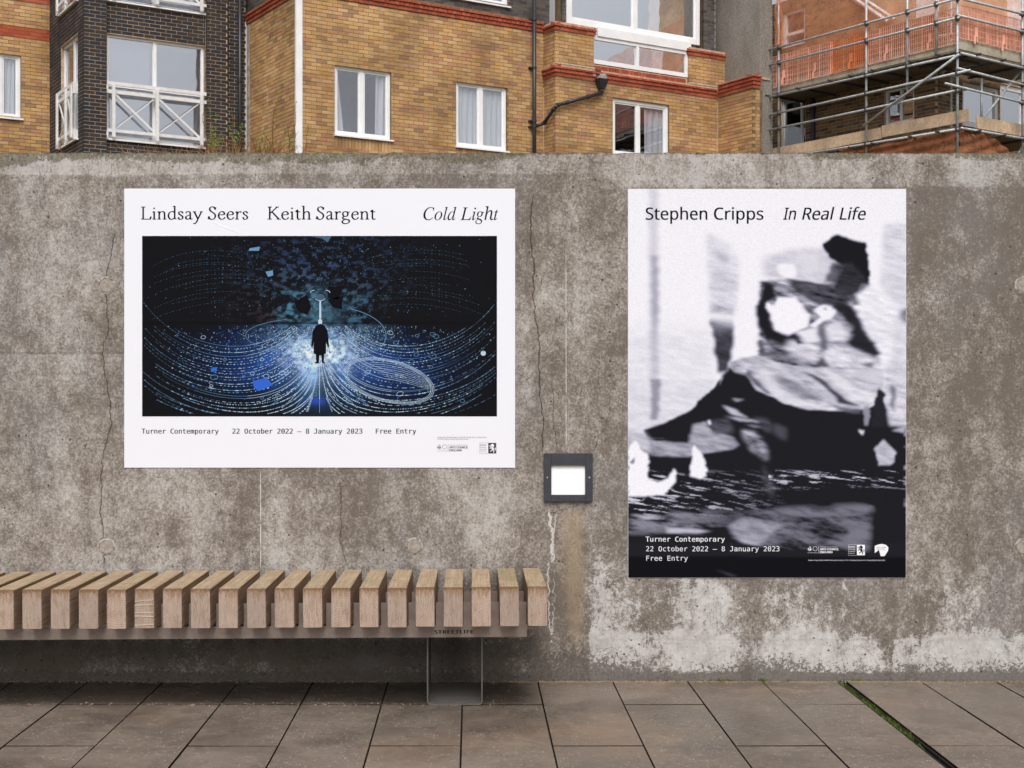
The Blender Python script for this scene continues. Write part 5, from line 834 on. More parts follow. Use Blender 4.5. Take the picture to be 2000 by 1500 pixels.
GL['i'] = {
 32: (175, [], []),
 67: (471, [218,-10,181,-8,147,0,117,13,90,30,67,52,49,78,36,108,28,142,26,179,28,211,35,244,46,276,61,307,80,337,102,365,126,390,153,413,181,433,227,456,274,470,321,475,348,473,379,467,412,457,419,455,425,454,430,453,439,455,447,461,453,470,467,470,439,332,425,332,425,336,426,340,426,343,426,347,426,350,426,353,423,383,414,407,400,427,381,441,357,450,328,453,300,450,273,443,246,430,220,414,196,394,174,370,154,343,138,313,124,281,113,247,107,211,105,175,109,129,121,91,140,60,167,37,199,23,236,19,294,28,348,56,399,103,412,91,383,60,354,34,323,15,291,1,256,-7], [20,22,21,20,23,22,19,23,20,29,31,30,29,32,31,19,24,23,28,32,29,19,25,24,18,46,19,46,45,19,45,25,19,27,32,28,45,26,25,45,27,26,45,44,27,44,43,27,43,42,27,42,41,27,41,40,27,40,32,27,18,47,46,18,48,47,17,48,18,17,49,48,17,50,49,16,50,17,16,51,50,15,51,16,39,32,40,15,52,51,14,52,15,38,32,39,37,32,38,36,32,37,35,32,36,14,53,52,34,32,35,13,53,14,33,32,34,13,54,53,12,54,13,12,55,54,11,55,12,11,56,55,10,56,11,9,56,10,9,57,56,8,57,9,8,58,57,7,58,8,7,59,58,6,59,7,65,67,66,65,68,67,6,60,59,5,60,6,5,61,60,65,69,68,64,69,65,4,61,5,4,62,61,64,70,69,3,62,4,63,70,64,3,63,62,3,70,63,3,71,70,2,71,3,2,72,71,1,72,2,1,0,72]),
 76: (449, [-24,0,-21,13,-18,13,1,15,16,19,28,26,37,36,45,52,52,73,135,385,137,392,139,399,140,405,141,410,142,415,142,419,140,429,136,437,130,443,120,447,107,450,91,451,94,465,279,465,274,452,256,451,241,446,230,440,220,429,212,413,206,393,125,92,122,81,120,71,118,64,117,58,116,54,116,51,117,41,120,34,126,29,135,26,148,24,165,24,212,24,245,25,273,28,298,33,318,40,337,51,354,65,369,83,384,105,399,132,412,132,368,0], [21,23,22,21,24,23,21,25,24,20,25,21,20,26,25,19,26,20,18,26,19,18,27,26,17,27,18,17,28,27,16,28,17,15,28,16,15,29,28,14,29,15,13,29,14,13,30,29,12,30,13,11,30,12,10,30,11,10,31,30,9,31,10,8,31,9,52,54,53,52,55,54,51,55,52,8,32,31,50,55,51,8,33,32,7,33,8,7,34,33,49,55,50,7,35,34,7,36,35,7,37,36,6,37,7,48,55,49,6,38,37,6,39,38,47,55,48,5,39,6,5,40,39,46,55,47,5,41,40,45,55,46,5,42,41,4,42,5,44,55,45,4,43,42,4,44,43,4,55,44,3,55,4,2,55,3,0,2,1,0,55,2]),
 100: (355, [61,-8,41,-6,24,1,10,13,-1,30,-7,50,-9,73,-7,95,-2,119,5,143,16,168,29,193,44,217,61,240,80,261,99,279,115,291,130,300,146,307,161,312,177,315,192,316,216,314,232,306,242,293,273,416,273,419,274,422,275,426,275,429,275,433,275,436,275,442,272,447,268,451,262,453,254,454,243,455,233,455,236,467,263,470,287,474,306,479,320,483,331,486,338,487,342,486,344,484,345,480,344,478,344,476,344,473,343,471,343,469,343,468,240,81,239,73,237,66,236,60,235,54,234,49,234,44,236,36,241,32,250,30,264,36,283,53,306,81,317,72,297,47,279,27,263,11,248,1,232,-6,217,-8,198,-4,186,7,183,27,185,48,191,76,201,112,178,75,155,45,133,21,110,5,86,-5,91,28,102,29,115,35,127,43,140,55,153,69,165,85,177,103,188,122,199,142,208,163,216,183,223,204,228,224,231,242,232,259,231,271,228,281,223,289,216,295,208,299,198,300,176,297,154,286,132,268,111,244,92,214,75,178,62,141,54,108,51,78,52,63,56,51,62,41,70,34,79,29], [44,46,45,44,47,46,43,47,44,43,48,47,42,48,43,42,49,48,41,49,42,41,50,49,41,51,50,40,51,41,40,52,51,40,53,52,39,53,40,39,54,53,39,34,54,34,33,54,33,32,54,32,31,54,31,30,54,30,29,54,29,55,54,38,37,39,37,36,39,36,35,39,35,34,39,28,55,29,27,55,28,26,55,27,25,55,26,24,55,25,20,22,21,19,22,20,19,23,22,18,23,19,17,23,18,17,107,23,107,106,23,106,24,23,17,108,107,16,108,17,105,24,106,16,109,108,104,24,105,104,103,24,103,102,24,102,101,24,101,55,24,15,109,16,15,110,109,14,110,15,14,111,110,13,111,14,100,55,101,13,112,111,99,55,100,12,112,13,98,55,99,11,112,12,11,113,112,97,55,98,10,113,11,96,55,97,10,114,113,9,114,10,95,55,96,8,114,9,94,80,95,80,55,95,8,115,114,93,80,94,7,115,8,93,81,80,79,55,80,7,116,115,92,81,93,6,116,7,91,81,92,79,56,55,66,68,67,6,117,116,78,56,79,91,82,81,78,57,56,5,117,6,66,69,68,90,82,91,78,58,57,5,118,117,78,59,58,89,82,90,78,60,59,65,69,66,5,119,118,4,119,5,78,61,60,77,61,78,65,70,69,89,83,82,77,62,61,88,83,89,4,120,119,77,63,62,64,70,65,87,83,88,4,121,120,77,64,63,77,70,64,3,121,4,86,83,87,3,86,121,3,83,86,76,70,77,76,71,70,3,84,83,2,84,3,76,72,71,75,72,76,2,85,84,1,85,2,75,73,72,74,73,75,1,0,85]),
 103: (287, [63,-153,30,-151,2,-143,-21,-131,-38,-115,-48,-96,-52,-75,-42,-39,-13,-6,36,24,19,34,9,44,6,57,8,65,13,74,21,84,58,121,32,141,15,165,10,195,12,216,18,237,29,256,43,273,60,289,80,301,102,311,126,316,152,318,168,317,186,313,206,307,224,301,238,297,246,296,289,296,289,266,243,266,246,256,247,247,248,236,246,214,239,193,229,174,215,156,198,142,179,130,157,121,135,115,110,113,101,114,91,114,82,116,70,105,63,96,60,87,66,76,83,65,112,54,145,44,172,32,194,19,210,3,220,-16,223,-40,221,-61,214,-81,203,-99,188,-115,170,-128,147,-139,122,-147,94,-152,111,129,125,131,138,136,151,146,162,158,172,173,180,190,186,209,190,229,191,249,189,265,185,278,179,288,170,296,159,301,147,302,134,300,121,295,108,285,97,273,87,258,78,241,72,222,68,203,66,182,71,153,86,135,75,-132,131,-124,165,-100,176,-60,175,-49,170,-40,163,-31,154,-23,143,-16,132,-10,119,-4,107,1,94,5,77,11,63,15,52,18,18,-7,-3,-34,-9,-64,0,-102,28,-125], [27,29,28,27,30,29,26,30,27,26,31,30,25,31,26,25,88,31,88,32,31,25,89,88,87,32,88,24,89,25,86,32,87,86,33,32,24,90,89,86,34,33,85,34,86,85,35,34,85,36,35,24,91,90,23,91,24,84,36,85,23,92,91,83,37,84,37,36,84,22,92,23,22,93,92,83,38,37,82,38,83,22,94,93,82,39,38,21,94,22,81,39,82,81,40,39,21,95,94,20,95,21,81,41,40,80,41,81,20,96,95,19,96,20,80,42,41,79,42,80,19,97,96,18,97,19,79,43,42,78,43,79,18,98,97,78,44,43,77,44,78,17,98,18,76,44,77,76,45,44,17,99,98,75,45,76,75,46,45,16,99,17,74,46,75,16,73,99,73,46,74,73,47,46,16,47,73,15,52,16,52,47,16,52,48,47,15,53,52,51,48,52,51,49,48,50,49,51,15,54,53,15,55,54,15,56,55,14,56,15,14,57,56,13,57,14,12,57,13,12,58,57,11,58,12,11,59,58,10,59,11,10,60,59,9,60,10,9,61,60,8,115,9,115,61,9,115,62,61,8,116,115,114,62,115,113,62,114,112,62,113,111,62,112,111,63,62,110,63,111,109,63,110,7,116,8,7,117,116,108,63,109,108,64,63,107,64,108,106,64,107,105,64,106,7,118,117,6,118,7,105,65,64,104,65,105,103,65,104,102,65,103,102,66,65,6,119,118,5,119,6,102,67,66,4,119,5,102,68,67,101,68,102,4,120,119,3,120,4,101,69,68,100,69,101,3,100,120,100,70,69,2,100,3,2,70,100,2,71,70,1,71,2,1,72,71,0,72,1]),
 104: (403, [304,-7,287,-5,272,1,260,11,250,25,245,41,243,60,243,72,244,84,246,99,249,115,252,132,256,151,271,221,274,234,277,246,279,257,280,267,281,276,281,283,278,305,268,319,251,323,225,317,199,300,173,272,150,238,134,204,124,172,87,0,25,0,112,415,116,432,118,444,118,451,113,468,97,479,71,482,66,482,72,510,195,510,169,387,165,368,161,350,156,331,152,313,147,294,142,275,150,275,188,326,230,356,274,366,314,358,338,333,346,291,345,283,344,274,343,262,340,249,337,234,334,218,316,138,313,125,311,113,310,101,308,89,308,78,308,68,310,50,318,39,331,36,345,37,359,42,374,51,386,32,358,10,331,-2], [38,40,39,38,37,40,37,36,40,36,35,40,35,41,40,34,41,35,33,41,34,32,41,33,31,41,32,30,41,31,30,42,41,30,43,42,50,52,51,50,53,52,49,53,50,30,44,43,49,22,53,22,21,53,21,54,53,30,45,44,48,23,49,23,22,49,20,54,21,48,24,23,30,46,45,19,54,20,48,25,24,30,47,46,19,55,54,19,56,55,18,56,19,17,56,18,30,48,47,30,26,48,26,25,48,17,57,56,16,57,17,16,58,57,15,58,16,15,59,58,14,59,15,30,27,26,14,60,59,13,60,14,12,60,13,12,61,60,30,28,27,30,29,28,11,61,12,11,62,61,10,62,11,10,63,62,9,63,10,9,64,63,9,65,64,8,65,9,8,66,65,7,66,8,7,67,66,6,67,7,6,68,67,5,68,6,72,74,73,5,69,68,71,74,72,4,69,5,4,70,69,70,74,71,4,74,70,4,75,74,3,75,4,2,75,3,2,76,75,1,76,2,1,0,76]),
 105: (178, [33,-8,15,-4,4,8,0,29,0,36,1,44,3,53,6,63,8,74,11,86,55,241,56,245,57,249,58,254,59,258,60,261,60,264,59,272,55,278,50,282,42,285,31,287,17,287,20,299,36,301,51,303,65,305,77,307,87,308,96,310,110,314,119,316,124,316,128,315,130,313,131,308,131,306,131,305,130,303,130,300,129,298,128,296,63,79,60,67,58,58,58,52,59,41,64,34,72,32,87,38,106,55,130,84,140,74,102,28,67,1,122,394,114,395,106,398,98,404,93,411,89,419,88,428,89,436,93,445,98,452,106,458,114,462,122,463,131,462,139,458,147,452,153,445,156,437,157,428,156,419,153,410,147,403,140,398,132,395], [66,68,67,66,69,68,65,69,66,65,70,69,64,70,65,64,71,70,63,71,64,63,72,71,62,72,63,62,73,72,61,73,62,60,73,61,60,74,73,59,74,60,59,75,74,58,75,59,58,76,75,57,76,58,57,77,76,56,77,57,56,78,77,55,78,56,31,33,32,30,33,31,30,34,33,29,34,30,29,35,34,28,35,29,27,35,28,27,36,35,26,36,27,26,37,36,25,37,26,25,38,37,24,38,25,24,39,38,23,39,24,23,40,39,22,40,23,22,41,40,22,21,41,21,20,41,20,19,41,19,18,41,18,17,41,17,16,41,16,42,41,15,42,16,14,42,15,13,42,14,12,42,13,11,42,12,10,42,11,9,42,10,8,42,9,50,52,51,8,43,42,7,43,8,50,53,52,7,44,43,6,44,7,6,45,44,49,53,50,5,45,6,5,46,45,4,46,5,4,47,46,48,53,49,3,47,4,3,48,47,3,53,48,2,53,3,2,54,53,1,54,2,1,0,54]),
 108: (173, [32,-7,22,-6,14,-3,7,2,2,8,-1,17,-2,26,-2,33,0,43,2,54,6,67,9,82,13,99,98,412,100,420,101,426,101,433,100,442,97,449,92,453,85,456,73,458,58,459,60,471,76,473,91,475,104,476,115,478,126,480,134,482,149,485,158,486,163,487,168,486,170,484,171,481,170,476,169,471,168,465,62,84,59,69,56,57,56,50,57,41,61,36,68,34,82,40,100,55,122,82,133,72,114,47,95,27,77,12,60,1,45,-5], [31,33,32,30,33,31,30,34,33,29,34,30,29,35,34,28,35,29,28,36,35,27,36,28,26,36,27,25,36,26,25,37,36,24,37,25,23,37,24,22,37,23,22,38,37,22,21,38,21,20,38,20,19,38,19,18,38,18,17,38,17,16,38,16,15,38,15,39,38,14,39,15,13,39,14,12,39,13,11,39,12,11,40,39,10,40,11,47,49,48,47,50,49,10,41,40,9,41,10,9,42,41,46,50,47,8,42,9,8,43,42,46,51,50,7,43,8,7,44,43,45,51,46,7,45,44,7,51,45,6,51,7,6,52,51,5,52,6,4,52,5,4,53,52,3,53,4,2,53,3,2,54,53,1,54,2,1,0,54]),
 111: (351, [105,-8,75,-5,48,5,26,22,9,44,-1,71,-4,102,-2,128,4,153,14,178,27,203,43,226,61,247,82,267,104,284,128,298,152,308,177,314,201,316,234,313,261,303,283,286,300,264,310,237,314,206,312,184,307,161,299,138,288,115,275,94,260,73,243,54,224,37,203,23,171,6,139,-5,113,11,131,14,149,21,166,32,182,47,197,65,211,85,224,108,234,131,243,155,249,180,253,204,255,226,248,267,229,291,197,299,176,295,154,285,132,268,112,244,94,216,78,183,66,149,58,115,56,83,57,62,62,44,71,30,82,20,96,13], [17,19,18,16,19,17,16,20,19,15,20,16,15,51,20,51,21,20,15,52,51,50,21,51,14,52,15,14,53,52,49,21,50,49,22,21,14,54,53,13,54,14,13,55,54,12,55,13,48,22,49,48,23,22,11,55,12,11,56,55,48,24,23,47,24,48,10,56,11,10,57,56,47,25,24,46,25,47,9,57,10,46,26,25,9,58,57,45,26,46,8,58,9,45,27,26,44,27,45,7,58,8,7,59,58,44,28,27,43,28,44,6,59,7,43,29,28,6,60,59,42,29,43,5,60,6,42,30,29,41,30,42,5,61,60,41,31,30,4,61,5,40,31,41,4,62,61,40,32,31,39,32,40,3,62,4,3,63,62,39,33,32,38,33,39,3,64,63,38,34,33,2,64,3,37,34,38,2,65,64,36,34,37,2,36,65,2,34,36,2,35,34,1,35,2,1,0,35]),
 116: (187, [33,-8,15,-4,4,7,1,26,1,32,1,38,2,44,4,50,5,56,7,62,66,283,19,283,22,297,63,313,100,344,136,392,151,392,126,304,183,304,177,283,120,283,66,78,62,64,60,53,60,45,61,37,65,32,72,31,85,36,102,52,124,79,134,68,99,26,66,0], [14,16,15,14,17,16,13,17,14,12,17,13,12,18,17,12,19,18,11,19,12,10,19,11,9,20,10,20,19,10,9,21,20,29,31,30,9,22,21,29,32,31,9,23,22,8,23,9,7,23,8,7,24,23,28,32,29,6,24,7,6,25,24,5,25,6,4,25,5,4,26,25,27,32,28,4,27,26,3,27,4,3,32,27,2,32,3,2,33,32,1,33,2,1,0,33]),
}
GL = {k: {chr(c): v for c, v in d.items()} for k, d in GL.items()}

# ------------------------------------------------------------ lettering
M['ink'] = flat('black_ink', (.006, .006, .009), .7, .03, .02)
M['ink_white'] = flat('white_ink', (.80, .80, .84), .5, .4, .02)
M['ink_grey'] = flat('grey_ink', (.03, .03, .035), .7, .4, .02)
def XZ(px, py): return (px - CX) / S, EYE + (CY - py) / S
def text(parent, s, font, x0, x1, base, cap, mat, depth, shear=0.0, plane=None, bold=0.0, capu=None):
    """flat printed line: left/right/baseline/cap height in photo pixels on the wall plane"""
    g = GL[font]; v = []; f = []; cur = 0
    for ch in s:
        adv, vs, ts = g[ch]; b = len(v)
        v += [(cur + vs[i], vs[i + 1]) for i in range(0, len(vs), 2)]; f += [(b + ts[i], b + ts[i + 1], b + ts[i + 2]) for i in range(0, len(ts), 3)]; cur += adv
    v = [(x + y * shear, y) for x, y in v]; mn = min(p[0] for p in v); mx = max(p[0] for p in v)
    ch_ = capu or {'s': 714, 'm': 729, 'i': 660}[font]
    ch_ = max(GL[font]['L' if font == 'i' else 'T'][1][1::2])
    if bold:
        k_ = len(v); v += [(x + bold, y) for x, y in v]; f += [(a + k_, b + k_, c + k_) for a, b, c in f]
    X0, Z0 = XZ(x0, base); X1, _ = XZ(x1, base); h = cap / S
    mb = MB(); mb.add([(X0 + (p[0] - mn) / (mx - mn) * (X1 - X0), WALL - depth - (.00003 if bold and i_ >= k_ else 0), Z0 + p[1] / ch_ * h) for i_, p in enumerate(v)], [t[::1] for t in f])
    return mb.build('lettering', mat, parent)
# roman capitals and minuscules drawn with a broad nib: name: (advance, strokes); a stroke with 'c' is a smooth curve
def _stem(x, h, top=True): 
    s = [('l', [(x, 0), (x, h)]), ('l', [(x - .085, .012), (x + .085, .012)])]
    if top: s.append(('l', [(x - .085, h - .045), (x - .01, h - .005)]))
    return s
NIB = {
 'L': (.56, [('l', [(.14, 0), (.14, .65)]), ('l', [(.04, .638), (.25, .638)]), ('l', [(.04, .012), (.50, .012)]), ('l', [(.49, .0), (.525, .15)])]),
 'K': (.66, [('l', [(.14, 0), (.14, .65)]), ('l', [(.04, .638), (.24, .638)]), ('l', [(.04, .012), (.24, .012)]), ('l', [(.16, .32), (.50, .64)]), ('l', [(.25, .39), (.58, .01)]), ('l', [(.41, .638), (.58, .638)]), ('l', [(.48, .012), (.68, .012)])]),
 'S': (.47, [('c', [(.37, .51), (.345, .60), (.245, .65), (.135, .61), (.105, .51), (.16, .42), (.27, .345), (.365, .25), (.375, .13), (.31, .03), (.205, .0), (.10, .04), (.065, .15)]), ('l', [(.372, .50), (.385, .63)]), ('l', [(.06, .16), (.045, .01)])]),
 'i': (.25, _stem(.125, .41) + [('d', (.12, .57, .043))]),
 'n': (.51, _stem(.12, .41) + [('c', [(.14, .31), (.20, .38), (.285, .405), (.36, .365), (.385, .27), (.385, .15), (.385, 0)]), ('l', [(.30, .012), (.47, .012)])]),
 'h': (.52, _stem(.12, .70) + [('c', [(.14, .31), (.20, .38), (.285, .405), (.36, .365), (.385, .27), (.385, .15), (.385, 0)]), ('l', [(.30, .012), (.47, .012)])]),
 't': (.31, [('c', [(.135, .50), (.135, .38), (.135, .2), (.135, .09), (.165, .02), (.22, .0), (.285, .035)]), ('l', [(.04, .392), (.27, .392)]), ('l', [(.045, .39), (.14, .50)])]),
 'd': (.50, [('c', [(.36, .36), (.27, .405), (.155, .375), (.075, .26), (.075, .12), (.14, .025), (.235, .005), (.32, .045), (.37, .10)]), ('l', [(.375, .70), (.375, .02)]), ('l', [(.285, .655), (.37, .695)]), ('l', [(.37, .02), (.46, .03)])]),
 's': (.34, [('c', [(.265, .31), (.245, .375), (.17, .405), (.095, .375), (.08, .31), (.125, .25), (.20, .20), (.265, .135), (.25, .045), (.17, .0), (.09, .025), (.05, .11)])]),
 'a': (.43, [('c', [(.085, .32), (.13, .385), (.205, .405), (.28, .37), (.30, .28), (.30, .15), (.305, .05), (.345, .005), (.41, .04)]), ('c', [(.30, .245), (.20, .205), (.10, .15), (.085, .07), (.13, .01), (.205, .01), (.295, .08)])]),
 'y': (.46, [('l', [(.07, .39), (.245, .02)]), ('l', [(.42, .39), (.25, .02)]), ('c', [(.25, .03), (.20, -.09), (.14, -.19), (.08, -.225), (.035, -.19)]), ('l', [(.0, .393), (.16, .393)]), ('l', [(.34, .393), (.49, .393)])]),
 'e': (.43, [('l', [(.085, .225), (.365, .25)]), ('c', [(.365, .25), (.345, .345), (.255, .405), (.155, .375), (.08, .27), (.075, .15), (.135, .04), (.235, .0), (.33, .035), (.385, .11)])]),
 'r': (.36, _stem(.12, .41) + [('c', [(.14, .29), (.195, .36), (.26, .40), (.32, .375)]), ('d', (.315, .365, .032))]),
 'g': (.46, [('c', [(.20, .405), (.115, .375), (.075, .28), (.115, .18), (.20, .15), (.285, .18), (.325, .28), (.285, .375), (.20, .405)]), ('c', [(.13, .16), (.075, .10), (.10, .035), (.22, .01), (.345, -.02), (.395, -.095), (.34, -.185), (.21, -.225), (.085, -.19), (.05, -.115), (.12, -.03), (.2, .0)]), ('l', [(.28, .365), (.42, .385)])]),
 ' ': (.26, [])}
def catmull(p, n=5):
    q = [p[0]] + list(p) + [p[-1]]; out = []
    for i in range(1, len(q) - 2):
        a, b, c, d = q[i - 1:i + 3]
        for k in range(n):
            t = k / n; out.append(tuple(.5 * ((2 * b[j]) + (-a[j] + c[j]) * t + (2 * a[j] - 5 * b[j] + 4 * c[j] - d[j]) * t * t + (-a[j] + 3 * b[j] - 3 * c[j] + d[j]) * t ** 3) for j in (0, 1)))
    return out + [p[-1]]
def nib_text(parent, s, x0, x1, base, cap, mat, depth, thick=.082, thin=.036):
    quads = []; cur = 0
    for ch in s:
        adv, st = NIB[ch]
        for kind, pts in st:
            if kind == 'd':
                x, y, r = pts; quads.append([(cur + x + r * math.cos(i * math.pi / 6), y + r * math.sin(i * math.pi / 6)) for i in range(12)]); continue
            pp = catmull(pts) if kind == 'c' else pts
            L, Rr = [], []
            for i, (x, y) in enumerate(pp):
                a = pp[max(i - 1, 0)]; b = pp[min(i + 1, len(pp) - 1)]; dx, dy = b[0] - a[0], b[1] - a[1]; l = math.hypot(dx, dy) or 1
                th = math.atan2(dy, dx); w = (thin + (thick - thin) * abs(math.sin(th - R(14))) ** 1.25) / 2
                L.append((cur + x - dy / l * w, y + dx / l * w)); Rr.append((cur + x + dy / l * w, y - dx / l * w))
            for i in range(len(pp) - 1): quads.append([L[i], Rr[i], Rr[i + 1], L[i + 1]])
        cur += adv
    mn = min(p[0] for q in quads for p in q); mx = max(p[0] for q in quads for p in q)
    X0, Z0 = XZ(x0, base); X1, _ = XZ(x1, base); mb = MB()
    for k, q in enumerate(quads):
        a2 = sum(q[i][0] * q[(i + 1) % len(q)][1] - q[(i + 1) % len(q)][0] * q[i][1] for i in range(len(q)))
        if a2 < 0: q = q[::-1]
        mb.add([(X0 + (p[0] - mn) / (mx - mn) * (X1 - X0), WALL - depth - (k % 7) * .00001, Z0 + p[1] / .65 * cap / S) for p in q], [tuple(range(len(q)))])
    return mb.build('lettering', mat, parent)
def rect(mb, x0, x1, y0, y1, depth):
    a, b = XZ(x0, y1); c, d = XZ(x1, y0); mb.add([(a, WALL - depth, b), (c, WALL - depth, b), (c, WALL - depth, d), (a, WALL - depth, d)], [(0, 1, 2, 3)])
def poly(mb, pts, depth):
    a2 = sum(pts[i][0] * pts[(i + 1) % len(pts)][1] - pts[(i + 1) % len(pts)][0] * pts[i][1] for i in range(len(pts)))
    if a2 > 0: pts = pts[::-1]
    mb.add([(XZ(x, y)[0], WALL - depth, XZ(x, y)[1]) for x, y in pts], [tuple(range(len(pts)))])
def ringp(mb, cx, cy, rx, ry, w, depth, a0=0, a1=360, n=28, tiltd=0):
    ct, s_ = math.cos(R(tiltd)), math.sin(R(tiltd)); P_ = []
    for i in range(n + 1):
        t = R(a0 + (a1 - a0) * i / n)
        for k in (-.5, .5):
            x, y = (rx + k * w) * math.cos(t), (ry + k * w) * math.sin(t); P_.append((cx + x * ct - y * s_, cy + x * s_ + y * ct))
    for i in range(n): poly(mb, [P_[2 * i], P_[2 * i + 1], P_[2 * i + 3], P_[2 * i + 2]], depth)

def paper_mat(name, c):
    n = NT(name, .42, .4); p = n.pos(); a = n.noise(n.scale(p, 1, 1, .5), 5, 3, .5); n.bump(a, .004, .35)
    return n.col(c)
M['paper'] = paper_mat('white_poster_paper', (.775, .782, .84))
def ink_mat(name, grain):
    n = NT(name, .60, .03); p = n.pos(); g = n.noise(p, 330, 2, .8); g2 = n.noise(p, 520, 2, .6)
    n.bump(n.noise(n.scale(p, 1, 1, .5), 5, 3, .5), .004, .35)
    c = n.attr('ink', 0); k = n.m('ADD', .98, n.m('MULTIPLY', n.m('SUBTRACT', n.m('ADD', n.m('MULTIPLY', g, .6), n.m('MULTIPLY', g2, .4)), .5), grain))
    return n.col(n.mix(1.0, c, n.n('ShaderNodeCombineColor', 0, None, i0=k, i1=k, i2=k), 'MULTIPLY'))
M['print_a'] = ink_mat('printed_picture', 1.2); M['print_b'] = ink_mat('grainy_print', 1.1)

# ------------------------------------------------------------ landscape poster
(ax0, az0), (ax1, az1) = XZ(243, 913.3), XZ(1006, 368.5)
pa = empty('poster', ((ax0 + ax1) / 2, WALL, az0), 'wide white landscape poster with a dark blue picture of glowing arcs, above the bench', 'poster', None)
mb = MB(); mb.box(ax0, ax1, WALL - .003, WALL - .0006, az0, az1); mb.build('sheet', M['paper'], pa)
mb = MB()
for k in range(22):   # a small crease in the paper under the heading
    t = k / 22; x, y = 418 + 52 * t, 436 + 20 * t; w = 1.3 * math.sin(t * math.pi)
    a, b = XZ(x, y - w); c, d = XZ(x + 2.4, y + .9 + w); e = (a + c) / 2
    mb.add([(a, WALL - .0030, b), (c, WALL - .0030, XZ(0, y + .9 - w)[1]), (c, WALL - .0046, (b + d) / 2), (a, WALL - .0030, d)], [(0, 3, 2), (0, 2, 1)])
mb.build('crease', M['paper'], pa, True)
for s_, a, b in (('Lindsay', 276, 396.5), ('Seers', 406, 485), ('Keith', 523, 607.5), ('Sargent', 617, 734)): nib_text(pa, s_, a, b, 428.6, 24.5, M['ink'], .0035)
text(pa, 'Cold Light', 'i', 827, 973.5, 429.8, 24.5, M['ink'], .0035)
for s_, a, b in (('Turner Contemporary', 277, 427), ('22 October 2022 – 8 January 2023', 454, 707.5), ('Free Entry', 734, 812.5)): text(pa, s_, 'm', a, b, 846.8, 9.6, M['ink'], .0035, bold=26)
text(pa, 'Lindsay Seers & Keith Sargent, Cold Light, VR still, 2022. © Lindsay Seers', 's', 854.3, 950, 855.1, 2.2, M['ink_grey'], .0035)
text(pa, 'and Keith Sargent. Design by Joe Hales studio.', 's', 854.3, 915, 858.6, 2.2, M['ink_grey'], .0035)
def logos(P, dx, dy, dark, light, D, boxx, k=1.0, sx=0.0):
    text(P, 'Supported using public funding by', 's', 877.6 + dx, 912.5 + dx - sx, 870.0 + dy, 1.6, dark, D)
    text(P, 'ARTS COUNCIL', 's', 877.5 + dx, 914 + dx, 875.7 + dy, 4.0, dark, D, bold=60); text(P, 'ENGLAND', 's', 877.5 + dx, 901.8 + dx, 881.4 + dy, 4.0, dark, D, bold=60)
    text(P, 'LOTTERY FUNDED', 's', 854 + dx, 873 + dx, 881.2 + dy, 1.3, dark, D)
    mb = MB(); rect(mb, 875.0 + dx, 875.5 + dx, 868 + dy, 882 + dy, D)
    for i in range(14): a = i * 360 / 14; ringp(mb, 868.3 + dx, 872.7 + dy, 4.2, 4.2, .8, D, a, a + 18, 3)
    ringp(mb, 857.5 + dx, 874 + dy, 3.1, 2.8, .8, D, -60, 190, 12); ringp(mb, 858.3 + dx, 870.2 + dy, 1.4, 1.4, .7, D, 0, 360, 10); poly(mb, [(853.4 + dx, 872.2 + dy), (856 + dx, 872 + dy), (858 + dx, 874.5 + dy), (856.5 + dx, 875 + dy)], D + .00002); poly(mb, [(858.5 + dx, 872.5 + dy), (860.5 + dx, 873.5 + dy), (859.6 + dx, 876 + dy), (858 + dx, 875 + dy)], D + .00002)
    mb.build('funder_logo', dark, P)
    b = boxx
    text(P, 'Kent', 's', b + .6, b + 12.6, 871.0 + dy, 3.9, dark, D); text(P, 'County', 's', b + .6, b + 12.8, 875.0 + dy, 2.5, dark, D); text(P, 'Council', 's', b + .6, b + 12.8, 879.4 + dy, 2.5, dark, D); text(P, 'kent.gov.uk', 's', b + .8, b + 12.8, 882.6 + dy, 1.3, dark, D)
    mb = MB(); rect(mb, b + 16.6, b + 32.2, 865 + dy, 885.6 + dy, D + .00004)
    for q in ((b - .2, b + 16.6, 864.6, 864.9), (b - .2, b + .05, 864.9, 885.6), (b - .2, b + 16.6, 885.6, 885.9)): rect(mb, q[0], q[1], q[2] + dy, q[3] + dy, D)
    mb.build('council_logo', dark, P)
    mb = MB(); o_ = b + 16.6
    horse = [[(5.2, 3.2), (8.0, 1.6), (9.6, 2.0), (11.6, 4.6), (10.8, 7.4), (8.6, 8.6), (8.0, 6.2), (5.0, 7.0), (4.6, 5.0)], [(8.2, 7.2), (10.0, 8.8), (11.6, 12.0), (10.8, 14.4), (7.6, 13.0), (6.0, 10.4), (6.4, 7.6)],
             [(6.2, 7.4), (2.0, 4.4), (1.2, 6.4), (2.0, 6.6), (2.6, 5.9), (5.8, 9.0)], [(6.0, 9.4), (3.0, 8.6), (2.8, 12.0), (3.8, 12.0), (4.0, 10.2), (6.6, 11.2)], [(7.4, 12.6), (9.0, 14.6), (4.6, 17.0), (3.6, 16.2), (6.0, 14.4)], [(9.4, 13.6), (11.2, 14.0), (11.8, 17.4), (10.4, 19.6), (9.6, 19.2), (10.2, 17.2)], [(12.4, 9.4), (14.4, 9.0), (14.6, 12.0), (13.4, 15.6), (12.6, 14.4), (13.2, 12.0)]]
    for h_ in horse: poly(mb, [(o_ + x, 865 + dy + y) for x, y in h_], D + .00012)
    mb.build('horse_emblem', light, P)
logos(pa, 0, 0, M['ink_grey'], M['ink_white'], .0035, 937)

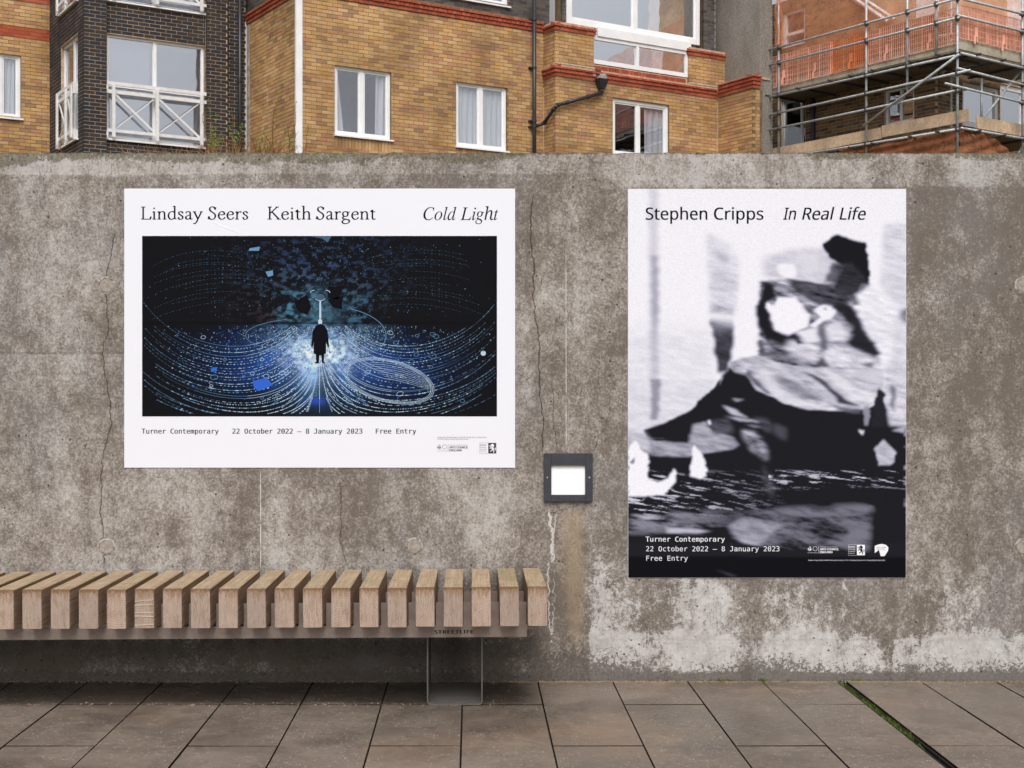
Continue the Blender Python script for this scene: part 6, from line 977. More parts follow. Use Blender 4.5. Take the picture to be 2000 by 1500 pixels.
# picture: soft field on a fine grid, crisp light trails on top
gx0, gz0 = XZ(278, 813.3); gx1, gz1 = XZ(970.6, 461)
xs = np.linspace(gx0, gx1, 360); zs = np.linspace(gz0, gz1, 184); X, Z = np.meshgrid(xs, zs)
U = (X - gx0) / (gx1 - gx0); V = 1 - (Z - gz0) / (gz1 - gz0)          # V runs downwards
rgb = np.zeros(X.shape + (3,)); rgb[:] = (.007, .007, .009)
def glow(c, cu, cv, su, sv, p=2.0, msk=1.0):
    g = np.exp(-((np.abs(U - cu) / su) ** p + (np.abs(V - cv) / sv) ** p)) * msk
    rgb[:] = rgb + g[..., None] * np.array(c)
low = sst(V, .478, .492)
nz1 = fbm(U * 70, V * 60, 301, 4); nz2 = fbm(U * 22, V * 26, 302, 4); nz3 = fbm(U * 160, V * 80, 303, 2)
an = np.arctan2(V - .44, (U - .5) * 1.9); rays = fbm(an * 9, np.hypot(U - .5, V - .44) * 3, 305, 3)
spk = .35 + 1.5 * sst(nz1, .38, .66) * (.4 + nz3)
glow((.003, .034, .20), .37, .70, .15, .12, 2, low * (.15 + rays * 1.3) * (.5 + nz2)); glow((.003, .030, .17), .66, .73, .15, .12, 2, low * (.15 + rays * 1.3) * (.5 + nz2))
glow((.02, .09, .20), .5, .76, .11, .16, 2, low * (.1 + 1.4 * rays)); glow((.05, .13, .22), .5, .56, .13, .10, 2, low * spk)
glow((.46, .55, .66), .470, .65, .060, .085, 2, low * spk * .8); glow((.36, .44, .56), .540, .65, .065, .085, 2, low * spk * .8); glow((.16, .24, .34), .49, .76, .035, .08, 2, low * (.2 + 1.4 * rays))
glow((.008, .03, .30), .49, .915, .028, .022, 2, low)
up = 1 - low
m_ = sst(nz1 * .6 + nz2 * .5, .52, .72)
glow((.03, .12, .19), .44, .41, .055, .10, 3, up * (m_ * 1.3)); glow((.025, .08, .14), .59, .42, .06, .09, 3, up * (m_ * 1.2)); glow((.05, .13, .20), .505, .42, .05, .10, 2, up * (nz3 * 1.2))
glow((.010, .022, .055), .50, .13, .20, .16, 2, up * sst(nz1, .50, .70) * 1.6); glow((.020, .012, .012), .36, .42, .10, .06, 2, up * sst(nz1, .5, .6)); glow((.03, .06, .09), .5, .30, .16, .10, 2, up * sst(nz1, .55, .7))
rgb *= (1 - .8 * np.exp(-((V - .484) / .005) ** 2))[..., None]
rgb = np.clip(rgb, .006, .75)
grid_mesh('picture', xs, zs, WALL - .0036, {}, M['print_a'], pa, np.concatenate([rgb, np.ones(X.shape + (1,))], 2))
inks = [flat('ink_pale_blue', (.42, .56, .70), .45, .4, .02), flat('ink_mid_blue', (.10, .24, .42), .45, .4, .02), flat('ink_royal_blue', (.01, .10, .55), .45, .4, .02), flat('ink_dim_blue', (.035, .085, .15), .45, .4, .02), flat('ink_copper', (.16, .065, .04), .45, .4, .02), M['ink'], M['ink_white']]
mb = MB(); DP = .0041
def UVp(u_, v_): return (278 + u_ * 692.6, 461 + v_ * 352.3)
def seg(p, q, w, mi):
    dx, dy = q[0] - p[0], q[1] - p[1]; l = math.hypot(dx, dy) or 1; nx_, ny_ = -dy / l * w / 2, dx / l * w / 2
    mb.mi = mi; poly(mb, [(p[0] + nx_, p[1] + ny_), (q[0] + nx_, q[1] + ny_), (q[0] - nx_, q[1] - ny_), (p[0] - nx_, p[1] - ny_)], DP)
def dot(p, rx, ry, mi, n=6, ang=0):
    mb.mi = mi; c_, s_ = math.cos(ang), math.sin(ang)
    poly(mb, [(p[0] + rx * math.cos(t) * c_ - ry * math.sin(t) * s_, p[1] + rx * math.cos(t) * s_ + ry * math.sin(t) * c_) for t in [2 * math.pi * i / n for i in range(n)]], DP + .00008)
def bez(P_, t):
    a = (1 - t); return tuple(a ** 3 * P_[0][j] + 3 * a * a * t * P_[1][j] + 3 * a * t * t * P_[2][j] + t ** 3 * P_[3][j] for j in (0, 1))
r2 = random.Random(21)
for side in (0, 1):
    for k in range(26):
        f_ = k / 25.0; f_ = min(1, max(0, f_ + r2.uniform(-.01, .01)))
        yedge = .44 + .55 * f_ * r2.uniform(.85, 1.0); yb_ = .60 + .44 * f_ ** .9; ye = .50 + .40 * f_ ** 1.6
        xe = .49 - .012 * r2.random() - .06 * (1 - f_)
        P_ = [(.0, yedge - .1), (.10 + .03 * f_, yb_ + .02), (.30 + .13 * f_, yb_ + .10), (xe, ye)]
        if side: P_ = [(1 - x, y + r2.uniform(-.006, .006)) for x, y in P_]
        typ = r2.choice('dddls'); N = r2.randint(70, 120); prev = None
        t0 = r2.choice([0, 0, .1, .25]); step_ = r2.choice([1, 1, 2])
        for i in range(N):
            t = t0 + (1 - t0) * i / (N - 1); u_, v_ = bez(P_, t); p = UVp(u_, v_)
            if v_ > .985 or not .004 < u_ < .996: prev = None; continue
            br = 1 - abs(u_ - .5) * 2; mi = 0 if (r2.random() < br * 1.25 - .15) else (1 if r2.random() < .25 + br * .5 else 3)
            near = .6 + br * .6
            if prev is not None:
                if typ == 'l' and br > .12: seg(prev, p, .55 * near, 0 if br > .6 else (1 if br > .3 else 3))
                if typ == 's' and i % 3: seg(prev, p, .8 * near, mi)
                if typ == 'd': seg(prev, p, .22, 3)
            if typ == 'd' and i % step_ == 0:
                an_ = math.atan2(p[1] - prev[1], p[0] - prev[0]) if prev else 0
                dot(p, r2.uniform(.7, 1.9) * (1 + f_ * .6), r2.uniform(.5, 1.1), mi, 5, an_)
            prev = p
    for k in range(15):      # fainter trails in the upper half
        f_ = k / 14.0; P_ = [(.02, .47 - .30 * f_), (.12, .40 - .34 * f_), (.26, .30 - .26 * f_), (.45, .44 - .26 * f_)]
        P_ = [(x, y + r2.uniform(-.02, .02)) for x, y in P_]
        if side: P_ = [(1 - x, y) for x, y in P_]
        prev = None; a_, b_ = sorted((r2.random() * .5, .45 + r2.random() * .5))
        for i in range(80):
            t = i / 79
            if not a_ < t < b_: prev = None; continue
            p = UVp(*bez(P_, t))
            if prev is not None and i % 2: seg(prev, p, .30, 4 if (not side and t > .6 and f_ < .35) else 3)
            if i % 4 == 0: dot(p, .7, .5, 4 if (not side and t > .6 and f_ < .35) else (1 if r2.random() < .4 else 3), 5)
            prev = p
for i in range(11):           # trails running straight down from the centre
    du = (i - 5) / 5; prev = None
    for j in range(44):
        t = j / 43; u_ = .5 + du * (.015 + .16 * t ** 2.1) ; v_ = .62 + .36 * t - .05 * abs(du) * t
        p = UVp(u_, v_)
        if prev is not None and (i % 2 or j % 2): seg(prev, p, .7 + .3 * (i % 2), 0 if t < .8 else 1)
        if i % 2 == 0: dot(p, 1.0 + (2.4 * t * t if i == 4 else .6), .7, 0, 5)
        prev = p
for i in range(3000):
    if r2.random() < .55: u_, v_ = r2.gauss(.5, .11), .50 + abs(r2.gauss(0, .11))
    elif r2.random() < .5: u_, v_ = r2.gauss(.5, .24), .50 + abs(r2.gauss(.1, .14))
    else: u_, v_ = r2.gauss(.5, .17), r2.uniform(.0, .46)
    if not (.01 < u_ < .99 and .01 < v_ < .985): continue
    upper = v_ < .48
    dot(UVp(u_, v_), r2.uniform(.4, 1.5), r2.uniform(.4, .9), (r2.choice([3, 3, 1, 3]) if upper else r2.choice([0, 1, 1, 0, 2, 3])), 5, r2.uniform(0, 3))
for i in range(60):           # drifting bubbles and blue chips
    u_, v_ = (r2.gauss(.38, .12), r2.uniform(.55, .9)) if r2.random() < .5 else (r2.gauss(.68, .13), r2.uniform(.52, .92))
    if not .03 < u_ < .97: continue
    x, y = UVp(u_, v_); r_ = r2.uniform(1.8, 5)
    mb.mi = r2.choice([0, 1, 1]); ringp(mb, x, y, r_ * 1.5, r_, .7, DP + .00012, 0, 360, 14, r2.uniform(-20, 20))
    if r2.random() < .5: x, y = UVp(min(.97, max(.03, r2.gauss(.5, .22))), r2.uniform(.5, .93)); dot((x, y), r2.uniform(1.5, 3), r2.uniform(1.2, 2.4), 2, 4, r2.uniform(0, 3))
mb.mi = 0
for k in range(3): ringp(mb, 760, 744, 90 - k * 3, 41 - k * 2, .8, DP + .00014, 0, 360, 70, 14)
for k in range(9): ringp(mb, 768 + k * 2, 748, 80 - k * 3, 36 - k * 4.2, .45, DP + .00014, 200 + k * 5, 340, 40, 14)
mb.mi = 1; ringp(mb, 616, 655, 136, 34, .9, DP + .00014, 120, 245, 40); ringp(mb, 616, 655, 138, 60, 1.1, DP + .00014, -60, 30, 40)
mb.mi = 2; poly(mb, [(494, 744), (520, 738), (534, 752), (505, 764), (496, 757)], DP + .0002); poly(mb, [(414, 718), (425, 717), (423, 726), (412, 726)], DP + .0002); mb.mi = 3; poly(mb, [(606, 461.5), (648, 461.5), (640, 474), (630, 466)], DP + .0002)
mb.mi = 1; poly(mb, [(519, 531), (533, 528), (534, 538), (524, 541)], DP + .0002); poly(mb, [(488, 485), (508, 482), (506, 490), (486, 490)], DP + .0002)
for x, y, r_ in ((944, 690, 5), (668, 668, 5), (640, 671, 3)): mb.mi = 0; dot((x, y), r_, r_, 0, 10)
# dark caves beside the centre, pale column, and a small figure in a long dark coat
mb.mi = 5
for q in ([(575, 590), (600, 575), (608, 600), (600, 615), (582, 608)], [(640, 585), (670, 578), (668, 605), (650, 600)], [(640, 560), (672, 560), (660, 585), (640, 582)]): poly(mb, q, DP + .0003)
D3 = DP + .0006
mb.mi = 0; poly(mb, [(624.2, 588), (627.2, 588), (627.8, 622), (623.6, 622)], DP + .00045); dot((625.6, 581), 8, 6.5, 3, 12); mb.mi = 0; ringp(mb, 625.6, 581, 10, 6.5, 1.0, DP + .0004, 20, 160, 12)
for sx_ in (-1, 1): ringp(mb, 625.6 + sx_ * 11, 572, 8, 5, 1.2, DP + .0004, 180 if sx_ < 0 else 270, 270 if sx_ < 0 else 360, 8)
mb.mi = 5
poly(mb, [(618, 636), (626, 632), (634, 636), (640, 646), (643, 676), (641, 680), (637, 668), (637, 690), (633, 692), (633, 706), (636, 710), (629, 709), (628, 694), (624, 694), (623, 709), (614, 710), (618, 706), (617, 692), (613, 690), (613, 668), (610, 680), (608, 676), (611, 646)], D3)
mb.mi = 0; dot((625.5, 629), 4.0, 6.5, 0, 12)
mb.v = [(x, y, z) for x, y, z in mb.v]
mb.build('light_trails', inks, pa)

# ------------------------------------------------------------ portrait poster
(bx0, bz0), (bx1, bz1) = XZ(1226.3, 1128.6), XZ(1769.3, 369.3)
pb = empty('poster', ((bx0 + bx1) / 2, WALL, bz0), 'tall black and white portrait poster with a blurred seated figure, right of the wall light', 'poster', None)
mb = MB(); mb.box(bx0, bx1, WALL - .003, WALL - .0006, bz0, bz1); mb.build('sheet', M['paper'], pb)
xs = np.linspace(bx0 + .0010, bx1 - .0010, 372); zs = np.linspace(bz0 + .0010, bz1 - .0010, 520); X, Z = np.meshgrid(xs, zs); PX = CX + X * S; PY = CY - (Z - EYE) * S
img = np.full(X.shape, .80)
img = np.where(PY > 1000, .014, img)
def inside(pts):
    m = np.zeros(X.shape, bool); n = len(pts)
    jx = (fbm(PX / 30 + PY / 50, PY / 9 - PX / 60, 611, 3) - .5) * 9; jy = (fbm(PX / 26, PY / 16, 612, 3) - .5) * 5
    x_, y_ = PX + jx, PY + jy
    for i in range(n):
        (xa, ya), (xb, yb) = pts[i], pts[(i + 1) % n]
        if ya == yb: continue
        c_ = ((ya > y_) != (yb > y_)) & (x_ < (xb - xa) * (y_ - ya) / (yb - ya) + xa); m ^= c_
    return m.astype(float)
def blur(a, r, ax):
    r = max(1, int(r)); k = np.ones(2 * r + 1) / (2 * r + 1)
    pad = [(0, 0), (0, 0)]; pad[ax] = (r, r); b = np.pad(a, pad, mode='edge')
    cs = np.cumsum(np.concatenate([np.zeros_like(np.take(b, [0], ax)), b], ax), ax); n = a.shape[ax]
    hi = np.take(cs, np.arange(2 * r + 1, 2 * r + 1 + n), ax); lo = np.take(cs, np.arange(0, n), ax); return (hi - lo) / (2 * r + 1)
def paint(pts, val, b=2, bh=None, al=1.0, tex=0.0):
    global img
    m = inside(pts); bh = bh or b
    for _ in range(2): m = blur(blur(m, bh * .5 + .6, 1), b * .4 + .6, 0)
    v_ = val
    if tex: v_ = val * (1 + tex * (fbm(PX / 26 + PY / 60, PY / 7 - PX / 30, 77, 4) - .5) * 2.4)
    img = img * (1 - m * al) + v_ * m * al
rc = lambda a, b, c, d: [(a, c), (b, c), (b, d), (a, d)]
def PA(pts, val, b=2, bh=None, al=1.0, tex=0.0): paint([(1370 + x / 2.38, 430 + y / 2.38) for x, y in pts], val, b, bh, al, tex)
def PB(pts, val, b=2, bh=None, al=1.0, tex=0.0): paint([(1220 + x / 2.38, 740 + y / 2.38) for x, y in pts], val, b, bh, al, tex)
paint(rc(1268, 1286, 360, 860), .52, 2, 6, .75); paint(rc(1273, 1284, 500, 860), .26, 4, 5, .8); paint(rc(1226, 1392, 640, 880), .62, 30, 8, .5, .25)
PA([(20, 60), (120, 110), (172, 180), (165, 440), (40, 440)], .62, 10, 6, .9, .25); PA([(60, 140), (130, 175), (118, 205), (70, 180)], .40, 6, 6, .8); PA([(40, 250), (165, 260), (165, 330), (40, 330)], .52, 8, 5, .7, .3)
PA([(40, 385), (150, 400), (150, 440), (44, 430)], .40, 5, 4, .8, .4); PA([(42, 468), (152, 500), (140, 640), (118, 705), (74, 712)], .045, 4, 3, 1, .7); PA([(44, 460), (150, 470), (148, 520), (50, 520)], .20, 6, 3, .7, .5)
PA([(850, 20), (952, 10), (952, 720), (860, 720), (900, 400), (826, 300)], .60, 8, 6, .9, .25); PA([(905, 425), (952, 412), (952, 480), (930, 468)], .07, 5, 4, .9)
PA([(280, 175), (430, 135), (566, 128), (660, 205), (690, 290), (600, 305), (400, 280), (290, 268)], .58, 8, 7, 1, .2); PA([(352, 200), (436, 200), (440, 262), (402, 282), (360, 250)], .80, 3, 4); PA([(450, 150), (540, 150), (560, 230), (470, 260)], .66, 8, 8, .8)
PA([(268, 286), (400, 276), (560, 300), (700, 360), (836, 620), (826, 700), (500, 695), (268, 644)], .27, 3, 4, 1, 1.3)
PA([(700, 345), (742, 300), (860, 340), (925, 400), (930, 500), (880, 560), (872, 720), (812, 610), (745, 490), (676, 420)], .72, 4, 7, 1, .25); PA([(690, 346), (722, 350), (736, 392), (700, 396)], .10, 2, 3, .9)
PA([(606, 195), (690, 220), (690, 300), (612, 292), (640, 250)], .10, 5, 6, .9, .8)
PA([(565, 112), (600, 76), (630, 69), (764, 110), (775, 180), (782, 302), (750, 296), (704, 348), (668, 354), (618, 322), (640, 262), (664, 222), (600, 178), (570, 142)], .010, 1, 1)
PA([(604, 196), (700, 200), (784, 300), (706, 362), (620, 334), (566, 300)], .03, 4, 4, .85, .6)
PA([(396, 274), (480, 284), (600, 306), (704, 352), (690, 408), (560, 404), (430, 330)], .045, 3, 6, .95, 1.2); PA([(562, 290), (606, 292), (600, 302), (570, 298)], .5, 1, 3, .8)
PA([(640, 384), (704, 396), (764, 520), (832, 622), (764, 654), (692, 604), (682, 524), (704, 500), (650, 440), (600, 412)], .018, 3, 3, 1, .3)
PA([(284, 286), (332, 300), (346, 352), (300, 382), (320, 440), (330, 500), (400, 542), (440, 508), (474, 532), (424, 580), (360, 588), (300, 562), (258, 470), (254, 400), (276, 350)], .012, 2, 3)
PA([(262, 560), (290, 556), (292, 640), (264, 640)], .06, 3, 3, .9, .5); PA([(306, 556), (400, 590), (446, 640), (424, 676), (326, 654)], .12, 4, 6, .9, 1.2)
PA([(294, 402), (310, 378), (340, 400), (350, 358), (432, 358), (470, 400), (508, 436), (500, 490), (440, 520), (402, 538), (340, 512), (320, 442)], .82, 1, 1); PA([(440, 515), (556, 496), (562, 560), (480, 572)], .72, 3, 6)
PA([(572, 500), (640, 466), (692, 532), (680, 552), (590, 562)], .66, 3, 7, .95, .2); PA([(400, 556), (540, 574), (542, 664), (470, 652), (392, 600)], .62, 5, 8, .9, .4); PA([(572, 590), (680, 590), (806, 640), (846, 696), (550, 684), (546, 640)], .60, 3, 8, 1, .5)
PA([(540, 496), (572, 486), (584, 600), (552, 622)], .07, 4, 4, .85); PA([(424, 540), (474, 572), (440, 576)], .015, 1, 2); PA([(520, 684), (560, 628), (594, 684)], .04, 3, 4, .9); PA([(736, 672), (806, 660), (792, 694)], .08, 3, 6, .9); PA([(470, 400), (520, 412), (520, 440), (490, 430)], .03, 2, 3, .9)
PA([(522, 412), (560, 390), (602, 395), (627, 426), (600, 462), (562, 474), (532, 500), (506, 490), (548, 455)], .80, 1, 1); PA([(570, 402), (584, 404), (584, 416), (572, 414)], .02, 1, 1)
# lower half: leg, trousers, floor
PA([(126, 676), (200, 700), (260, 790), (400, 850), (600, 884), (760, 876), (842, 846), (952, 900), (952, 1500), (-360, 1500), (-360, 1010), (-160, 1010), (0, 850), (70, 770)], .012, 3, 3)
PA([(128, 664), (190, 640), (260, 628), (420, 678), (560, 686), (700, 700), (842, 690), (848, 780), (824, 846), (742, 874), (640, 866), (500, 886), (360, 834), (262, 790), (222, 722), (160, 706)], .46, 2, 3, 1, .45)
PA([(240, 650), (300, 700), (360, 780), (470, 836), (600, 882), (500, 884), (340, 820), (270, 740)], .64, 3, 5, .9, .2); PA([(560, 690), (640, 720), (700, 770), (826, 820), (790, 856), (700, 830), (620, 770)], .68, 3, 5, .9, .2); PA([(700, 704), (842, 696), (846, 770), (760, 750)], .58, 5, 6, .8)
PA([(470, 696), (560, 736), (640, 815), (740, 866), (640, 850), (585, 785), (520, 735)], .045, 2, 4); PA([(214, 690), (262, 750), (324, 812), (300, 806), (240, 760), (200, 720)], .08, 3, 4, .9); PA([(340, 712), (450, 756), (566, 850), (480, 832), (380, 770)], .16, 4, 5, .85, .5); PA([(130, 664), (176, 656), (190, 700), (160, 706)], .30, 2, 3, .9, 1.0); PA([(610, 860), (742, 874), (736, 900), (640, 886)], .10, 3, 5, .9)
PA([(850, 690), (952, 690), (952, 956), (872, 956), (850, 830)], .58, 4, 4, 1, .35); PA([(822, 780), (852, 800), (854, 960), (786, 960), (800, 866)], .018, 3, 2); PA([(880, 765), (904, 780), (892, 905), (878, 860)], .12, 4, 3, .9); PA([(750, 862), (782, 858), (774, 956), (756, 956)], .28, 3, 2, .9)
PB([(15, 0), (424, 0), (392, 58), (282, 148), (170, 208), (92, 238), (15, 232)], .64, 2, 3, .9, .15); PB([(118, 0), (160, 0), (160, 190), (124, 196)], .16, 3, 4, .75)
PB([(440, 0), (420, 28), (300, 148), (170, 210), (86, 240), (110, 276), (170, 280), (290, 296), (324, 240), (444, 160)], .012, 2, 2)
PB([(15, 236), (92, 246), (126, 290), (130, 352), (15, 320)], .46, 5, 6, .95, .3); PB([(120, 286), (300, 298), (318, 212), (372, 198), (402, 244), (500, 268), (528, 310), (500, 330), (362, 346), (290, 362), (130, 356)], .33, 3, 4, 1, .45); PB([(378, 200), (484, 188), (500, 252), (420, 262)], .07, 4, 5, .9, .8); PB([(384, 196), (398, 192), (396, 212), (386, 212)], .75, 1, 1)
PB([(536, 236), (600, 248), (652, 300), (672, 384), (604, 342), (552, 284)], .24, 4, 5, .95, 1.0); PB([(640, 400), (690, 470), (690, 560), (650, 520)], .06, 8, 6, .9, .6); PB([(682, 206), (752, 228), (746, 292), (700, 262)], .07, 5, 5, .9); PB([(600, 178), (660, 188), (682, 252), (640, 232)], .09, 4, 5, .9, .8)
for q_, v2 in (([(456, 122), (520, 146), (580, 182), (500, 164)], .55), ([(470, 172), (560, 184), (640, 204), (540, 196)], .45), ([(496, 88), (548, 94), (524, 106)], .4), ([(540, 240), (590, 252), (630, 274), (570, 260)], .5), ([(560, 210), (600, 216), (640, 232), (590, 226)], .2)): PB(q_, v2, 1, 3, .9)
paint([(1708, 878), (1724, 858), (1736, 866), (1750, 884), (1744, 908), (1716, 910)], .46, 2, 2, 1, .3); paint([(1676, 840), (1690, 842), (1684, 852)], .7, 1, 1); paint([(1768, 830), (1768, 846), (1740, 842)], .4, 2, 3)
strk = fbm(PX / 34 + PY / 30, PY / 4.0 - PX / 22, 801, 5); zone = sst(PY, 912, 940) * sst(PY, 1030, 985) * sst(PX, 1560, 1250) ** .8
img = np.maximum(img, .60 * sst(strk, .52, .74) * zone); img = np.maximum(img, .50 * sst(fbm(PX / 30, PY / 4 - PX / 30, 803, 4), .58, .76) * sst(PY, 915, 925) * sst(PY, 962, 940) * (PX > 1500))
g_ = fbm(PX / 60 + PY / 80, PY / 16 - PX / 70, 805, 5); lim = 1000 + (PX - 1226) * .02
img = np.maximum(img, .17 * sst(g_, .25, .7) * sst(PY - (1716 - PX) * .05, 972, 992) * sst(PY, 1086, 1066) * sst(PX, 1400, 1480) * sst(PX + (PY - 1000) * .1, 1716, 1694)); img = np.maximum(img, .22 * sst(g_, .38, .72) * sst(PY, 985, 1005) * sst(PY, 1052, 1030) * sst(PX, 1500, 1300))
PB([(480, 680), (560, 640), (750, 680), (700, 700), (640, 762), (600, 770), (500, 722)], .27, 3, 6, .9, .5); PB([(180, 692), (300, 694), (390, 706), (340, 718), (200, 714)], .5, 2, 6, .9); PB([(30, 628), (120, 634), (190, 648), (100, 652)], .5, 2, 5, .8); PB([(500, 734), (560, 744), (640, 776), (560, 764)], .5, 2, 6, .8)
PB([(20, 312), (50, 288), (72, 330), (105, 350), (116, 380), (105, 470), (150, 480), (200, 460), (226, 418), (242, 440), (236, 480), (182, 540), (100, 547), (15, 547), (15, 320)], .82, 1, 1); PB([(25, 392), (42, 366), (46, 400)], .1, 1, 1); PB([(304, 400), (320, 308), (356, 342), (376, 390), (382, 454), (345, 466), (304, 450)], .82, 1, 1)
sm = blur(blur(img, 3, 1), 1, 0); mk = sst(PX, 1480, 1520) * sst(PY, 540, 600) * sst(PY, 760, 700); img = img * (1 - .45 * mk) + sm * .45 * mk
paint(rc(1220, 1775, 1087, 1140), .006, 3, 2); PB([(420, 880), (520, 915), (500, 920)], .06, 2, 4, .8)
c3 = np.clip(img, .006, .82); t_ = np.clip(c3 * 1.3, 0, 1)
rgb = np.stack([c3 * .97, c3 * .97, c3 * (1.06 + .25 * (1 - t_))], 2)
grid_mesh('picture', xs, zs, WALL - .0036, {}, M['print_b'], pb, np.concatenate([rgb, np.ones(X.shape + (1,))], 2))
for s_, a, b, sh_ in (('Stephen', 1260.8, 1380.5, 0), ('Cripps', 1394, 1490, 0), ('In', 1529, 1554, .22), ('Real', 1566, 1628.5, .22), ('Life', 1639, 1690, .22)): text(pb, s_, 's', a, b, 429.3, 23.6, M['ink'], .0042, sh_, bold=16)
text(pb, 'Turner Contemporary', 'm', 1260.6, 1415, 1057.6, 9.6, M['ink_white'], .0042, bold=14); text(pb, '22 October 2022 – 8 January 2023', 'm', 1261.6, 1522, 1076.4, 9.6, M['ink_white'], .0042); text(pb, 'Free Entry', 'm', 1262, 1343, 1094.8, 9.6, M['ink_white'], .0042)
logos(pb, 723.3, 198.7, M['ink_white'], M['ink'], .0042, 1656.5)
text(pb, "Stephen Cripps, Butler's Wharf studio performance, c.1975. Photograph by Alex Kein. Design by Joe Hales studio.", 's', 1578, 1728.5, 1095, 2.1, M['ink_white'], .0042)
mb = MB(); arc = [(1708, 1066), (1714, 1063.4), (1722, 1062), (1730, 1064), (1734.6, 1069), (1733.5, 1076), (1727, 1086), (1719.5, 1086)]
for a, b in zip(arc[:-1], arc[1:]): poly(mb, [(1716, 1074), a, b], .0042)
poly(mb, [(1708, 1066), (1716, 1074), (1708, 1080)], .0042); poly(mb, [(1708, 1080), (1716, 1074), (1712, 1077)], .00421); poly(mb, [(1716, 1074), (1719.5, 1086), (1718, 1079)], .00421)
mb.build('foundation_logo', M['ink_white'], pb)
text(pb, 'HENRY MOORE', 's', 1712, 1730, 1070.2, 2.0, M['ink'], .0045); text(pb, 'FOUNDATION', 's', 1712, 1727, 1073.6, 1.7, M['ink'], .0045)
# maker's name cut in the bench beam
g = GL['s']; cur = 0; mb = MB(); sB = F / 5.115
X0, Z0 = (847.5 - CX) / sB, EYE + (CY - 1237.3) / sB; tot = 0
vs_all = []; fs_all = []
for ch in 'STREETLIFE':
    adv, vs, ts = g[ch]; b = len(vs_all)
    for dx in (0, 30, 60):
        b = len(vs_all); vs_all += [(cur + vs[i] + dx, vs[i + 1]) for i in range(0, len(vs), 2)]; fs_all += [(b + ts[i], b + ts[i + 1], b + ts[i + 2]) for i in range(0, len(ts), 3)]
    cur += adv + 70
wd = 77.5 / sB / max(v[0] for v in vs_all)
for i, f_ in enumerate(fs_all): mb.add([(X0 + vs_all[j][0] * wd, 5.1143 - (i % 5) * .00002, Z0 + vs_all[j][1] / 714 * 10.2 / sB + tilt * (X0 + vs_all[j][0] * wd + .06) * .6) for j in f_], [(0, 1, 2)])
mb.build('lettering', flat('cut_letter_shadow', (.015, .013, .012), .8, .1, .05), bench)

# ------------------------------------------------------------ yellow brick building
u = Vector((.856, .517)).normalized(); v = Vector((-u.y, u.x))
C0 = Vector(((585 - CX) / F * 26.3, 26.3))
F1 = Plane(C0, u)
ZLO, ZHI = 5.1, 9.6
yb = empty('brick_house', (C0.x + 2, C0.y + 3, 4.6), 'yellow brick house with red brick bands and white windows behind the wall', 'house')
B = Bricks()
def zat(pl, px, py): return pl.at(px, py)[1]
# front between the white corner strip and the downpipe
s_in = F1.at(1062)
zb1 = zat(F1, 950, 22)
w1 = (F1.at(653.75), F1.at(764), zat(F1, 653.75, 262), zat(F1, 653.75, 125))
w2 = (F1.at(891), F1.at(990.5), zat(F1, 891, 285), zat(F1, 891, 157))
H1 = [w1, (w1[0], w1[1], w1[2] - .25, w1[2]), w2, (w2[0], w2[1], w2[2] - .25, w2[2])]
mbb, zbot = band(B, F1, 0, s_in, zb1, 2, .10, 0, 0, .022, .10); mbb.build('band_core', M['mortar_tan'], yb)
B.wall(F1, 0, s_in, ZLO, zbot, H1, 'yellow_brick', yb, M['mortar_tan'], phase=.02, zref=zbot)
for w_ in (w1, w2):      # bricks on end under the sills
    x = w_[0] + .004
    while x < w_[1] - .05:
        B.put(F1, x, x + .063, max(w_[2] - .25, ZLO), w_[2] - .037, 'yellow_brick'); x += .073
    mb = MB(); F1.box(mb, w_[0], w_[1], w_[2] - .25, w_[2] - .005, -.28, -.009); mb.build('wall', M['mortar_tan'], yb)
mm1 = F1.at(709)
window(yb, F1, *w1, mull=[mm1], fw=.055, mw=.075, curtain=[(.03, .10, .12), (.78, .97, .02)])
window(yb, F1, *w2, mull=[F1.at(941)], fw=.055, mw=.075, curtain=[(.03, .5, 0), (.5, .97, 0)])
# dark brick storey above the band, set back
FU = F1.off(-.10)
wt = (FU.at(860), FU.at(993), zat(FU, 993, 13), zat(FU, 993, 13) + 1.3)
B.wall(FU, -.3, s_in + 1.0, zb1 + .01, ZHI + .4, [wt], 'dark_grey_brick', yb, M['mortar_tan']) if False else None
M['slate_brick'] = brick_mat('slate_brick', [(.085, .080, .082), (.11, .10, .10), (.07, .068, .074), (.13, .115, .105)], .5)
B.wall(FU, -.1, FU.at(1112), zb1 - .02, 12, [wt], 'slate_brick', yb, M['mortar_tan'])
window(yb, FU, *wt, fw=.07, curtain=None)
# white corner strip
mb = MB(); F1.box(mb, -.075, .055, 4.6, 12, -.05, .014); mb.build('corner_strip', M['white'], yb)
# side wall running back from the corner (left of it in the photo)
W0 = Plane(C0 + v * 3.2 , -v)       # runs towards the corner, corner at s = 3.2
s482 = W0.at(482)
zb0 = zb1
mbb, zb0b = band(B, W0, s482, 3.12, zb0, 2, .10, 0, 0, .022, .10); mbb.build('band_core', M['mortar_tan'], yb)
B.wall(W0, s482, 3.13, ZLO, zb0b, [], 'yellow_brick', yb, M['mortar_tan'], zref=zbot)
M['lime_wash'] = flat('pale_weathered_edge', (.50, .42, .33), .95, .1, .4, 9)
mb = MB(); W0.box(mb, s482, s482 + .16, ZLO, zb0b, -.02, .004); mb.build('corner_flashing', M['lime_wash'], yb)
B.wall(Plane(W0.o - W0.n * .1, W0.d), s482 - .4, 3.1, zb0 - .02, 12, [], 'slate_brick', yb, M['mortar_tan'])
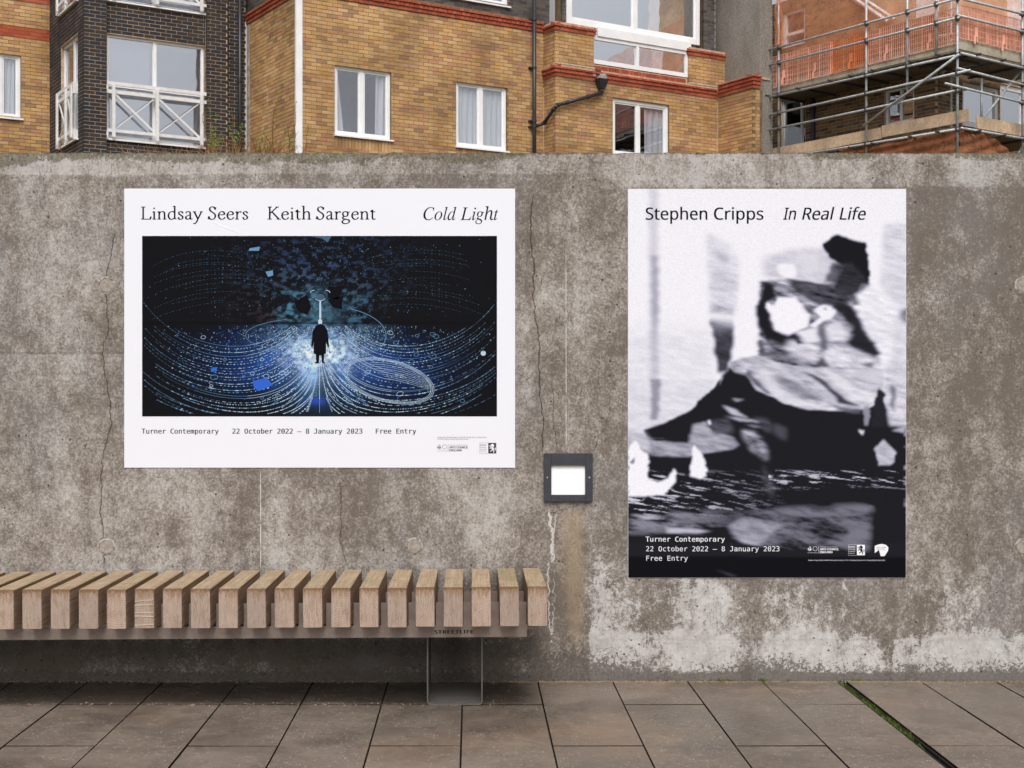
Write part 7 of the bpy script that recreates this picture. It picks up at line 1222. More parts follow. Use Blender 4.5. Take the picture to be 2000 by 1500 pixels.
# return and projecting bay on the right
iq = F1.P(s_in, 0, 0)
RB = Plane(Vector((iq[0], iq[1])), -v); rl = RB.at(1085)
F2 = Plane(RB.o - v * rl, u)
s1402 = F2.at(1402); s1161 = F2.at(1161); s1345 = F2.at(1345); s1421 = F2.at(1421)
zl = zat(F2, 1085, 124); zc1 = zat(F2, 1086, 40)
# lower wall
w3 = (F2.at(1197), F2.at(1307), zat(F2, 1197, 302), zat(F2, 1197, 190))
mbb, zl2 = band(B, F2, 0, s1402, zl, 2, .215, 1, -1, .022, .10); mbb.build('band_core', M['mortar_pale'], yb)
mbb, _ = band(B, RB, .0, rl, zl, 2, .215, 0, 1, .022, .10); mbb.build('band_core', M['mortar_pale'], yb)
B.wall(F2, 0, s1402, ZLO, zl2, [w3], 'yellow_brick', yb, M['mortar_tan'], zref=zbot)
B.wall(RB, 0, rl, ZLO, zl2, [], 'yellow_brick', yb, M['mortar_tan'], zref=zbot, ins1=.07)
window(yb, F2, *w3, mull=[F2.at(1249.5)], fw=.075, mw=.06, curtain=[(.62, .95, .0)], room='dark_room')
# left upper pier
FP = F2.off(-.012)
mbb, zc2 = band(B, FP, 0, s1161, zc1, 1, .215, 1, 1, .025, .11); mbb.build('band_core', M['mortar_pale'], yb)
mbb, _ = band(B, RB, 0, rl, zc1, 1, .215, 0, 1, .025, .11); mbb.build('band_core', M['mortar_pale'], yb)
B.wall(FP, 0, s1161, zl - .02, zc2, [], 'yellow_brick', yb, M['mortar_tan'], zref=zbot)
B.wall(RB, 0, rl - .012, zl - .02, zc2, [], 'yellow_brick', yb, M['mortar_tan'], zref=zbot, ins1=.07)
# right upper pier with its cap
zc3 = zat(F2, 1345, 90)
mbb, zc4 = band(B, FP, s1345 + .02, s1421, zc3, 1, .215, 1, 1, .025, .11); mbb.build('band_core', M['mortar_pale'], yb)
B.wall(FP, s1345 + .02, s1421, zl - .02, zc4, [], 'yellow_brick', yb, M['mortar_tan'], zref=zbot)
# sill course of the glazed bay between the piers
for k in range(60):
    a = s1161 + k * .085
    if a + .075 > s1345: break
    B.put(F2, a, a + .075, zl - .01, zl + .16, 'red_brick', -.03, .12, zl + .09)
mb = MB(); F2.box(mb, s1161 + .01, s1345, zl - .02, zl + .12, -.2, -.05); mb.build('wall', M['mortar_pale'], yb)
# lower glazing
zg0, zg1 = zat(F2, 1161, 122), zat(F2, 1161, 67)
FG = F2.off(-.03)
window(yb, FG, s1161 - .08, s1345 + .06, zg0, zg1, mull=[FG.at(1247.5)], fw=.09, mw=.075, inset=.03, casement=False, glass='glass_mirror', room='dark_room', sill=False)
# upper glazing, wider, standing behind the pier caps
FH = F2.off(.0)
sa, sb_ = FH.at(1113), FH.at(1373.5); zh0 = zat(FH, 1113, 42)
mb = MB(); FH.box(mb, s1161 + .12, s1345 + .1, zg1 - .01, zh0 + .0, -.12, -.03); mb.build('lintel', M['white'], yb)
window(yb, FH.off(-.06), sa, sb_, zh0 - .0, zh0 + 2.6, mull=[FH.at(1247)], fw=.12, mw=.10, inset=.06, casement=True, glass='glass_mirror', room='interior', sill=False)
# slate brick either side of the glazing
FB = F2.off(-.14)
B.wall(FB, FB.at(1098), FB.at(1111), zc1 - .04, 12, [], 'slate_brick', yb, M['mortar_tan'])
B.wall(FB, FB.at(1374), FB.at(1397), zc3 - .10, 12, [], 'slate_brick', yb, M['mortar_tan'])
mb = MB(); FB.box(mb, FB.at(1098) - .6, FB.at(1397), zl, 12, -1.9, -1.7); mb.build('wall', M['mortar_tan'], yb)
# right-hand return towards the camera and the roughcast party wall
q = F2.P(s1402, 0, 0); RR = Plane(Vector((q[0], q[1])), -v); r1 = RR.at(1471)
zr = zl + .02
mbb, zr2 = band(B, RR, 0, r1, zl + .085, 3, .215, -1, 1, .022, .075); mbb.build('band_core', M['mortar_pale'], yb)
B.wall(RR, 0, r1, ZLO, zr2, [], 'yellow_brick', yb, M['mortar_tan'], zref=zbot)
RE = Plane(RR.o + RR.d * r1, u); re = RE.at(1484)
mbb, _ = band(B, RE, 0, re, zl + .085, 3, .215, 1, 0, .022, .075); mbb.build('band_core', M['mortar_pale'], yb)
B.wall(RE, 0, re, ZLO, zr2, [], 'yellow_brick', yb, M['mortar_tan'], zref=zbot, ins0=.07)
PW = Plane(RE.o + RE.d * re, u)
pwx = re
PQ = RE.off(-.02)
mb = MB(); a_, b_ = PQ.at(1484.5), PQ.at(1508)
PQ.box(mb, a_, b_, 4.4, 12, -.9, .0)                # nib towards us
mb.build('party_wall', M['roughcast'], yb)
RS = Plane(RR.o + v * .0 , -v).off(-.30)
mb = MB(); FB2 = F2.off(-.40); 
q2 = RR.P(r1, 0, 0)
fin = Plane(Vector((PQ.P(a_, 0, 0)[0], PQ.P(a_, 0, 0)[1])), -v)
L_ = fin.at(1397)
fin.box(mb, L_, -.9, zr2, 12, -.30, -.0) if L_ < -.9 else None
mb.build('party_wall', M['roughcast'], yb)
mb = MB(); RR.box(mb, -.0, r1 + .002, zl + .0, zl + .05, -.5, -.02); mb.build('ledge', M['mortar_pale'], yb)
# mortar fillets on top of the lower band
mb = MB(); FP.box(mb, 0.0, s1161, zl + .005, zl + .035, -.02, .020); FP.box(mb, s1345 + .02, s1402, zl + .0, zl + .03, -.02, .03); mb.build('mortar_fillet', flat('pale_mortar_fillet', (.55, .45, .34), .95, .1, .4, 20), yb)
B.emit(yb)
def pipe(parent_label, pts, r, name='downpipe', brackets=(), pl=None, th=None):
    t = th or empty(name, pts[0], parent_label, 'pipe')
    mb = MB()
    for a, b in zip(pts, pts[1:]): mb.tube(a, b, r, 12)
    mb.build('pipe', M['plastic_black'], t, True)
    return t
# downpipe at the inner corner
FD = F1.off(.09); sd_ = FD.at(1043.5)
dp = pipe('tall black downpipe on the yellow brick wall beside the projecting bay', [FD.P(sd_, 0, 4.6), FD.P(sd_, 0, 9.6)], .042)
for py in (38, 132, 236, 247):
    z = zat(FD, 1043, py); mb = MB(); mb.tube(FD.P(sd_, 0, z - .02), FD.P(sd_, 0, z + .02), .054, 12); FD.box(mb, sd_ - .10, sd_ + .08, z - .012, z + .012, -.085, -.03); mb.build('bracket', M['plastic_black'], dp)
# offset pipe with hopper
FO = F2.off(.08)
o1 = FO.world(1175, 172); o2 = FO.world(1174, 182); o3 = FO.world(1089, 205); o4 = FO.world(1083, 211)
RO = F1.off(.09); o6 = RO.P(sd_ + .04, 0, zat(RO, 1048, 246)); RX = RO.P(sd_ + .22, .05, zat(RO, 1058, 241))
hp = pipe('black rainwater hopper and sloping branch pipe crossing the yellow brick bay', [o1, o2, o3, o4, RX, o6], .038, 'rainwater_pipe')
for q_ in ((o2, o3, .30), (o2, o3, .78), (o2, o3, .98), (o4, RX, .1), (o4, RX, .93)):
    a, b = Vector(q_[0]), Vector(q_[1]); c_ = a.lerp(b, q_[2]); d_ = (b - a).normalized() * .035; mb = MB(); mb.tube(c_ - d_, c_ + d_, .047, 12); mb.build('collar', M['plastic_black'], hp)
hs_, hz = FO.at(1175, 172); mb = MB()
z0, z1 = hz - .02, zat(FO, 1175, 155)
P8 = [FO.P(hs_ - .05, .05, z0), FO.P(hs_ + .05, .05, z0), FO.P(hs_ + .05, -.06, z0), FO.P(hs_ - .05, -.06, z0), FO.P(hs_ - .14, .11, z1), FO.P(hs_ + .12, .11, z1), FO.P(hs_ + .12, -.075, z1), FO.P(hs_ - .14, -.075, z1)]
mb.hexa(P8); mb.build('hopper', M['plastic_black'], hp)
mb = MB(); z2 = zat(FO, 1172, 138)
mb.hexa([FO.P(hs_ - .10, .03, z1), FO.P(hs_ + .09, .03, z1), FO.P(hs_ + .09, -.05, z1), FO.P(hs_ - .10, -.05, z1), FO.P(hs_ - .02, .0, z2 - .06), FO.P(hs_ + .12, .0, z2 - .04), FO.P(hs_ + .12, -.05, z2 - .04), FO.P(hs_ - .02, -.05, z2 - .06)])
FO.box(mb, hs_ - .20, hs_ - .13, z1 + .05, z2 - .02, -.06, -.03); FO.box(mb, hs_ + .10, hs_ + .17, z1 + .02, z2 - .05, -.06, -.03)
mb.build('spout_surround', M['lead'], hp)
mb = MB(); FO.box(mb, hs_ - .13, hs_ + .0, z2 - .08, z2 + .02, -.055, -.02); mb.build('outlet', M['coupler'], hp)

# ------------------------------------------------------------ dark brick bay building
q = W0.P(s482, 0, 0); DR0 = Plane(Vector((q[0], q[1])) - u * 6, u)      # recessed plane
db = empty('dark_brick_house', (DR0.P(3, 0, 0)[0], DR0.P(3, 0, 0)[1], 4.6), 'dark brick block with white framed windows and crossed balcony rails, left of the yellow house', 'house')
BD = Bricks(); DP_ = DR0.off(.11)
s163, s209, s405, s445 = DP_.at(163), DR0.at(209), DR0.at(400), DP_.at(445)
DW = DR0
z_s = zat(DR0, 209, 270); z_top = zat(DR0, 209, 65); z_tr = zat(DR0, 209, 163)
W_ = (DR0.at(209), DR0.at(399.5), z_s, z_top)
zu = zat(DR0, 399, 26) - zat(DR0, 399, 287)
WU = (W_[0], W_[1], W_[2] + zu, W_[3] + zu)
BD.wall(DR0, s209 - .06, s405 + .07, ZLO - .3, 10.2, [W_, WU], 'dark_brick', db, M['mortar_pale'])
BD.wall(DP_, s163, DP_.at(209), ZLO - .3, 10.2, [], 'dark_brick', db, M['mortar_pale'], thick=.4)
BD.wall(DP_, DP_.at(404), s445, ZLO - .3, 10.2, [], 'dark_brick', db, M['mortar_pale'], thick=.4)
BD.wall(DR0, DR0.at(443), 6.0 - .02, ZLO - .3, 10.2, [], 'dark_brick', db, M['mortar_pale'])
# left return, running back
q = DP_.P(s163, 0, 0); BL = Plane(Vector((q[0], q[1])) + v * 3.2, -v)
s97 = BL.at(97)
wl = (BL.at(119), BL.at(152), z_s, z_top); wlu = (wl[0], wl[1], wl[2] + zu, wl[3] + zu)
BD.wall(BL, s97 - .15, 3.2, ZLO - .3, 10.2, [wl, wlu], 'dark_brick', db, M['mortar_pale'], ins1=.07)
def bay(pl, w_, mull, ends=(.02, .06)):
    s0, s1, z0, z1 = w_; ztr = z0 + (z_tr - z_s)
    window(db, pl, s0, s1, z0, z1, mull=[mull], trans=[ztr], fw=.05, mw=.075, inset=.06, casement=False, glass='glass_net' , sill=True)
    bo = bpy.data.objects.new('balustrade', None); col.objects.link(bo); bo.location = pl.P((s0 + s1) / 2, .08, z0); bo.parent = db; bo.matrix_parent_inverse = base_inv(db)
    n0, n1 = .035, .085
    def bar(a, b, c, d, nm, nn=(n0, n1)):
        mb = MB(); pl.box(mb, a, b, c, d, *nn); mb.build(nm, M['white_dirty'], bo)
    A, Z_ = s0 - ends[0], s1 + ends[1]
    bar(A, Z_, ztr - .035, ztr + .035, 'rail'); bar(A, Z_, ztr - .20, ztr - .13, 'rail'); bar(A, Z_, z0 + .12, z0 + .18, 'rail')
    for e_ in (A, Z_):
        bar(e_ - .02, e_ + .02, ztr - .20, ztr + .03, 'end_cap', (-.02, n1 + .004)); bar(e_ - .02, e_ + .02, z0 - .02, z0 + .18, 'end_cap', (-.02, n1 + .004))
    ps = [s0 + .10, mull, s1 - .10]
    for x in ps: bar(x - .032, x + .032, z0 + .02, ztr - .037, 'post', (n0 + .052, n1 + .04))
    for x, y in zip(ps, ps[1:]):
        for (a, b, c, d), nn in (((x + .03, z0 + .18, y - .03, ztr - .20), .060), ((x + .03, ztr - .20, y - .03, z0 + .18), .078)):
            mb = MB(); l = math.hypot(c - a, d - b); px_, pz_ = -(d - b) / l * .016, (c - a) / l * .016
            if nn < .07: px_ *= .8; pz_ *= .8
            m_ = 1.35 if nn > .07 else .8
            px_, pz_ = px_ * m_, pz_ * m_
            mb.hexa([pl.P(a - px_, nn, b - pz_), pl.P(c - px_, nn, d - pz_), pl.P(c - px_, nn - .016, d - pz_), pl.P(a - px_, nn - .016, b - pz_), pl.P(a + px_, nn, b + pz_), pl.P(c + px_, nn, d + pz_), pl.P(c + px_, nn - .016, d + pz_), pl.P(a + px_, nn - .016, b + pz_)]); mb.build('brace', M['white_dirty'], bo)
M['glass_net'] = glass_mat('bay_glass', .45, (.9, .92, .96))
bay(DR0, W_, DR0.at(304)); bay(DR0, WU, DR0.at(304)); bay(BL, wl, (wl[0] + wl[1]) / 2 + .12, (.05, -.02)); bay(BL, wlu, (wlu[0] + wlu[1]) / 2 + .12, (.05, -.02))
BD.emit(db)
FQ = DR0.off(.09); sq = FQ.at(468.5)
dp2 = pipe('black downpipe in the dark brick recess left of the pale wall edge', [FQ.P(sq, 0, 4.3), FQ.P(sq, 0, 9.9)], .038)
for py in (157,):
    z = zat(FQ, 468, py); mb = MB(); mb.tube(FQ.P(sq, 0, z - .05), FQ.P(sq, 0, z + .05), .052, 12); mb.build('bracket', M['plastic_black'], dp2)

# ------------------------------------------------------------ yellow brick block at the far left
q = BL.P(s97, 0, 0); LW = Plane(Vector((q[0], q[1])) - u * 5, u)
lb = empty('brick_house', (LW.P(3, 0, 0)[0], LW.P(3, 0, 0)[1], 4.6), 'yellow brick block at the far left edge with a plain red band', 'house')
BLk = Bricks(); wf = (LW.at(-36), LW.at(41), zat(LW, 41, 232), zat(LW, 41, 107.5))
zr_ = zat(LW, 0, 47)
BLk.wall(LW, 2.6, 5.02, ZLO - .5, zr_ - .235, [wf], 'yellow_brick', lb, M['mortar_tan'], zref=zr_)
BLk.wall(LW, 2.6, 5.02, zr_ - .225, zr_ - .002, [], 'red_brick', lb, M['red_brick'], zref=zr_ - .225)
zr3 = zat(LW, 60, 4)
BLk.wall(LW, 2.6, 5.02, zr_ + .006, zr3 - .005, [], 'yellow_brick', lb, M['mortar_tan'], zref=zr_)
BLk.wall(LW, 2.6, 5.02, zr3, 10.4, [], 'red_brick', lb, M['red_brick'], zref=zr3)
window(lb, LW, *wf, mull=[(wf[0] + wf[1]) / 2], fw=.06, curtain=[(.62, .9, 0)])
BLk.emit(lb)

# ------------------------------------------------------------ scaffolded house on the right
SA = Vector((-.568, .823)); SB = Vector((.823, .568))
K0 = Vector((.3533 * 26.5, 26.5))
PL = Plane(K0 + SA * 7, -SA)        # left face of the scaffold, corner at s = 7
PR = Plane(K0, SB)                  # right face
KH = K0 + SA * 1.3 + SB * 1.1
HL = Plane(KH + SA * 7, -SA); HR = Plane(KH, SB)
sh = empty('scaffolded_house', (KH.x + 1, KH.y + 3, 4.6), 'brown brick house under repair standing inside the scaffolding', 'house')
BS = Bricks()
wa = (HL.at(1525), HL.at(1573), zat(HL, 1572, 310), zat(HL, 1572, 184)); wb = (HL.at(1727), HL.at(1785), zat(HL, 1727, 246), zat(HL, 1727, 176))
ztopL = zat(HL, 1700, 30)
wc = (HL.at(1528), HL.at(1572), zat(HL, 1572, 85), zat(HL, 1572, 12))
BS.wall(HL, HL.at(1508), 7.0, 4.9, zat(HL, 1700, -50), [wa, wb, wc, (HL.at(1700), 7.01, zat(HL, 1700, 60), 20)], 'brown_brick', sh, M['mortar_pale'], thick=.2)
wd_ = (HR.at(1880), HR.at(1953), zat(HR, 1880, 243), zat(HR, 1880, 157)); we = (HR.at(1954), HR.at(2030), zat(HR, 1954, 243), zat(HR, 1954, 163))
BS.wall(HR, 0, 3.4, 4.9, zat(HR, 1900, 40), [wd_, we], 'brown_brick', sh, M['mortar_pale'], ins0=.07, thick=.2)
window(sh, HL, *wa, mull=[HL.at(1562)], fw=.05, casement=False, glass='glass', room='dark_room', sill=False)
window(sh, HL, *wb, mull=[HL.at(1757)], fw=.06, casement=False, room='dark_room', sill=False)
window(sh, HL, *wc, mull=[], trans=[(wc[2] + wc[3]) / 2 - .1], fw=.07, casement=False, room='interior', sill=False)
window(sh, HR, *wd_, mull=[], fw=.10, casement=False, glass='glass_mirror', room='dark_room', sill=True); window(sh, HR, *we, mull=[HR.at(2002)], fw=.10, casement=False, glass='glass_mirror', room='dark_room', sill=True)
BS.emit(sh)
mb = MB(); HL.box(mb, HL.at(1700), HL.at(1787), zat(HL, 1700, 60) + .0, 11.5, -.10, -.02); mb.build('boarding', M['osb'], sh)
mb = MB(); HL.box(mb, HL.at(1788), 6.99, zat(HL, 1788, 62), 11.5, -.10, -.02); mb.build('sheeting', M['white'], sh)
mb = MB(); HR.box(mb, .10, HR.at(1968), zat(HR, 1900, 40) + .02, 11.5, -.10, -.02); mb.build('boarding', M['osb'], sh)
mb = MB(); HR.box(mb, HR.at(1969), 3.4, zat(HR, 1900, 40) + .02, 11.5, -.10, -.02); mb.build('sheeting', M['white'], sh)
mb = MB()
a, b = HL.off(.05).world(1662, -8), HL.off(.05).world(1735, 42); mb.tube(a, b, .055, 6); a, b = HL.off(.06).world(1672, -12), HL.off(.06).world(1748, 38); mb.tube(a, b, .035, 6); mb.build('barge_board', M['white_dirty'], sh)
HP_ = HL.off(.06); sp_ = HP_.at(1588)
M['blue_pipe'] = flat('navy_downpipe', (.02, .025, .05), .4, .4, .2, 9)
mb = MB(); mb.tube(HP_.P(sp_, 0, 4.9), HP_.P(sp_, 0, zat(HP_, 1588, 176)), .045, 10); mb.build('downpipe', M['blue_pipe'], sh)

sc = empty('scaffolding', (K0.x, K0.y, 4.5), 'galvanised tube scaffolding with board decks wrapped round the corner of the brown brick house', 'scaffolding')
TR = .0245
def tub(pl, x0, y0, x1, y1, n=0.0, name='ledger', r=TR):
    q = pl.off(n); mb = MB(); mb.tube(q.world(x0, y0), q.world(x1, y1), r, 10); return mb.build(name, M['steel'], sc, True)
def coup(pl, x, y, n=0.0, r=.038, h=.05):
    q = pl.off(n); c_ = Vector(q.world(x, y)); mb = MB(); mb.tube(c_ - Vector((0, 0, h)), c_ + Vector((0, 0, h)), r, 8); 
    mb.box(c_.x - .05, c_.x + .05, c_.y - .05, c_.y + .05, c_.z - .022, c_.z + .022); mb.build('coupler', M['coupler'], sc)
for x, y0, y1 in ((1521, -60, 330), (1692, -60, 330), (1772, -60, 178), (1828.5, -60, 106), (1870, -60, 330)):
    tub(PL, x, y0, x, y1, 0, 'standard')
tub(PR, 1997, -60, 1997, 330, 0, 'standard')
off = .052
TL = [(1500, 98, 1872, -3.5), (1500, 128, 1874, 34), (1497, 191, 1870, 108), (1492, 227, 1895, 137), (1503, 254, 1872, 176), (1480, 316, 1872, 252)]
for a in TL: tub(PL, *a, off)
tub(PL, 1516, 183, 1604, 163, -.3); tub(PL, 1686, 246, 1873, 106, off + .05, 'brace')
TRR = [(1884, -1, 2060, 43), (1871, 30, 2060, 77), (1877, 104, 2060, 147), (1869, 133, 2060, 181), (1846, 163, 2060, 216), (1877, 250, 2060, 281)]
for a in TRR: tub(PR, *a, off)
tub(PR, 2003, 126, 1911, 243, -.25, 'brace'); tub(PR, 1917, 153, 1917, 250, -.4, 'standard'); tub(PR, 2010, 262, 1984, 310, -.1, 'brace')
for px in (1536, 1704, 1858):
    tub(PL, px, -60, px, 330, -1.22, 'standard')
for y_ in (3, 36):
    tub(PL, 1510, 92 + y_, 1862, 30 + y_, -1.18)
tub(PL, 1500, 210, 1862, 122, -1.18)
for px in (1521, 1692, 1870):
    for (x0, y0, x1, y1) in TL:
        if px <= x1 + 3: coup(PL, px, y0 + (y1 - y0) * (px - x0) / (x1 - x0), .03)
for px in (1772, 1828.5):
    for (x0, y0, x1, y1) in TL[:3 if px == 1772 else 2]: coup(PL, px, y0 + (y1 - y0) * (px - x0) / (x1 - x0), .03)
for (x0, y0, x1, y1) in TRR: coup(PR, 1997, y0 + (y1 - y0) * (1997 - x0) / (x1 - x0), .03)
# transoms under the decks, their ends poking out past the ledgers
zT = lambda s_: 0
zd1 = zat(PL, 1692, 149) + .055; zd2 = zat(PL, 1692, 289) + .04
for s_ in [PL.at(p_) for p_ in (1505, 1565, 1628, 1668, 1712, 1785, 1838)]:
    for zd in (zd1, zd2):
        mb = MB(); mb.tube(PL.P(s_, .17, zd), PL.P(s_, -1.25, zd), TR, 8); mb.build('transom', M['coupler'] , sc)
for s_ in (.5, 1.3, 2.1):
    for zd in (zd1, zd2):
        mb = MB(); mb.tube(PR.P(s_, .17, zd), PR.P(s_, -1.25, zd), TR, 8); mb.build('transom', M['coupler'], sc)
for zd in (zd1 + .03, zd2 + .03):
    for i in range(5):
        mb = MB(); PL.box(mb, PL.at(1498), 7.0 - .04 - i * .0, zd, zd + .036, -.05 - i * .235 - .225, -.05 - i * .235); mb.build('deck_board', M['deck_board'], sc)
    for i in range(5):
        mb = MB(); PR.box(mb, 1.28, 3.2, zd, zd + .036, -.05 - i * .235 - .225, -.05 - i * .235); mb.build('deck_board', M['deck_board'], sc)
def toe(pl, pxa, pxb, ref, ytop, ybot, mat, n=-.06, parts=1):
    zt, zb = zat(pl, ref, ytop), zat(pl, ref, ybot); a, b = pl.at(pxa), pl.at(pxb)
    if a > b: a, b = b, a
    for i in range(parts):
        mb = MB(); pl.box(mb, a + (b - a) * i / parts + .004, a + (b - a) * (i + 1) / parts - .004, zb, zt, n - .036 - .006 * (i % 2), n - .006 * (i % 2)); mb.build('toe_board', M[mat], sc)
toe(PL, 1491, 1660, 1780, 97, 120, 'scaffold_board'); toe(PL, 1661, 1864, 1780, 97, 120, 'scaffold_board', -.05)
toe(PR, 1874, 2060, 1874, 71, 93, 'scaffold_board')
toe(PL, 1503, 1717, 1718, 248, 270, 'osb'); toe(PL, 1718.5, 1889, 1718, 245, 268, 'osb', -.05)
toe(PR, 1922, 2060, 1922, 224, 248, 'osb', -.16)
# orange mesh guards: frame, wires and hanging clips
def guard(pl, pxa, pxb, ref, ytop, ybot, mat, label, clip=None, n=-.03):
    q = pl.off(n); a, b = q.at(pxa), q.at(pxb); z0, z1 = zat(q, ref, ybot), zat(q, ref, ytop)
    if a > b: a, b = b, a
    mb = MB(); t = .011
    for c_ in ((a, b, z0, z0 + t), (a, b, z1 - t, z1), (a, a + t, z0, z1), (b - t, b, z0, z1)): q.box(mb, *c_, -.006, .006)
    nv = max(3, int((b - a) / .048)); nh = int((z1 - z0) / .095)
    for i in range(1, nv): x = a + (b - a) * i / nv; w_ = .0045 if i % 6 else .014; q.box(mb, x - w_, x + w_, z0, z1, -.004, .004)
    for i in range(1, nh): z = z0 + (z1 - z0) * i / nh; q.box(mb, a, b, z - .0045, z + .0045, -.0035, .0035)
    o = mb.build('mesh_guard', M[mat], sc); finish(o, label)
    for cx_ in clip or ():
        s_, zz = q.at(*cx_); mb = MB(); h = .33
        q.box(mb, s_ + .00, s_ + .07, zz + h * .45, zz + h, .01, .018); q.box(mb, s_ - .035, s_ + .02, zz, zz + h * .42, .012, .02)
        mb.hexa([q.P(s_ - .035, .02, zz + h * .38), q.P(s_ + .02, .02, zz + h * .38), q.P(s_ + .02, .012, zz + h * .38), q.P(s_ - .035, .012, zz + h * .38), q.P(s_, .019, zz + h * .5), q.P(s_ + .07, .019, zz + h * .5), q.P(s_ + .07, .011, zz + h * .5), q.P(s_, .011, zz + h * .5)])
        mb.build('guard_clip', M['guard_orange' if mat == 'guard_orange' else 'guard_pink'], sc)
yt = lambda x: 106 + (x - 1497) * (-4 - 106) / (1868 - 1497) * .86
for i, (a, b, m_, lab, clip) in enumerate([(1497, 1558, 'guard_pink', 'pale faded mesh guard beside the roughcast wall', [(1529, 166)]), (1558.5, 1626, 'guard_pink', 'faded mesh guard second from the roughcast wall', [(1590, 153)]), (1626.5, 1695, 'guard_orange', 'brightest orange mesh guard', [(1660, 135)]), (1696, 1776, 'guard_pink', 'faded mesh guard right of the bright orange one', [(1730, 119)]), (1776.5, 1868, 'guard_pink', 'faded mesh guard at the scaffold corner', [(1733 + 0, 118)] if 0 else [(1814, 98)])]):
    guard(PL, a, b, 1692, 62, 128, m_, lab, clip)
guard(PR, 1873, 1930, 1874, 8, 74, 'guard_pink', 'faded mesh guard just round the scaffold corner', [(1903, 86)]); guard(PR, 1931, 2010, 1874, 8, 74, 'guard_pink', 'faded mesh guard at the right edge of the photo', [(1957, 100)])
# debris netting
def sheet(pl, pts, n, parent, wob=.03, N=24, name='net'):
    """pts: four photo corners clockwise from top left"""
    q = pl.off(n); c_ = [Vector((*q.at(*p_), 0)) for p_ in pts]; mb = MB(); vs = []
    for j in range(N + 1):
        for i in range(N + 1):
            a, b = i / N, j / N; p_ = (c_[0] * (1 - a) + c_[1] * a) * (1 - b) + (c_[3] * (1 - a) + c_[2] * a) * b
            vs.append(q.P(p_.x, wob * (math.sin(a * 19 + b * 5) * .5 + math.sin(b * 23 + a * 9) * .4), p_.y))
    mb.add(vs, [(j * (N + 1) + i, j * (N + 1) + i + 1, (j + 1) * (N + 1) + i + 1, (j + 1) * (N + 1) + i) for j in range(N) for i in range(N)]); return mb.build(name, M['netting'], parent, True)
nt = empty('debris_netting', PL.P(4, -.16, 7.0), 'thin orange debris netting hung inside the upper lift of the scaffolding', 'netting')
sheet(PL, [(1526, -40), (1866, -110), (1866, 76), (1526, 152)], -.16, nt); sheet(PR, [(1876, -110), (2060, -70), (2060, 108), (1876, 76)], -.16, nt)
sheet(PL, [(1516, -20), (1530, -22), (1527, 92), (1512, 96)], .02, nt, .05, 12)
nt2 = empty('debris_netting', PL.P(6, -.16, 5.2), 'brown orange netting sagging below the lower scaffold boards', 'netting')
sheet(PL, [(1640, 292), (1868, 254), (1868, 330), (1640, 330)], -.08, nt2, .05); sheet(PR, [(1872, 254), (1930, 262), (2000, 318), (1872, 330)], -.08, nt2, .05)
# lit underside of a porch between the two houses, seen as brown boards
mb = MB(); HL.box(mb, 0, 7.0, 4.5, 4.88, -.3, 1.2); HR.box(mb, 0.01, 3.4, 4.5, 4.88, -.3, 1.2); mb.build('plinth', M['mortar_tan'], sh)

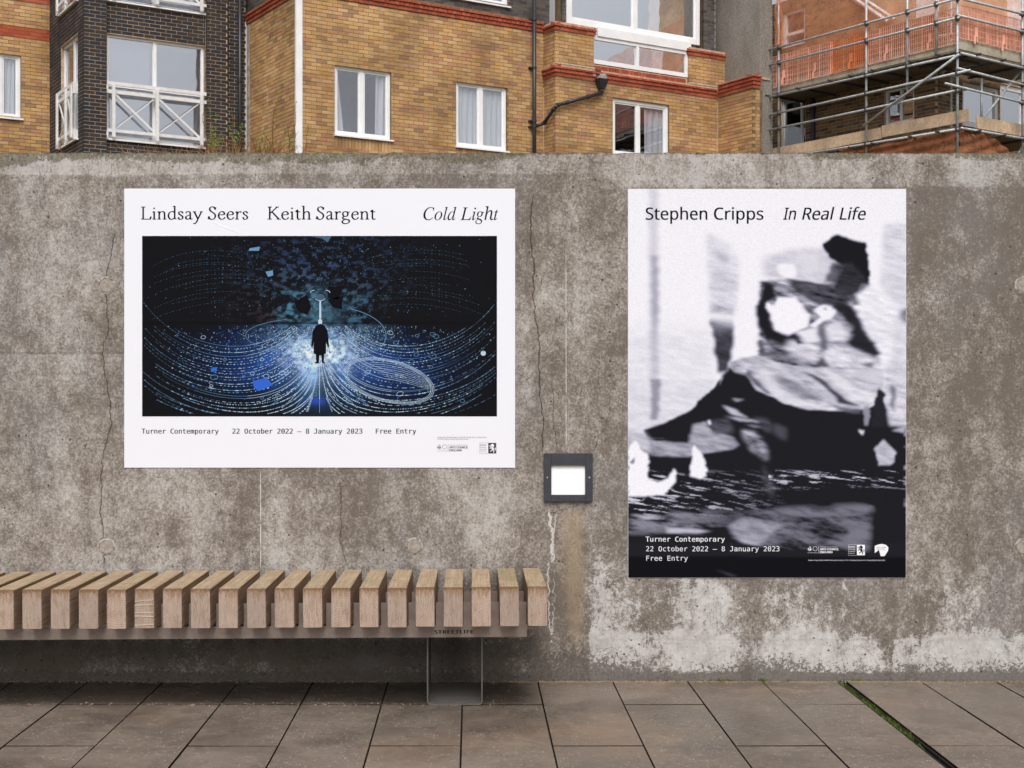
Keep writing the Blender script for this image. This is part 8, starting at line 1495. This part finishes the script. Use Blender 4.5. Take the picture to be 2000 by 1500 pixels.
# ------------------------------------------------------------ weeds on the bank
def stalk_mat(name, c): return flat(name, c, .9, .2, .3, 30)
M['stem'] = stalk_mat('red_brown_stem', (.20, .075, .035)); M['straw'] = stalk_mat('dry_straw', (.42, .27, .11)); M['leaf'] = stalk_mat('weed_leaf', (.16, .26, .05))
def hill(x, y): return 1.75 + (min(y, 24) - 5.8) * .165
def weed(px, pytop, D, label, nst=3, leaves=10, spread=.18):
    x = (px - CX) / F * D; zt = EYE + (CY - pytop) / F * D; zb = EYE + (CY - 316) / F * D
    t = empty('weed', (x, D, zb), label, 'weed')
    st = MB(); lf = MB()
    for i in range(nst):
        h = (zt - zb) * (1 if i == 0 else rnd.uniform(.45, .9)); p = Vector((x + rnd.gauss(0, .04), D, zb)); lean = Vector((rnd.gauss(0, spread), rnd.gauss(0, spread * .6), 0)) * (.4 if i == 0 else 1)
        prev = p; k_ = 7
        for j in range(1, k_ + 1):
            c_ = p + Vector((0, 0, h * j / k_)) + lean * (j / k_) ** 1.5 + Vector((rnd.gauss(0, .008), 0, 0)); st.tube(prev, c_, .007 * (1 - .6 * (j - 1) / k_), 5, .007 * (1 - .6 * j / k_), False)
            if rnd.random() < .35: 
                e = c_ + Vector((rnd.gauss(0, .07), rnd.gauss(0, .04), rnd.uniform(.05, .13))); st.tube(c_, e, .004, 4, .002, False)
            if j > k_ * .55:
                for _ in range(int(leaves / 3)):
                    o_ = c_ + Vector((rnd.gauss(0, .018), rnd.gauss(0, .015), rnd.gauss(0, .03))); a = rnd.uniform(0, 6.28); d1 = Vector((math.cos(a), math.sin(a) * .5, rnd.uniform(.1, .9))).normalized() * rnd.uniform(.03, .055); s_ = d1.orthogonal().normalized() * .009
                    lf.add([o_, o_ + d1 * .5 + s_, o_ + d1, o_ + d1 * .5 - s_], [(0, 1, 2, 3)])
            prev = c_
    st.build('stem', M['stem'], t, True)
    if leaves: lf.build('foliage', M['leaf'], t)
weed(455, 222, 22, 'tall weed with reddish stem and pale green tip in front of the dark brick recess', 2, 12)
weed(413, 257, 21, 'bushy bright green weed below the right end of the crossed balcony rail', 4, 20, .08)
weed(530, 214, 22.5, 'thin red-brown stemmed weed against the middle of the yellow side wall', 3, 4)
weed(466, 240, 21.5, 'small green-tipped weed directly before the black downpipe in the recess', 2, 12)
weed(402, 224, 22, 'slender weed beside the right edge of the dark bay window', 2, 8)
weed(562, 256, 22, 'leafy weed close to the white corner strip of the yellow house', 3, 12)
weed(420, 196, 23, 'tallest wispy weed on the dark brick pier', 2, 12)
weed(578, 198, 22.5, 'wispy weed crossing the white corner strip', 1, 6)
weed(512, 262, 21.5, 'short leafy weed at the foot of the yellow side wall', 4, 10)
weed(598, 244, 22.5, 'single thin weed just right of the white corner strip', 1, 8)
weed(119, 254, 22, 'small weed with white flowers at the foot of the left bay window', 1, 6)
mb = MB(); mb2 = MB()
for i in range(330):
    px = rnd.choice([rnd.gauss(440, 40), rnd.gauss(510, 45), rnd.gauss(320, 40), rnd.uniform(240, 620)]); D = rnd.uniform(19.5, 22.5)
    if px < 215 or px > 640: continue
    x = (px - CX) / F * D; zb = EYE + (CY - 312) / F * D; h = rnd.uniform(.10, .42) ** 1.15 * (1 if 395 < px < 590 else .6); b_ = mb if rnd.random() < .55 else mb2
    e = Vector((x + rnd.gauss(0, .11), D + rnd.gauss(0, .05), zb + h)); b_.tube((x, D, zb), e, .0045, 3, .002, False)
finish(mb.build('dry_grass', M['straw']), 'dry straw coloured grass stems poking above the wall on the left', 'grass', kind='stuff')
finish(mb2.build('dry_stems', M['stem']), 'tangled red-brown dead stems above the wall on the left', 'plant', kind='stuff')
